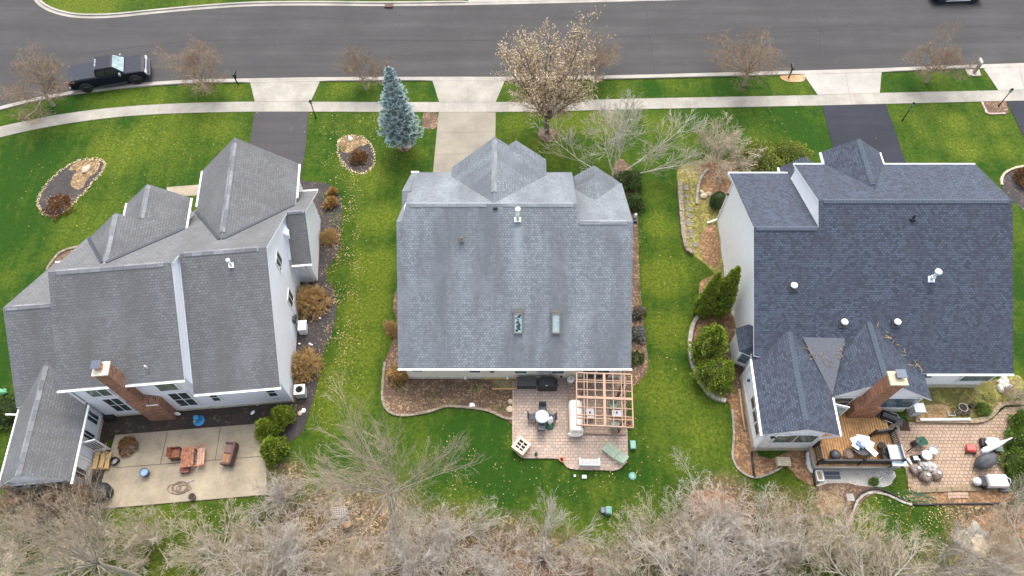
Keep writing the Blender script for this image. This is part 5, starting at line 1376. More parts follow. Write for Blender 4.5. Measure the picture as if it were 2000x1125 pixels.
# low winter growth in the mulch beds
def sprigs(name, lab, zones, mat, n, l=.12, seed=3):
    rn = random.Random(seed); mb = MB()
    for (cx, cy), (rx, ry) in zones:
        for _ in range(n):
            a = rn.random()*6.28; r = sqrt(rn.random())
            p = P(cx+cos(a)*r*rx, cy+sin(a)*r*ry, .015)
            leafquad(mb, p, Vector((rn.gauss(0, 1), rn.gauss(0, 1), .7)), rn.uniform(.03, .06), rn.uniform(.5, 1.4)*l, rn)
    tag(mb.build(name, mat, uv=False), lab, 'plants', kind='stuff')
sprigs('bed_sprigs', 'green winter sprigs in the mulch beds', [((790, 760), (18, 14)), ((845, 775), (14, 10)), ((885, 785), (12, 8)), ((930, 758), (12, 8)), ((980, 795), (14, 10)), ((655, 430), (10, 22)), ((640, 385), (8, 8)), ((668, 290), (8, 6)), ((660, 555), (10, 8)), ((1355, 395), (22, 40)), ((1345, 370), (12, 20)), ((1395, 420), (12, 10)), ((1360, 440), (14, 30)), ((1850, 770), (50, 14)), ((1930, 775), (14, 14)), ((1800, 780), (20, 12)), ((1250, 470), (5, 40)), ((1250, 560), (5, 40))], mat_leaf('sprig_leaf', ((.08, .14, .02), (.26, .28, .05), (.15, .2, .04))), 130)
sprigs('dry_stalks', 'dry straw-coloured stalks in the mulch beds', [((870, 750), (70, 20)), ((830, 790), (50, 12)), ((960, 775), (40, 20)), ((1390, 350), (30, 20)), ((1385, 480), (18, 30)), ((1820, 806), (28, 8)), ((1440, 840), (10, 40)), ((1420, 700), (20, 40)), ((1625, 985), (22, 20)), ((700, 310), (20, 14)), ((120, 395), (30, 14)), ((660, 480), (10, 40))], mat_leaf('stalk_leaf', ((.4, .27, .12), (.55, .42, .22), (.25, .13, .06))), 170, .16, 5)

# paved places --------------------------------------------------------------
def slabp(name, px, h, m): return sheet(name, [tuple(p[:2]) for p in PL(px)], h, m)
slabp('concrete_patio', [(226, 850), (516, 827), (519, 890), (522, 966), (198, 994), (190, 978), (215, 885)], .05, CONC_P)
mb = MB()
def pj(a, b, z=.052, wd=.035):
    A = P(*a); B = P(*b); mb.bar((A.x, A.y, z), (B.x, B.y, z), wd, .006)
for a, b in (((228, 914), (520, 891)), ((328, 843), (314, 907)), ((431, 834), (421, 899)), ((522, 966.5), (198, 994.5))): pj(a, b)
tag(mb.build('patio_joints', plain('patio_joint', (.07, .055, .04), .95)), kind='structure')
slabp('paver_patio', [(1003, 738), (1003, 872), (1018, 893), (1093, 893.5), (1112, 914.5), (1206, 917.5), (1226.5, 896.5), (1223, 735)], .05, PAVER)
slabp('raised_paver_patio', [(1110, 735), (1109, 848), (1222, 851), (1222, 735)], .2, PAVER2)
edging('edging_row', [(1003, 745), (1003, 872), (1018, 893.5), (1093, 894), (1112, 915), (1206, 918), (1227, 897)], mat_brick('border_paver', (.40, .30, .24), (.3, .23, .19), (.15, .12, .1), w=.3, h=.4), 'soldier course of pavers bordering the middle paver patio', .16, .13, k=1)
slabp('terrace_patio', [(1736, 824), (1900, 825), (1936, 820), (1962, 796), (2060, 790), (2060, 850), (1975, 850), (1962, 900), (1957, 958), (1775, 962), (1768, 915), (1755, 905), (1740, 845), (1728, 842)], .05, PAVER_O)
edging('edging_row', [(1775, 915), (1778, 958), (1850, 956), (1960, 952)], mat_brick('mossy_block', (.27, .2, .12), (.2, .15, .09), (.09, .07, .05), w=.3, h=.4), 'mossy border blocks along the front of the orange paver terrace', .3, .12, k=1)
edging('edging_row', [(1785, 823), (1850, 823.5), (1902, 824), (1930, 816), (1945, 798), (1958, 790), (2010, 788)], mat_brick('terrace_block', (.33, .25, .15), (.24, .18, .11), (.12, .09, .06), w=.3, h=.4), 'tan retaining blocks between the orange paver terrace and planted bed', .28, .25, k=2)
slabp('paver_step', [(1850, 962), (1890, 962), (1890, 973), (1850, 973)], .06, PAVER_O)
# ------------------------------------------------------------------ vehicles
CARP = plain('dark_blue_car_paint', (.007, .009, .018), .35, .0, var=.05); CARP.node_tree.nodes['Principled BSDF'].inputs['Specular IOR Level'].default_value = .22; TYRE = plain('tyre_rubber', (.015, .015, .015), .85); RIM = plain('dark_rim', (.05, .05, .055), .3, .6)
CHROME = plain('chrome', (.6, .62, .65), .15, .9); LAMP = plain('lamp_lens', (.65, .68, .72), .15); REDL = plain('red_lens', (.45, .04, .01), .25)
WSHIELD = mat_glass('windscreen', (.10, .14, .15), .12); TINT = mat_glass('tinted_glass', (.008, .009, .01), .08); TONN = plain('vinyl_bed_cover', (.015, .02, .033), .8, var=.1)
def vehicle(name, label, cat, p_rear, p_front, h, width, kind):
    A = P(*p_rear, h); B = P(*p_front, h); d = B-A; L = d.length; ang = atan2(d.y, d.x)
    c = (A+B)/2
    root = thing(name, label, cat, (c.x, c.y, .004), ang)
    W = width/2; hl = L/2
    def body_shape(prof, w0, m, nm, mats, bev=.05):
        mb = MB(); mb.extrude([(x, -w0, z) for x, z in prof], (0, 2*w0, 0)); return mb.build(nm, mats, root, bevel=bev)
    if kind == 'truck':
        body = body_shape([(-hl, .55), (-hl+.05, 1.28), (-.75, 1.3), (1.15, 1.28), (hl-.35, 1.2), (hl-.05, 1.08), (hl, .6), (hl-.2, .42), (-hl+.15, .42)], W, 0, 'body', CARP, .08)
        cab = [(-.85, .98, 1.28), (1.45, .98, 1.26)]
        zt = 1.93; lo = [(-.78, W-.05), (1.42, W-.05)]; hi = [(-.62, W-.22), (.72, W-.22)]
        z0 = 1.27
        mb = MB()
        b = [(-.80, -W+.04, z0), (1.45, -W+.04, z0), (1.45, W-.04, z0), (-.80, W-.04, z0)]; t = [(-.66, -W+.24, zt), (.66, -W+.24, zt), (.66, W-.24, zt), (-.66, W-.24, zt)]
        mb.raw(b+t, [(0, 3, 2, 1), (4, 5, 6, 7), (0, 1, 5, 4), (1, 2, 6, 5), (2, 3, 7, 6), (3, 0, 4, 7)])
        mb.build('cab', CARP, root, bevel=.06)
        def pane(nm, q, m):
            q = [Vector(x) for x in q]; n = (q[1]-q[0]).cross(q[2]-q[0]).normalized(); mb = MB(); mb.extrude([x+n*.004 for x in q], n*.015); mb.build(nm, m, root)
        pane('windscreen', [(1.38, -W+.16, z0+.05), (1.38, W-.16, z0+.05), (.72, W-.32, zt-.05), (.72, -W+.32, zt-.05)], WSHIELD)
        for sg in (-1, 1):
            for x0, x1 in ((-.66, .05), (.13, .98)):
                q = [(x0, sg*(W-.058), z0+.08), (x1 if x1 < .5 else 1.1, sg*(W-.058), z0+.08), (x1 if x1 < .5 else .62, sg*(W-.215), zt-.1), (x0+.1 if x0 < 0 else x0, sg*(W-.215), zt-.1)]
                pane('side_window', q if sg < 0 else q[::-1], TINT)
        pane('rear_window', [(-.83, W-.2, z0+.08), (-.83, -W+.2, z0+.08), (-.70, -W+.32, zt-.12), (-.70, W-.32, zt-.12)], TINT)
        mb = MB(); mb.box(((-hl-.8)/2+.02, 0, 1.315), (hl-.95, width-.14, .05)); mb.build('bed_cover', TONN, root, bevel=.02)
        mb = MB(); mb.box((hl-.01, 0, .88), (.1, width*.6, .36)); 
        mb.build('grille', plain('dark_chrome', (.22, .23, .25), .3, .5), root)
        for sg in (-1, 1):
            mb = MB(); mb.box((hl-.07, sg*(W-.2), .95), (.16, .36, .26)); mb.build('headlight', LAMP, root)
            mb = MB(); mb.box((-hl+.03, sg*(W-.09), 1.05), (.1, .18, .42)); mb.build('tail_light', REDL, root)
            mb = MB(); mb.box((1.12, sg*(W+.14), 1.36), (.12, .24, .2)); mb.build('wing_mirror', plain('mirror_white', (.2, .21, .22), .3), root)
            mb = MB(); mb.box((.2, sg*(W+.02), .42), (2.2, .16, .07)); mb.build('side_step', DARK, root)
        mb = MB(); mb.box((hl+.05, 0, .56), (.22, width-.1, .26)); mb.build('front_bumper', DARK, root, bevel=.04)
        mb = MB(); mb.box((-hl-.05, 0, .56), (.18, width-.1, .2)); mb.build('rear_bumper', plain('dark_chrome', (.22, .23, .25), .3, .5), root, bevel=.03)
        for i in range(5):
            mb = MB(); mb.box((-.6, -.36+i*.18, zt+.02), (.1, .05, .03)); mb.build('marker_light', LAMP, root)
        wx = (-hl+1.15, hl-1.05); R = .42
    else:
        body_shape([(-hl, .45), (-hl+.05, .9), (-hl+.5, .98), (1.0, .95), (hl-.2, .75), (hl, .55), (hl-.1, .3), (-hl+.1, .3)], W, 0, 'body', CARP, .08)
        mb = MB(); z0, zt = .93, 1.42
        b = [(-hl+.35, -W+.06, z0), (1.25, -W+.06, z0), (1.25, W-.06, z0), (-hl+.35, W-.06, z0)]; t = [(-1.0, -W+.26, zt), (.45, -W+.26, zt), (.45, W-.26, zt), (-1.0, W-.26, zt)]
        mb.raw(b+t, [(0, 3, 2, 1), (4, 5, 6, 7), (0, 1, 5, 4), (1, 2, 6, 5), (2, 3, 7, 6), (3, 0, 4, 7)]); mb.build('cab', TINT, root, bevel=.05)
        mb = MB(); mb.box((-.28, 0, zt+.01), (1.4, width-.52, .05)); mb.build('roof', CARP, root)
        for sg in (-1, 1):
            mb = MB(); mb.box((0, sg*(W+.005), .36), (2.3, .04, .08)); mb.build('sill_trim', LAMP, root)
            mb = MB(); mb.box((hl-.12, sg*(W-.25), .66), (.2, .4, .14)); mb.build('headlight', LAMP, root)
            mb = MB(); mb.box((-hl+.03, sg*(W-.2), .75), (.1, .34, .16)); mb.build('tail_light', REDL, root)
        wx = (-hl+.85, hl-.9); R = .33
    for x in wx:
        for sg in (-1, 1):
            M = Matrix.Rotation(pi/2, 3, 'X')
            mb = MB(); mb.lathe((x, sg*(W-.06), R), [(R*.62, -.14), (R*.95, -.14), (R, -.09), (R, .09), (R*.95, .14), (R*.62, .14)], 22, M=M); wo = mb.build('wheel', TYRE, root)
            mb = MB(); mb.lathe((x, sg*(W-.06)+sg*.115, R), [(R*.64, -.03), (R*.6, .03), (R*.15, .02)], 18, M=M)
            for k in range(6):
                a = k*pi/3; mb.bar((x, sg*(W+.09), R), (x+cos(a)*R*.58, sg*(W+.09), R+sin(a)*R*.58), .05, .03)
            mb.build('rim', RIM, wo)
    if kind == 'truck':
        for x in wx:
            for sg in (-1, 1):
                mb = MB(); pts = [(x+cos(a)*(R+.07), sg*(W+.012), R+sin(a)*(R+.07)) for a in [k*pi/10 for k in range(11)]]; mb.tube(pts, .05, 6); mb.build('wheel_arch', DARK, root)
        for sg in (-1, 1):
            for x in (-.2, .85): mb = MB(); mb.box((x, sg*(W+.008), 1.1), (.2, .03, .045)); mb.build('door_handle', CARP, root)
    return root
vehicle('pickup_truck', 'dark navy crew-cab pickup with a flat bed cover parked along the kerb', 'pickup truck', (138, 154), (288, 129), .8, 2.05, 'truck')
vehicle('parked_car', 'dark car at the top right edge of the street', 'car', (1915, -16), (1816, -13), .5, 1.85, 'car')

# ------------------------------------------------------------------ posts on the street
def lamp_post(px, lab, h=1.9):
    r = thing('lamp_post', lab, 'lamp post', P(*px), 0, 'black lamp posts beside the driveways')
    m = MB(); m.tube([(0, 0, 0), (0, 0, h-.3)], [.045, .035], 8); m.lathe((0, 0, 0), [(.09, 0), (.07, .12), (.045, .2)], 10); m.build('post', BLACK, r)
    m = MB(); m.lathe((0, 0, h-.32), [(.05, 0), (.1, .06), (.1, .07)], 8); m.lathe((0, 0, h-.02), [(.13, 0), (.06, .09), (.02, .14)], 8)
    for k in range(4):
        a = k*pi/2+.4; m.bar((cos(a)*.095, sin(a)*.095, h-.26), (cos(a)*.11, sin(a)*.11, h-.01), .015, .015)
    m.build('lantern_frame', BLACK, r)
    m = MB(); m.lathe((0, 0, h-.26), [(.085, 0), (.1, .23)], 8); m.build('lantern_glass', GLASS_P, r)
lamp_post((617, 230.5), 'black lamp post at the corner of the worn asphalt driveway')
lamp_post((1762.5, 235), 'black lamp post right of the sealed asphalt driveway of the right house')
lamp_post((1949.5, 208), 'black lamp post in the brick-edged bed at the right edge')
def mailbox(px, lab, mat, wd=.16, white=False, rz=0, boxm=None, tilt=0):
    r = thing('mailbox', lab, 'mailbox', P(*px), rz, None)
    m = MB(); m.bar((0, 0, 0), (tilt, 0, 1.15), wd, wd); m.bar((0, .35, 1.0), (0, -.1, 1.0), .09, .09); m.bar((0, 0, .65), (0, .3, .96), .07, .07); m.build('post', mat, r)
    m = MB(); pr = [(-.09, 1.05), (.09, 1.05), (.09, 1.18)]+[(.09*cos(a), 1.18+.09*sin(a)) for a in (radians(d) for d in range(30, 180, 30))]+[(-.09, 1.18)]
    m.extrude([(x, -.15, z) for x, z in pr], (0, .55, 0)); b = m.build('box', boxm or mat, r)
    m = MB(); m.box((.1, .1, 1.25), (.015, .04, .14)); m.build('flag', REDL, b)
mailbox((466, 166), 'black mailbox on a bent black post next to the first apron', BLACK, .08, tilt=-.1)
mailbox((1007, 167), 'white mailbox on a white post beside the middle apron', WHITEP, .1)
mailbox((1540, 152), 'black mailbox standing in a patch of tan leaves', BLACK, .1)
mailbox((1902, 142), 'weathered wooden mailbox on a thick grey post', plain('grey_wood', (.26, .21, .17), .85, var=.3), .22, boxm=plain('weathered_white', (.55, .54, .5), .6), tilt=.0)
r = thing('storm_drain', 'rusty kerb inlet grate on the far side of the street', 'drain', P(760, 12.5))
m = MB(); m.box((0, -.05, .08), (.75, .4, .16)); m.build('inlet', plain('rust', (.1, .045, .025), .8, var=.4, scale=12), r)
m = MB()
for i in range(6): m.box((-.3+i*.12, -.12, .165), (.05, .22, .02))
m.build('grate', DARK, r)

# ------------------------------------------------------------------ machines by the left house
r = thing('air_conditioner', 'beige air conditioner with a round top grille at the left house corner', 'air conditioner', P(591, 770), radians(5))
m = MB(); m.box((0, 0, .42), (.62, .62, .74)); m.build('casing', GREYM, r, bevel=.03)
m = MB(); m.box((0, 0, .815), (.68, .68, .06)); m.lathe((0, 0, .845), [(.26, 0), (.25, .015)], 24); m.build('top_panel', plain('beige_panel', (.62, .6, .54), .5), r)
m = MB()
for k in range(4): m.lathe((0, 0, .86), [(.06+.055*k, 0), (.06+.055*k, .012), (.045+.055*k, .012), (.045+.055*k, 0)], 20)
m.build('fan_grille', DARK, r)
r = thing('generator', 'white louvred standby generator against the left house wall', 'generator', P(594, 645), radians(5))
m = MB(); m.box((0, 0, .35), (.5, .7, .7)); m.build('casing', LGREY, r, bevel=.03)
m = MB(); m.box((.05, 0, .73), (.55, .72, .06))
for i in range(5): m.box((.05, -.28+i*.14, .78), (.5, .07, .05), M=Matrix.Rotation(.4, 3, 'X'))
m.build('louvres', WHITEP, r)
# ------------------------------------------------------------------ stones and small garden things
def stone(px, r, mat, lab, seed, name='garden_stone', grp=None, h=0.0):
    c = P(*px); m = MB(); m.blob((0, 0, r[2]*.55+h), r, 14, 9, seed=seed, jit=.14, rz=seed)
    o = m.build(name, mat); o.location = c; tag(o, lab, 'stone', grp); return o
stone((169, 332), (.4, .27, .16), STONE, 'flat tan boulder in the long lawn island', 1)
stone((685, 272), (.24, .17, .12), STONE_W, 'pale boulder in the round lawn island', 2)
stone((922, 793), (.2, .2, .1), WHITEP, 'white heart-shaped stone by the tan block edging', 3)
stone((997, 785), (.17, .2, .14), STONE, 'tan stone at the right end of the mulch bed', 4)
stone((996, 800), (.22, .25, .1), STONE, 'pinkish flat stone below the tan one by the paver patio', 5)
for i, (px, r, lab) in enumerate((((1374, 384), (.3, .25, .16), 'largest tan stone in the weedy side garden'), ((1384, 380), (.22, .22, .14), 'pale stone next to the largest one in the side garden'), ((1370, 376), (.18, .18, .12), 'small tan stone behind the largest one in the side garden'), ((1415, 765), (.22, .3, .12), 'grey flat stone below the rounded arborvitae'), ((1400, 772), (.25, .15, .1), 'pale stone near the end of the pale block wall'), ((1408, 680), (.18, .25, .1), 'grey stone between the arborvitae clump and the bay window'))):
    stone(px, r, STONE if i < 3 else STONE_G, lab, 10+i)
G_F = 'stepping stones in the weedy side garden'
for i, (px, rx, ry) in enumerate((((1340, 367), .28, .35), ((1341, 383), .26, .25), ((1342, 395), .25, .22), ((1345, 409), .3, .3), ((1347, 422), .3, .25), ((1344, 436), .32, .4), ((1349, 451), .28, .22), ((1350, 460), .24, .36), ((1357, 478), .3, .3))):
    c = P(*px); m = MB(); rn = random.Random(i); pts = [(cos(a)*rx*.8*rn.uniform(.85, 1.1), sin(a)*ry*.8*rn.uniform(.85, 1.1)) for a in [k*2*pi/9 for k in range(9)]]; m.prism(pts, 0, .05+i*.001)
    o = m.build('stepping_stone', plain('slate_step', (.16, .15, .125), .9, var=.35, scale=3)); o.location = c; tag(o, 'grey stepping stone in the path along the block wall', 'stepping stone', G_F)
G_WS = 'white stones piled at the corner of the right house'
for i, (px, rx, ry) in enumerate((((1957, 737), .55, .28), ((1953, 748), .32, .3), ((1962, 748), .35, .3), ((1951, 758), .3, .22), ((1961, 756), .34, .3), ((1969, 756), .2, .25), ((1953, 762), .35, .22))):
    stone(px, (rx*.75, ry*.75, .2), STONE_W, ('wide white slab at the top of the stone pile', 'white stone on the left of the pile, second row', 'white stone on the right of the pile, second row', 'small white stone on the left of the pile, third row', 'white stone in the middle of the pile, third row', 'smallest white stone at the right of the pile', 'white stone at the bottom of the pile')[i], 30+i, grp=G_WS)
# stone heap on the back lawn
G_H = 'stones of the heap on the right back lawn'
for i, (px, r, m_) in enumerate((((1890, 1060), (.8, .5, .2), STONE), ((1912, 1062), (.6, .6, .22), STONE), ((1900, 1045), (.5, .4, .2), STONE_G), ((1902, 1037), (.35, .55, .22), STONE_G), ((1918, 1050), (.3, .5, .2), STONE_G), ((1882, 1050), (.4, .5, .18), STONE_G), ((1905, 1075), (.6, .35, .2), STONE))):
    stone(px, r, m_, ('broad tan slab at the left of the stone heap', 'broad tan slab at the right of the stone heap', 'grey stone in the middle of the heap', 'pale grey stone at the top of the heap', 'pale grey stone on the right side of the heap', 'grey stone at the left edge of the heap', 'tan slab at the bottom of the heap')[i], 50+i, grp=G_H)
r = thing('paving_slab', 'square grey paving slab lying beside the curved edging', 'slab', P(1660, 972)); m = MB(); m.box((0, 0, .05), (.44, .44, .07), rz=.05); m.build('slab', CONC_R, r, bevel=.01)

# raised timber bed
r = thing('raised_planter', 'low yellow timber planting frame against the middle house wall', 'planter', P(980, 749))
for nm, c, d in (('board', (-.1, .3, .1), (2.1, .06, .2)), ('board', (0.15, -.42, .1), (1.55, .06, .2)), ('board', (.93, -.05, .1), (.06, .68, .2))):
    m = MB(); m.box(c, d); m.build(nm, WOOD_Y, r)
m = MB(); m.box((.1, -.05, .06), (1.6, .62, .1)); m.build('soil', mat_ground('planter_soil', ((.13, .1, .05), (.2, .16, .08), (.3, .24, .12))), r)
# ------------------------------------------------------------------ middle patio
def chair(name, lab, loc, rz, seat, frame, grp=None, low=False):
    r = thing(name, lab, 'chair', loc, rz, grp); h = .42
    m = MB(); m.box((0, 0, h), (.46, .46, .04)); m.build('seat', seat, r, bevel=.015)
    m = MB(); m.box((0, .25, h+.25), (.46, .04, .46), M=Matrix.Rotation(-.25, 3, 'X')); m.build('backrest', seat, r, bevel=.015)
    for x in (-.21, .21):
        for y in (-.21, .21):
            m = MB(); m.tube([(x, y, h), (x*1.05, y*1.08, 0)], .018, 6); m.build('leg', frame, r)
        m = MB(); m.tube([(x*1.05, -.22, h), (x*1.1, -.2, h+.22), (x*1.1, .2, h+.24)], .016, 6); m.build('armrest', frame, r)
    return r
zp = .05
def PP(px, py, z=zp): return P(px, py, z)
c0 = PP(1058, 821)
r = thing('patio_table', 'round light grey patio table with four dark chairs', 'table', c0)
m = MB(); m.lathe((0, 0, .69), [(.4, 0), (.43, .01), (.43, .035), (.3, .045)], 28); m.build('table_top', plain('blue_grey_top', (.42, .47, .52), .3, var=.12), r)
m = MB(); m.tube([(0, 0, .05), (0, 0, .69)], .035, 8); m.lathe((0, 0, 0), [(.28, 0), (.26, .04), (.05, .08)], 18); m.build('pedestal', DARK, r)
CH = plain('charcoal_sling', (.05, .055, .065), .7, var=.2)
G_C = 'dark chairs around the round patio table'
for dx, dy, rz, lab in ((.05, .62, 0, 'dark chair behind the round patio table, nearest the house'), (-.62, .08, pi/2, 'dark chair on the left of the round patio table'), (.62, .02, -pi/2, 'dark chair on the right of the round patio table'), (-.05, -.62, pi, 'dark chair in front of the round patio table')):
    chair('patio_chair', lab, c0+Vector((dx, dy, 0)), rz, CH, DARK, G_C)
r = thing('folded_parasol', 'small white and green folded parasol leaning by the round table', 'parasol', PP(1073, 832))
m = MB(); m.lathe((0, 0, .05), [(.28, 0), (.26, .06), (.05, .1)], 16); m.build('base', plain('green_plastic', (.02, .09, .05), .5), r)
m = MB(); m.tube([(0, 0, .1), (.02, .05, 1.0)], .02, 6); m.build('pole', WHITEP, r)
m = MB(); m.tube([(.01, .04, .55), (.03, .06, .9), (.05, .08, 1.25), (.06, .1, 1.4)], [.14, .17, .1, .02], 10); m.build('canopy', plain('white_canvas', (.75, .75, .72), .8, bumpy=.3), r)
r = thing('storage_box', 'low dark covered storage box against the middle house wall', 'storage box', PP(1028, 752))
m = MB(); m.box((0, 0, .3), (1.2, .58, .6)); m.build('cover', COVER, r, bevel=.06)
m = MB(); m.box((0, 0, .61), (1.24, .62, .05)); m.build('lid', plain('grey_black_lid', (.06, .06, .06), .6), r, bevel=.02)
r = thing('covered_grill', 'black covered grill with a humped lid beside the storage box', 'grill', PP(1069, 756))
m = MB(); m.extrude([(-.62, -.32, 0), (.62, -.32, 0), (.62, -.3, .75), (.38, -.25, 1.0), (-.35, -.25, 1.0), (-.62, -.3, .75)], (0, .6, 0)); m.build('cover', COVER, r, bevel=.08)
m = MB(); m.box((-.1, -.29, .95), (.12, .03, .06)); m.build('tag', LGREY, r)
r = thing('round_bin', 'round white bin standing by the pergola', 'bin', PP(1114, 747))
m = MB(); m.lathe((0, 0, 0), [(.19, 0), (.23, .5), (.25, .52)], 18); m.build('body', WHITEP, r); m = MB(); m.lathe((0, 0, .52), [(.25, 0), (.24, .05), (.1, .08)], 18); m.build('lid', plain('cream_lid', (.62, .6, .55), .5), r); m = MB(); m.box((0, 0, .62), (.1, .04, .05)); m.build('knob', DARK, r)
r = thing('planter_box', 'square pale wooden planter with window-like bars at the left corner of the patio', 'planter', PP(1018, 876), radians(-38))
m = MB()
for sx in (-1, 1): m.box((sx*.37, 0, .3), (.06, .8, .6)); m.box((0, sx*.37, .3), (.68, .06, .6))
m.build('box', plain('peach_wood', (.6, .42, .24), .7, var=.2), r)
m = MB()
for sx in (-1, 1): m.box((sx*.36, 0, .63), (.16, .88, .05)); m.box((0, sx*.36, .632), (.56, .16, .05))
m.build('rim', plain('pale_peach_wood', (.66, .5, .31), .7, var=.2), r)
m = MB(); m.box((0, 0, .5), (.66, .66, .05)); m.build('soil', SOIL, r)
m = MB(); m.box((0, 0, .585), (.035, .58, .03))
for y in (-.12, .1): m.box((0, y, .59), (.58, .035, .03))
m.build('divider', plain('white_bar', (.7, .64, .55), .6), r)
r = thing('garden_bench', 'white slatted bench at the front of the paver patio', 'bench', PP(1150, 907), radians(-1))
m = MB()
for i in range(6): m.box((0, -.2+i*.075, .42), (1.2, .042, .025))
m.build('seat', plain('white_slat', (.5, .5, .51), .5), r)
m = MB()
for i in range(4): m.box((0, -.26, .5+i*.08), (1.2, .03, .05))
m.build('backrest', plain('white_slat', (.5, .5, .51), .5), r)
for x in (-.58, .58):
    m = MB(); m.box((x, -.24, .4), (.06, .06, .8)); m.box((x, .2, .2), (.06, .06, .4)); m.box((x, -.02, .58), (.07, .5, .04)); m.build('leg', WHITE, r)
r = thing('lounge_chair', 'weathered green slatted lounge chair on the paver patio', 'lounge chair', PP(1201, 889), radians(-41))
GRN = plain('weathered_green', (.24, .32, .24), .75, var=.25)
m = MB()
for i in range(9): m.box((-.75+i*.1, 0, .32), (.075, .6, .025))
m.build('seat', GRN, r)
m = MB()
for i in range(7): m.box((.18+i*.09, 0, .36+i*.045), (.075, .6, .025), M=Matrix.Rotation(-.45, 3, 'Y'))
m.build('backrest', GRN, r)
for sy in (-1, 1):
    m = MB(); m.box((-.1, sy*.31, .29), (1.5, .04, .06)); m.build('side_rail', GRN, r)
    for x in (-.7, .5): m = MB(); m.box((x, sy*.3, .14), (.06, .06, .28)); m.build('leg', GRN, r)
r = thing('small_lantern', 'small dark green lantern at the edge of the paver patio', 'lantern', PP(1047, 889)); m = MB(); m.lathe((0, 0, 0), [(.1, 0), (.08, .05), (.06, .3), (.11, .34), (.03, .45)], 10); m.build('body', plain('verdigris', (.06, .13, .09), .6), r); m = MB(); m.tube([(.05, 0, .44), (0, 0, .55), (-.05, 0, .44)], .01, 5); m.build('handle', DARK, r)
r = thing('orange_pot', 'small orange pot at the notch of the paver patio', 'pot', PP(1097, 899)); m = MB(); m.lathe((0, 0, 0), [(.1, 0), (.15, .2), (.17, .22), (.13, .22), (.11, .17)], 12); m.build('pot', plain('orange_clay', (.6, .17, .08), .7), r); m = MB(); m.blob((0, 0, .19), (.11, .11, .05), 8, 5, seed=3); m.build('soil', SOIL, r)
def utility(px, sz, lab, mat, rz=0, nm='utility_box', lid=None):
    r = thing(nm, lab, 'utility box', P(*px), rz); m = MB(); m.box((0, 0, sz[2]/2), sz); m.build('casing', mat, r, bevel=.03); m = MB(); m.box((0, 0, sz[2]+.012), (sz[0]*.8, sz[1]*.8, .03)); m.build('lid', lid or mat, r)
TEAL = plain('teal_green', (.075, .20, .145), .55, var=.15); TEAL2 = plain('pale_teal', (.14, .30, .24), .55)
utility((1235, 871), (.36, .55, .3), 'pale green utility cover right of the lounge chair', TEAL, lid=TEAL2)
utility((1187, 1000), (.34, .42, .55), 'green utility pedestal on the middle lawn', TEAL2, lid=TEAL)
utility((1177, 999), (.28, .34, .35), 'short purple-grey box beside the green utility pedestal', plain('purple_grey', (.12, .11, .16), .6))
utility((1141, 932), (.28, .22, .12), 'small white box on the lawn below the bench', WHITEP)
r = thing('irrigation_cover', 'round green cover set in the middle lawn', 'cover', P(1235, 930)); m = MB(); m.lathe((0, 0, 0), [(.24, 0), (.24, .05), (.2, .06)], 20); m.build('rim', TEAL, r); m = MB(); m.lathe((0, 0, .055), [(.13, 0), (.12, .02)], 16); m.build('lid', TEAL2, r)
r = thing('vent_pipe', 'little white pipe stub in the lawn next to the small white box', 'pipe', P(1122, 931)); m = MB(); m.tube([(0, 0, 0), (0, 0, .2)], .055, 10); m.build('pipe', WHITEP, r); m = MB(); m.lathe((0, 0, .2), [(.075, 0), (.06, .05)], 10); m.build('cap', WHITEP, r)
r = thing('garden_lantern', 'small white lantern on a dark box beside the middle house', 'lantern', P(1240, 428)); m = MB(); m.box((0, -.15, .1), (.3, .4, .2)); m.build('base', DARK, r); m = MB(); m.box((0, .05, .35), (.16, .16, .3)); m.lathe((0, .05, .5), [(.13, 0), (.02, .08)], 8); m.build('lamp', WHITEP, r)

# pergola ----------------------------------------------------------------
zr = 2.6
cs = [P(1126, 728.5, zr), P(1233, 732, zr), P(1236.5, 835.5, zr), P(1126, 830, zr)]
cen = (cs[0]+cs[2])/2
r = thing('pergola', 'open pale cedar pergola over the raised paver terrace', 'pergola', (cen.x, cen.y, .2))
def G(u, v): return cs[0].lerp(cs[1], u).lerp(cs[3].lerp(cs[2], u), v)
m = MB()
for a, b in ((0, 1), (1, 2), (2, 3), (3, 0)): m.bar(cs[a], cs[b], .07, .18)
m.build('outer_beam', WOOD_P, r, world=True)
m = MB(); o_ = Vector((0, 0, .012)); m.bar(G(.5, 0)+o_, G(.5, 1)+o_, .15, .19); m.bar(G(0, .48)+o_*2, G(1, .48)+o_*2, .15, .2); m.build('cross_beam', WOOD_P, r, world=True)
for v in (.135, .175, .325, .66, .81, .865): m = MB(); m.bar(G(0, v)+o_*-1, G(1, v)+o_*-1, .045, .13); m.build('rafter', WOOD_P, r, world=True)
for u in (.135, .19, .335, .66, .81, .865): m = MB(); m.bar(G(u, 0)+o_*3, G(u, 1)+o_*3, .045, .12); m.build('purlin', WOOD_P, r, world=True)
for u in (.165, .84):
    for v in (.155, .835):
        q = G(u, v); m = MB(); m.bar((q.x, q.y, .2), (q.x, q.y, zr), .13, .13); m.build('post', WOOD_D, r, world=True)
tr_ = MB()
for i in range(5): tr_.bar((G(.95, .12+i*.16).x, G(.95, .12+i*.16).y, .2), (G(.95, .12+i*.16).x, G(.95, .12+i*.16).y, 1.7), .04, .04)
for z in (.6, 1.0, 1.4): 
    a, b = G(.95, .1), G(.95, .8); tr_.bar((a.x, a.y, z), (b.x, b.y, z), .03, .03)
tr_.build('trellis', WOOD_D, r, world=True)
r = thing('covered_swing', 'white canvas covered garden seat at the left end of the pergola', 'garden seat', PP(1124, 822, .2), 0)
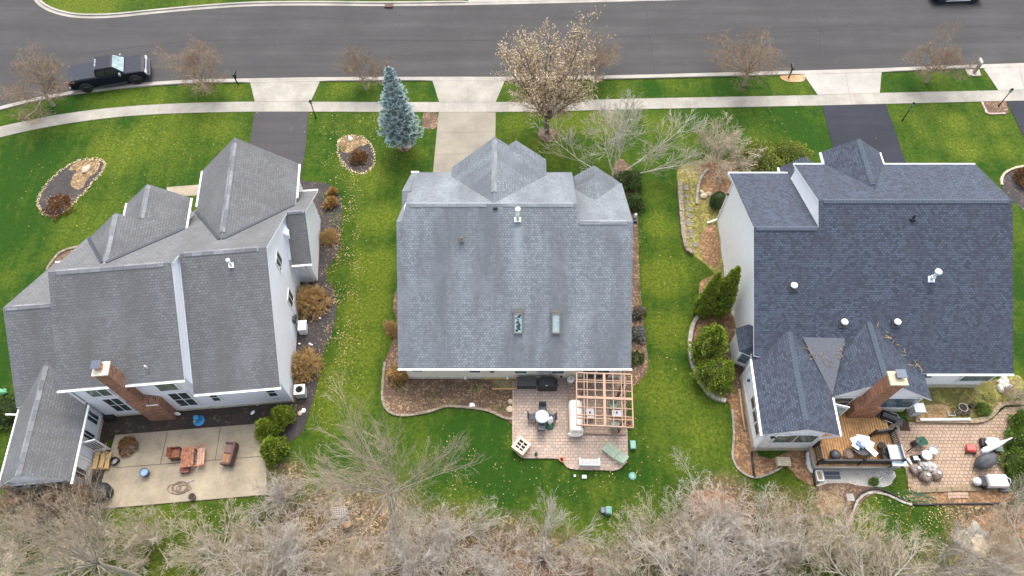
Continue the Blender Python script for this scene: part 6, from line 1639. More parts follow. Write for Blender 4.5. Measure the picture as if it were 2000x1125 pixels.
m = MB(); m.extrude([(-.42, -.95, 0), (.42, -.95, 0), (.42, -.95, .62), (.2, -.95, .95), (-.3, -.95, 1.0), (-.42, -.95, .7)], (0, 2.0, 0)); m.build('cover', plain('cream_canvas', (.72, .69, .6), .85, var=.1, scale=3, bumpy=.4), r, bevel=.1)
m = MB(); m.blob((-.05, -.95, .22), (.5, .16, .24), 12, 6, seed=5); m.build('cover_hem', plain('cream_canvas', (.72, .69, .6)), r)
def adiron(px, lab, rz): return chair('garden_chair', lab, PP(*px, .2), rz, plain('sage_green', (.17, .24, .18), .75, var=.2), plain('sage_green', (.17, .24, .18)), 'sage chairs under the pergola')
adiron((1196, 797), 'sage green chair under the back of the pergola', 0); adiron((1199, 836), 'sage green chair under the front of the pergola', pi)
for px, sz, lab in (((1151, 812), (.5, .62, .45), 'pale side table under the left of the pergola'), ((1203, 812), (.62, .42, .45), 'pale side table under the right of the pergola')):
    r = thing('side_table', lab, 'table', PP(*px, .2)); m = MB(); m.box((0, 0, sz[2]), (sz[0], sz[1], .04)); m.build('table_top', plain('stone_top', (.42, .43, .45), .5, var=.15), r, bevel=.01)
    for x in (-1, 1):
        for y in (-1, 1): m = MB(); m.bar((x*(sz[0]/2-.05), y*(sz[1]/2-.05), 0), (x*(sz[0]/2-.05), y*(sz[1]/2-.05), sz[2]), .04, .04); m.build('leg', DARK, r)
    m = MB(); m.lathe((0, .03, sz[2]+.02), [(.05, 0), (.06, .06), (.03, .07)], 10); m.build('ashtray', DARK, r)
r = thing('clay_pot', 'round terracotta pot at the right edge of the pergola terrace', 'pot', PP(1229, 828, .0)); m = MB(); m.lathe((0, 0, 0), [(.16, 0), (.22, .3), (.25, .32), (.2, .32), (.18, .25)], 14); m.build('pot', plain('terracotta', (.48, .17, .06), .8), r); m = MB(); m.blob((0, 0, .27), (.18, .18, .05), 8, 5, seed=1); m.build('soil', SOIL, r)
stone((1203, 842), (.17, .13, .2), STONE, 'pale stone at the front post of the pergola', 71, h=.2)

# ------------------------------------------------------------------ left patio
r = thing('picnic_set', 'red-brown slatted low table with benches on the left concrete patio', 'picnic table', PP(374, 898), radians(8))
m = MB()
for i in range(5): m.box((-.3+i*.15, 0, .62), (.14, 1.25, .04))
m.build('table_top', WOOD_R, r)
for x in (-.3, .3):
    for y in (-.5, .5): m = MB(); m.box((x, y, .3), (.08, .08, .6)); m.build('leg', WOOD_R, r)
m = MB(); m.box((0, 0, .45), (.06, 1.1, .08)); m.build('stretcher', WOOD_R, r)
for x, lab in ((.72, 0),):
    m = MB()
    for i in range(3): m.box((x-.15+i*.15, 0, .42), (.13, 1.15, .04))
    bo = m.build('bench', plain('faded_red_wood', (.42, .24, .17), .8, var=.35, scale=5), r); m = MB(); m.bar((x+.25, .62, .6), (x-.3, .62, .6), .08, .04); m.bar((x+.25, -.62, .6), (x-.3, -.62, .6), .08, .04); m.build('armrest', WOOD_R, bo)
r = thing('wooden_chair', 'red-brown slatted chair left of the low table', 'chair', PP(347, 889), radians(95))
m = MB()
for i in range(4): m.box((-.22+i*.15, 0, .36), (.13, .5, .03))
m.build('seat', WOOD_R, r)
m = MB()
for i in range(4): m.box((-.22+i*.15, .28, .6), (.13, .04, .5), M=Matrix.Rotation(-.25, 3, 'X'))
m.build('backrest', WOOD_R, r)
for x in (-.32, .32): m = MB(); m.box((x, 0, .3), (.06, .55, .6)); m.build('armrest', plain('dark_red_wood', (.12, .04, .025), .8), r)
r = thing('red_stool', 'small dark red stool at the front end of the low table', 'stool', PP(364, 920), radians(5)); m = MB()
for i in range(3): m.box((0, -.13+i*.13, .34), (.55, .11, .03))
m.build('seat', plain('dull_red_wood', (.2, .07, .05), .8), r)
for x in (-.22, .22): m = MB(); m.box((x, 0, .16), (.05, .36, .32)); m.build('leg', plain('dull_red_wood', (.2, .07, .05)), r)
r = thing('wicker_loveseat', 'brown wicker loveseat at the right of the left patio', 'loveseat', PP(452, 890), radians(-4))
m = MB(); m.box((0, 0, .22), (.66, 1.35, .36)); m.build('base', WICKER, r, bevel=.04)
m = MB(); m.box((.3, 0, .5), (.14, 1.35, .55)); m.build('backrest', WICKER, r, bevel=.04)
for y in (-.64, .64): m = MB(); m.box((-.03, y, .42), (.66, .12, .3)); m.build('armrest', WICKER, r, bevel=.03)
for y, c in ((-.3, (.26, .13, .06)), (.3, (.16, .1, .085))): m = MB(); m.box((-.06, y, .43), (.48, .56, .1)); m.build('cushion', plain('cushion%d' % int(y*10+9), c, .9, var=.3), r, bevel=.04)
def pot(px, R, Hh, mat, lab, z=0.0, nm='plant_pot', soil=True, cat='pot', grp=None):
    r = thing(nm, lab, cat, PP(*px, z), 0, grp); m = MB(); m.lathe((0, 0, 0), [(R*.7, 0), (R*.95, Hh*.85), (R, Hh), (R*.86, Hh), (R*.8, Hh*.85)], 18); m.build('pot', mat, r); m = MB(); m.lathe((0, 0, Hh*.8), [(R*.84, 0), (R*.8, .03)], 14); m.build('soil', SOIL if soil is True else soil, r); return r
pot((287, 926), .27, .45, plain('blue_grey_pot', (.07, .1, .17), .4), 'blue-grey planter filled with pale blue in the middle of the left patio', zp, soil=plain('pale_blue_fill', (.18, .30, .43), .4))
r = thing('blue_fountain', 'bright blue glazed pot on a saucer below the brick chimney', 'pot', P(389, 822)); BLU = plain('bright_blue_glaze', (.05, .25, .48), .25, var=.25)
m = MB(); m.lathe((0, 0, 0), [(.34, 0), (.36, .06), (.3, .07)], 20); m.build('saucer', BLU, r); m = MB(); m.lathe((-.03, .04, .07), [(.13, 0), (.22, .22), (.14, .42), (.17, .46), (.1, .46)], 16); m.build('jar', BLU, r); m = MB(); m.lathe((-.12, -.12, .3), [(.08, 0), (.11, .05), (.05, .08)], 10); m.build('spout', STONE, r)
r = thing('hose_reel', 'white ring-shaped hose hanger beside the chimney foot', 'hose hanger', P(350, 812)); m = MB(); pts = [(cos(a)*.17, 0.02, .3+sin(a)*.17) for a in [k*2*pi/16 for k in range(17)]]; m.tube(pts, .045, 6); m.build('ring', WHITEP, r); m = MB(); m.box((0, .04, .12), (.06, .06, .24)); m.build('bracket', WHITEP, r)
r = thing('covered_grill', 'black covered round grill at the corner of the left patio by the sunroom', 'grill', PP(207, 965)); m = MB(); m.lathe((0, 0, 0), [(.46, 0), (.52, .3), (.55, .6), (.42, .85), (.2, .98), (.05, 1.0)], 18); m.build('cover', COVER, r); m = MB(); m.box((0, 0, 1.0), (.2, .05, .04)); m.build('handle', DARK, r)
r = thing('wooden_steps', 'yellow timber steps below the sunroom door', 'steps', PP(204, 902), radians(5))
for i, (x, z) in enumerate(((-.28, .45), (0, .3), (.28, .16))): m = MB(); m.box((x, 0, z), (.27, 1.05, .06)); m.build('tread', WOOD_Y, r)
for y in (-.48, .48): m = MB(); m.box((-.05, y, .18), (.75, .05, .3)); m.build('stringer', WOOD_Y, r)
r = thing('coiled_hose', 'dark coiled hose by the timber steps', 'hose', PP(226, 902)); m = MB(); m.tube([(cos(a*.5)*(.26-.004*(a % 5)), sin(a*.5)*(.24), .03+a*.004) for a in range(0, 64)], .022, 5); o = m.build('coil', DARK, r); m = MB(); m.lathe((0, 0, 0), [(.2, 0), (.17, .03)], 14); m.build('holder', GREYM, r)
r = thing('garden_hose', 'tangled brown hose lying on the left patio', 'hose', PP(352, 953)); rn = random.Random(2); m = MB(); pts = []
for k in range(150):
    a = k*.28; pts.append((cos(a)*(.42+.16*sin(k*.13))+.25*sin(k*.05), sin(a)*(.28+.12*cos(k*.11)), .03+.04*rn.random()))
m.tube(pts, .016, 5); m.build('coil', plain('brown_hose', (.2, .14, .1), .7), r); m = MB(); m.tube([(.3, .25, .05), (.75, .5, .06)], .02, 5); m.build('nozzle', GREYM, r)
pot((378, 972), .22, .3, plain('grey_brown_pot', (.13, .1, .09), .8), 'grey-brown pot at the front edge of the left patio', zp)
r = thing('wheelbarrow', 'black upturned tray lying by the wall corner behind the left patio', 'tray', P(217, 815)); m = MB(); m.extrude([(-.4, -.3, 0), (.4, -.3, 0), (.3, -.22, .35), (-.3, -.22, .35)], (0, .55, 0)); m.build('tray', BLACK, r, bevel=.05); m = MB(); m.tube([(-.4, -.2, .08), (-.8, -.2, .2)], .02, 5); m.build('handle', DARK, r)
stone((494, 806), (.1, .16, .06), WHITEP, 'white stone in the dark bed near the left patio corner', 81)
for i, (px, m_) in enumerate((((586, 808), STONE), ((593, 803), WHITEP), ((504, 788), STONE))): stone(px, (.16, .16, .12), m_, ('tan stone beside the left house corner bed', 'white stone beside the tan one at the left house corner', 'tan stone against the left house back wall')[i], 90+i)
r = thing('wire_crate', 'open wire crate lying in the leaf litter', 'crate', P(664, 1003), .1); m = MB()
for i in range(9): m.bar((-.4+i*.1, -.3, .3), (-.4+i*.1, .3, .3), .025, .025); m.bar((-.4+i*.1, -.3, 0), (-.4+i*.1, -.3, .3), .02, .02)
for i in range(6): m.bar((-.4, -.3+i*.12, .31), (.4, -.3+i*.12, .31), .025, .025)
m.build('wire_top', plain('wire', (.42, .37, .3), .6), r); m = MB(); m.box((0, 0, .02), (.84, .64, .03)); m.build('tray', DARK, r)
r = thing('tree_stump', 'cut tree stump with a rust-tan face in the leaf litter', 'stump', P(680, 1027)); m = MB(); m.lathe((0, 0, 0), [(.27, 0), (.22, .2), (.2, .38)], 12); m.build('bark', BARK, r); m = MB(); m.lathe((0, 0, .381), [(.19, 0), (.185, .01)], 12); m.build('cut_face', plain('cut_orange', (.3, .17, .09), .8, var=.3), r)
r = thing('round_grate', 'dark round lid set in the path at the bottom edge', 'lid', P(1175, 1110)); m = MB(); m.lathe((0, 0, 0), [(.3, 0), (.3, .08), (.26, .1)], 18); m.build('lid', plain('dull_lid', (.09, .1, .1), .7), r); m = MB(); m.box((-.05, 0, .01), (.9, 1.2, .03)); m.build('pad', PAVER_O, r)
# ------------------------------------------------------------------ deck and terrace of the right house
dz = .8
def DP(px, py): return P(px, py, dz)
r = thing('fire_bowl', 'black domed fire bowl on the deck', 'fire bowl', DP(1628, 891)); m = MB(); m.lathe((0, 0, .1), [(.15, 0), (.3, .1), (.34, .2)], 18); m.build('bowl', BLACK, r); m = MB(); m.lathe((0, 0, .31), [(.33, 0), (.28, .1), (.14, .19), (.03, .21)], 18); m.build('lid', plain('mesh_lid', (.05, .055, .065), .45), r)
for k in range(3): m = MB(); m.tube([(cos(k*2.1)*.22, sin(k*2.1)*.22, .14), (cos(k*2.1)*.27, sin(k*2.1)*.27, 0)], .018, 5); m.build('leg', BLACK, r)
r = thing('deck_table', 'round dark mesh table on the deck piled with white papers', 'table', DP(1674, 878)); m = MB(); m.lathe((0, 0, .66), [(.58, 0), (.6, .02), (.57, .03)], 24); m.build('table_top', DARK, r); m = MB(); m.tube([(0, 0, 0), (0, 0, .66)], .04, 8); m.lathe((0, 0, 0), [(.25, 0), (.05, .06)], 14); m.build('pedestal', BLACK, r)
tz = .70+dz; tc = DP(1674, 878); rn = random.Random(8)
G_PAP = 'white boards and sheets piled on the deck table'
for i, (dx, dy, a, sx, sy, lab) in enumerate(((-.15, .3, .3, .8, .6, 'white sheet at the back of the pile on the deck table'), (.15, .35, -.2, .75, .6, 'white sheet at the back right of the pile on the deck table'), (.35, .15, -.6, .7, .5, 'white sheet on the right of the pile on the deck table'), (-.3, .1, .9, .6, .45, 'white sheet on the left of the pile on the deck table'), (.45, -.3, -.85, .75, .32, 'long white board hanging over the front of the deck table'))):
    m = MB(); m.box((0, 0, .015+i*.02), (sx, sy, .012)); o = m.build('white_sheet', WHITEP); o.location = (tc.x+dx, tc.y+dy, tz); o.rotation_euler = (0, 0, a); tag(o, lab, 'sheet', G_PAP)
m = MB(); m.box((0, 0, .16), (.5, .3, .05)); m.box((0, 0, .19), (.3, .2, .02)); o = m.build('blue_book', plain('blue_cover', (.12, .2, .33), .5)); o.location = (tc.x-.15, tc.y+.05, tz); o.rotation_euler = (0, 0, -.7); tag(o, 'blue covered folder on top of the paper pile', 'folder')
m = MB(); m.blob((0, 0, .2), (.18, .16, .13), 10, 7, seed=4); o = m.build('white_bag', WHITEP); o.location = (tc.x+.05, tc.y+.02, tz); tag(o, 'small white bag in the middle of the paper pile', 'bag')
G_DC = 'dark metal chairs on the deck'
MESH = plain('brown_mesh', (.14, .085, .06), .7, var=.3, scale=20)
def round_chair(px, lab, rz):
    r = thing('mesh_chair', lab, 'chair', DP(*px), rz, G_DC); m = MB(); m.lathe((0, 0, .42), [(.3, 0), (.31, .02), (.28, .03)], 18); m.build('seat', MESH, r)
    m = MB(); m.tube([(cos(a)*.31, sin(a)*.31, .46+.3*max(0, sin(a))) for a in [k*2*pi/20 for k in range(21)]], .018, 6); m.build('back_hoop', DARK, r)
    for k in range(4): a = k*pi/2+.78; m = MB(); m.tube([(cos(a)*.25, sin(a)*.25, .42), (cos(a)*.32, sin(a)*.32, 0)], .015, 5); m.build('leg', DARK, r)
round_chair((1652, 890), 'brown mesh chair left of the deck table', 1.2); round_chair((1687, 888), 'brown mesh chair under the front of the deck table', 3.6)
r = thing('glass_table', 'rectangular frosted glass table at the right railing of the deck', 'table', DP(1742, 896)); gl = plain('frosted_glass', (.45, .53, .56), .25, var=.2, scale=4)
m = MB(); m.box((0, 0, .68), (.82, 1.25, .03)); m.build('glass_top', gl, r); m = MB()
for y in (-.63, .63): m.box((0, y, .68), (.9, .04, .05))
for x in (-.43, .43): m.box((x, 0, .68), (.04, 1.22, .05))
m.build('rim', GREYM, r)
for x in (-.38, .38):
    for y in (-.55, .55): m = MB(); m.box((x, y, .33), (.04, .04, .66)); m.build('leg', DARK, r)
for px, lab in (((1722, 886), 'black folding chair behind the left side of the glass table'), ((1722, 897), 'black folding chair in front of the left side of the glass table')): chair('deck_chair', lab, DP(*px), pi/2, BLACK, BLACK, G_DC)
pot((1718, 873), .24, .35, plain('dark_pot', (.07, .065, .06), .6), 'dark pot with a pale rim in the deck corner', dz)
r = thing('gas_grill', 'open black gas grill on the paving beside the orange chimney', 'grill', P(1722, 824, .05), radians(-24)); m = MB(); m.box((0, 0, .45), (.7, .55, .7)); m.build('cabinet', BLACK, r, bevel=.03)
m = MB(); m.extrude([(-.45, -.3, .82), (-.45, .3, .82), (-.45, .28, 1.05), (-.45, .05, 1.2), (-.45, -.2, 1.12)], (.9, 0, 0)); m.build('hood', plain('gloss_black', (.015, .015, .015), .15), r, bevel=.04)
for x in (-.7, .7): m = MB(); m.box((x, 0, .82), (.4, .5, .04)); m.build('side_shelf', DARK, r)
m = MB(); m.tube([(-.3, -.33, .95), (.3, -.33, .95)], .02, 6); m.build('handle', CHROME, r)
r = thing('grill_cover', 'crumpled clear cover lying by the gas grill', 'cover', P(1742, 816)); m = MB(); m.blob((0, 0, .12), (.4, .3, .14), 14, 8, seed=12, jit=.3); m.build('cover', plain('clear_plastic', (.4, .42, .4), .25, var=.4), r); m = MB(); m.tube([(.2, 0, .1), (.6, .1, .05), (.9, .05, .03)], .02, 5); m.build('hose_end', plain('green_hose', (.025, .13, .055), .5), r)
r = thing('utility_cabinet', 'pale grey cabinet box at the corner of the hearth room wall', 'cabinet', P(1782, 806)); m = MB(); m.box((0, 0, .45), (.6, .55, .9)); m.build('casing', plain('pale_grey_box', (.5, .5, .47), .6), r, bevel=.02); m = MB(); m.box((0, 0, .91), (.66, .6, .04)); m.build('lid', LGREY, r)
r = thing('door_mat', 'dark brown mat on the orange paver terrace', 'mat', P(1766, 832, .05), radians(-4)); m = MB(); m.box((0, 0, .012), (.6, .62, .02)); m.build('mat', plain('mat_brown', (.045, .025, .02), .95, scale=20, var=.4), r); m = MB(); m.box((0, .3, .02), (.6, .03, .02)); m.build('hem', BLACK, r)
pot((1876, 799), .3, .35, plain('pale_rim_pot', (.36, .33, .29), .8), 'largest round plant pot in the terrace bed', .02)
for i, (px, lab) in enumerate((((1868, 807), 'left small pot in the row below the largest pot'), ((1878, 808), 'middle small pot in the row below the largest pot'), ((1888, 807), 'right small pot in the row below the largest pot'), ((1895, 794), 'dark pot right of the largest pot'))): pot(px, .16, .25, plain('brown_pot' if i < 3 else 'dark_pot', (.2, .13, .09), .8), lab, .02, grp='plant pots in the terrace bed')
r = thing('white_pipe', 'long white pipe lying on the terrace retaining blocks', 'pipe', P(1845, 820, .28)); m = MB(); m.bar((-1.55, 0, .05), (1.55, .02, .05), .13, .09); m.build('pipe', WHITEP, r); m = MB(); m.box((1.55, .02, .05), (.06, .16, .12)); m.build('end_cap', WHITEP, r)
r = thing('plant_stand', 'small pale wire frame beside the plant pots', 'frame', P(1857, 808, .02)); m = MB()
for a, b in (((-.2, -.15), (.2, -.15)), ((.2, -.15), (.2, .15)), ((-.2, .15), (-.2, -.15))): m.bar((*a, .1), (*b, .1), .03, .03)
m.build('frame', LGREY, r); m = MB(); m.box((-.2, -.15, .05), (.04, .04, .1)); m.build('foot', LGREY, r)
r = thing('green_parasol', 'dark green folded fabric parasol leaning over the terrace by the deck', 'parasol', P(1790, 868, .05), radians(12)); m = MB()
for i in range(6): m.box((.1+i*.0, -.2+i*.09, .5+.02*(i % 2)), (.75-.06*abs(i-2), .08, .05), M=Matrix.Rotation(.12, 3, 'Y'))
m.build('canopy', plain('dark_green_cloth', (.012, .07, .04), .85, var=.4), r); m = MB(); m.tube([(-.9, -.35, .15), (-.2, -.02, .55), (.05, .05, .6)], .03, 6); m.build('pole', BLACK, r); m = MB(); m.lathe((-.22, .05, 0), [(.18, 0), (.15, .5), (.1, .62)], 12); m.build('base', DARK, r)
pot((1803, 893), .3, .5, WHITEP, 'white round tub on the terrace', zp, 'plastic_tub', soil=plain('white_lid', (.68, .68, .66), .5), cat='tub')
pot((1817, 883), .28, .42, plain('grey_blue_plastic', (.3, .33, .38), .5), 'grey-blue tub behind the white one', zp, 'plastic_tub', soil=plain('grey_lid', (.36, .39, .44), .5), cat='tub')
r = thing('black_crate', 'black crate holding pale items left of the white tub', 'crate', P(1787, 897, zp), .05); m = MB(); 
for sx in (-1, 1): m.box((sx*.24, 0, .15), (.03, .4, .3)); m.box((0, sx*.19, .15), (.45, .03, .3))
m.box((0, 0, .02), (.45, .36, .03)); m.build('crate', plain('black_plastic', (.025, .03, .035), .5), r); m = MB(); m.box((-.05, .02, .2), (.3, .25, .1)); m.box((.1, -.1, .24), (.12, .1, .06)); m.build('contents', LGREY, r)
r = thing('white_bottle', 'white bottle lying by the deck corner', 'bottle', P(1776, 903, zp), -1.2); m = MB(); m.tube([(-.25, 0, .08), (.1, 0, .08), (.2, 0, .08), (.28, 0, .08)], [.08, .08, .04, .035], 10); m.build('bottle', WHITEP, r); m = MB(); m.tube([(.28, 0, .08), (.33, 0, .08)], .045, 8); m.build('cap', LGREY, r)
G_BAG = 'clear rubbish bags full of leaves on the terrace'
for i, (px, rr, lab) in enumerate((((1785, 919), (.36, .34, .3), 'leaf-filled rubbish bag at the left of the heap'), ((1803, 932), (.4, .36, .3), 'dark leaf-filled bag at the front of the heap'), ((1825, 928), (.36, .42, .28), 'brown leaf-filled bag at the right of the heap'), ((1812, 916), (.36, .36, .34), 'pale bag at the back right of the heap'), ((1797, 914), (.26, .28, .36), 'pale knotted bag at the back of the heap'))):
    r = thing('rubbish_bag', lab, 'rubbish bag', P(*px, zp), i, G_BAG); m = MB(); m.blob((0, 0, rr[2]*.85), rr, 16, 10, seed=20+i, jit=.22); m.build('bag', plain('bag_film%d' % (i // 3), ((.2, .155, .125), (.33, .31, .29))[i // 3], .55, var=.45, scale=7, bumpy=.6), r); m = MB(); m.lathe((0, 0, rr[2]*1.7), [(.05, 0), (.03, .06), (.09, .14)], 8); m.build('knot', LGREY, r)
r = thing('red_wagon', 'red plastic ride-on tub on the orange terrace', 'toy', P(1893, 878, zp), -.15); m = MB(); m.box((0, 0, .22), (.6, .5, .26)); m.build('body', plain('red_plastic', (.42, .05, .035), .4, var=.15), r, bevel=.1); m = MB(); m.box((0, 0, .36), (.4, .3, .04)); m.build('seat', plain('pale_red_plastic', (.5, .1, .08), .4), r, bevel=.02)
for x in (-.25, .25): m = MB(); m.lathe((x, -.27, .1), [(.09, -.03), (.1, 0), (.09, .03)], 12, M=Matrix.Rotation(pi/2, 3, 'X')); m.build('wheel', DARK, r)
r = thing('white_parasol', 'closed white parasol slanting across the terrace furniture', 'parasol', P(1925, 880, zp), radians(22)); m = MB(); m.tube([(-.75, 0, .62), (-.5, 0, .68), (.3, 0, .8), (.75, 0, .9), (.95, 0, .94)], [.13, .19, .18, .1, .03], 12); m.build('canopy', plain('grey_white_canvas', (.56, .55, .6), .8, bumpy=.3), r); m = MB(); m.tube([(.9, 0, .93), (1.3, 0, 1.02)], [.06, .03], 8); m.build('finial', WHITEP, r); m = MB(); m.tube([(-.7, 0, .62), (-1.0, 0, .05)], .025, 6); m.build('pole', GREYM, r)
r = thing('lawn_machine', 'white-hooded machine with black chassis behind the closed parasol', 'machine', P(1926, 868, zp), -.1); m = MB(); m.box((0, 0, .25), (.95, .55, .3)); m.build('chassis', BLACK, r, bevel=.05); m = MB(); m.box((.12, .02, .52), (.75, .5, .26)); m.build('hood', plain('cream_hood', (.66, .65, .6), .5, var=.15), r, bevel=.1); m = MB(); m.lathe((-.25, -.1, .64), [(.17, 0), (.16, .03)], 14); m.build('filler_cap', WHITEP, r)
r = thing('covered_mower', 'dark grey covered machine in front of the closed parasol', 'covered machine', P(1918, 904, zp), radians(26)); m = MB(); m.blob((0, 0, .45), (.78, .42, .5), 16, 10, seed=41, jit=.1, zmin=-.44); m.build('cover', plain('charcoal_cover', (.06, .062, .068), .75, var=.3, bumpy=.4), r); m = MB(); m.box((.55, -.2, .1), (.35, .3, .12)); m.build('deck', WHITEP, r)
r = thing('green_tray', 'pale green tray behind the closed parasol', 'tray', P(1946, 880, zp), -.1); m = MB(); m.box((0, 0, .3), (.5, .3, .06)); m.build('tray', plain('sage_tray', (.2, .27, .2), .6), r); m = MB(); m.box((0, 0, .14), (.4, .2, .28)); m.build('stand', DARK, r)
r = thing('utility_cart', 'white-topped cart with a black front on the terrace edge', 'cart', P(1930, 944, zp), radians(-1)); m = MB(); m.box((.2, 0, .5), (1.1, .72, .5)); m.build('body', plain('white_gloss', (.78, .78, .77), .35, var=.05), r, bevel=.06); m = MB(); m.box((-.55, 0, .32), (.35, .62, .4)); m.build('chassis', BLACK, r, bevel=.04); m = MB(); m.blob((-.88, 0, .38), (.26, .26, .22), 12, 8, seed=7, jit=.05); m.build('front_tank', plain('silver', (.5, .52, .54), .3), r); m = MB(); m.tube([(.72, -.3, .6), (.95, -.1, .65), (.95, .1, .65), (.72, .3, .6)], .025, 6); m.build('push_bar', LGREY, r)
for x in (-.4, .55):
    for y in (-.36, .36): m = MB(); m.lathe((x, y, .13), [(.12, -.04), (.13, 0), (.12, .04)], 12, M=Matrix.Rotation(pi/2, 3, 'X')); m.build('wheel', TYRE, r)
r = thing('grey_bin', 'low dark grey open box beside the white-topped cart', 'box', P(1957, 953), .0); m = MB(); m.box((0, 0, .1), (.55, .5, .2)); m.build('box', plain('slate_plastic', (.12, .13, .15), .6), r, bevel=.02); m = MB(); m.box((0, 0, .205), (.42, .36, .02)); m.build('inside', DARK, r)
r = thing('white_lamp', 'small white object by the thin sapling at the right edge', 'garden lamp', P(1994, 936)); m = MB(); m.box((0, 0, .3), (.3, .2, .18)); m.build('head', WHITEP, r); m = MB(); m.tube([(0, 0, 0), (0, 0, .3)], .025, 6); m.build('stake', GREYM, r)
r = thing('green_hose', 'bright green hose coiled on the ground below the terrace', 'hose', P(1790, 970)); m = MB(); rn = random.Random(5); pts = []
for k in range(110):
    a = k*.33; pts.append((cos(a)*(.62+.2*sin(k*.17))+.012*k-.6, sin(a)*(.2+.06*cos(k*.21))-.003*k+.1, .04+.03*rn.random()))
m.tube(pts, .015, 5); m.build('coil', plain('green_hose', (.025, .13, .055), .5), r); m = MB(); m.tube([pts[-1], (pts[-1][0]+.2, pts[-1][1]-.1, .04)], .03, 5); m.build('nozzle', GREYM, r)
r = thing('wooden_crate', 'pale wooden bench crate beside the sunroom front wall', 'crate', P(1527, 905), radians(-2)); m = MB()
for i in range(5): m.box((0, -.22+i*.11, .4), (.8, .09, .03))
m.build('slatted_top', plain('pale_grey_wood', (.5, .44, .3), .8, var=.2), r)
for x in (-.36, .36): m = MB(); m.box((x, 0, .2), (.05, .55, .38)); m.build('side_board', plain('pale_grey_wood', (.5, .44, .3)), r)
r = thing('drain_pipe', 'black corrugated drain pipe running from the sunroom corner', 'pipe', P(1469, 905)); m = MB(); a = P(1469, 905); q = [P(1468, 882, .1)-a, P(1470, 905, .08)-a, P(1473, 929, .06)-a]; m.tube(q, .07, 8); m.build('pipe', BLACK, r); m = MB(); m.tube([q[-1], q[-1]+Vector((.02, -.12, 0))], .085, 8); m.build('outlet', BLACK, r)
r = thing('drain_pipe', 'black drain pipe dropping beside the deck skirt', 'pipe', P(1588, 925)); m = MB(); a = P(1588, 925); q = [P(1585, 885, .1)-a, P(1588, 920, .08)-a, P(1592, 948, .05)-a]; m.tube(q, .07, 8); m.build('pipe', BLACK, r); m = MB(); m.tube([q[0], q[0]+Vector((0, 0, .5))], .06, 8); m.build('riser', BLACK, r)
r = thing('grey_mats', 'pair of dark grey mats on the pale gravel below the deck', 'mats', P(1625, 929)); m = MB(); m.box((0, .13, .03), (.95, .22, .03)); m.build('mat', plain('slate_mat', (.05, .06, .08), .6), r); m = MB(); m.box((0, -.12, .03), (.95, .22, .03)); m.build('mat', plain('slate_mat', (.05, .06, .08), .6), r)
r = thing('white_crate', 'open white box on the pale gravel below the deck corner', 'box', P(1598, 931)); m = MB()
for sx in (-1, 1): m.box((sx*.18, 0, .15), (.05, .62, .3)); m.box((0, sx*.3, .15), (.31, .05, .3))
m.build('box', WHITEP, r); m = MB(); m.box((0, 0, .05), (.3, .54, .06)); m.build('contents', plain('tan_fill', (.4, .3, .18), .9), r)
r = thing('white_sheet_roll', 'rumpled white sheet hanging beside the deck skirt', 'sheet', P(1580, 905)); m = MB(); m.blob((0, 0, .12), (.22, .62, .14), 12, 8, seed=9, jit=.25); m.build('sheet', plain('white_cloth', (.68, .67, .65), .8, bumpy=.5), r); m = MB(); m.blob((.05, .5, .2), (.2, .2, .15), 8, 6, seed=10); m.build('fold', plain('white_cloth', (.68, .67, .65)), r)
r = thing('log', 'pale log lying along the sunroom foundation', 'log', P(1450, 800)); m = MB(); a = P(1450, 800); q = [P(1444, 763, .1)-a, P(1449, 800, .1)-a, P(1455, 840, .1)-a]; m.tube(q, [.07, .06, .06], 7); m.build('trunk', plain('pale_log', (.4, .29, .17), .9, var=.3), r); m = MB(); m.blob(q[0], (.14, .14, .1), 8, 6, seed=3); m.build('knot', plain('pale_log', (.4, .29, .17)), r)
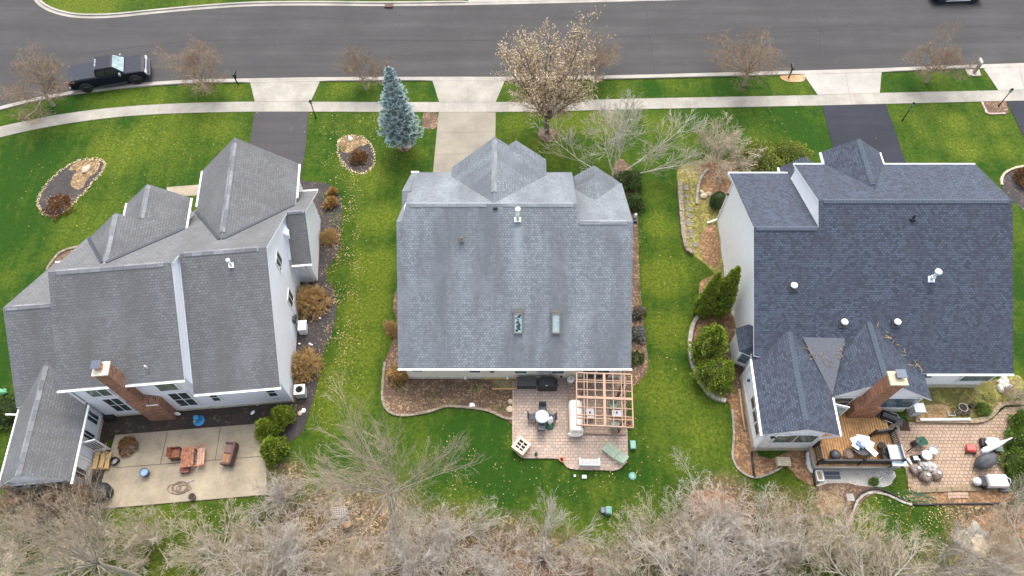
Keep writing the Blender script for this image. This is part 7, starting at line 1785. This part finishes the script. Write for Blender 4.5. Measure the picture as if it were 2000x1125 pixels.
r = thing('window_well', 'round metal window well against the right house side wall', 'window well', P(1424, 556)); m = MB(); pts = [(cos(a)*.4, sin(a)*.42, .12) for a in [pi/2+k*pi/10 for k in range(11)]]; m.tube(pts, .04, 6); m.build('rim', GREYM, r); m = MB(); m.prism([(cos(a)*.38, sin(a)*.4) for a in [pi/2+k*pi/10 for k in range(11)]], 0, .035); m.build('well', SOIL, r)
r = thing('garden_globe', 'green tarpaulin heap at the left edge beside the sunroom', 'tarpaulin', P(2, 768)); m = MB(); m.blob((0, 0, .1), (.45, .25, .2), 14, 8, seed=2, jit=.2); m.build('tarp', plain('green_tarp', (.08, .3, .14), .5, var=.3), r); m = MB(); m.blob((.2, .1, .08), (.2, .2, .1), 8, 6, seed=6); m.build('fold', plain('green_tarp', (.08, .3, .14)), r)
for i, px in enumerate(((605, 672), (609, 674), (585, 672), (633, 592), (625, 622))):
    c = P(*px); m = MB(); m.blob((0, 0, .04), (.09, .07, .06), 8, 5, seed=60+i); o = m.build('white_pebble', WHITEP); o.location = c; tag(o, ('white pebble by the generator, left of a pair', 'white pebble by the generator, right of a pair', 'white pebble against the left house foundation', 'white pebble at the lawn edge below the largest tan shrub', 'white pebble in the mulch above the generator')[i], 'pebble')
# shed twigs caught in the dark roof's valleys
tw = MB(); rn = random.Random(15)
for px0, px1, n in (((1570, 672), (1590, 700), 9), ((1648, 668), (1640, 700), 7), ((1605, 690), (1625, 715), 8), ((1715, 632), (1760, 680), 12), ((1760, 680), (1800, 722), 12)):
    for _ in range(n):
        t = rn.random(); px = px0[0]+(px1[0]-px0[0])*t+rn.gauss(0, 3); py = px0[1]+(px1[1]-px0[1])*t+rn.gauss(0, 3)
        zz = 3.9-(py-668)*.010 if px < 1660 else 4.5-(px-1715)*.0165
        a = P(px, py, zz+.12); d = Vector((rn.gauss(0, 1), rn.gauss(0, 1), -.2)).normalized()*rn.uniform(.1, .4); tw.tube([a, a+d*.5+Vector((0, 0, .03)), a+d], .014, 3)
tag(tw.build('roof_twigs', TWIG_Y), 'dry twigs caught in the valleys of the blue-black roof', 'twigs', kind='stuff')
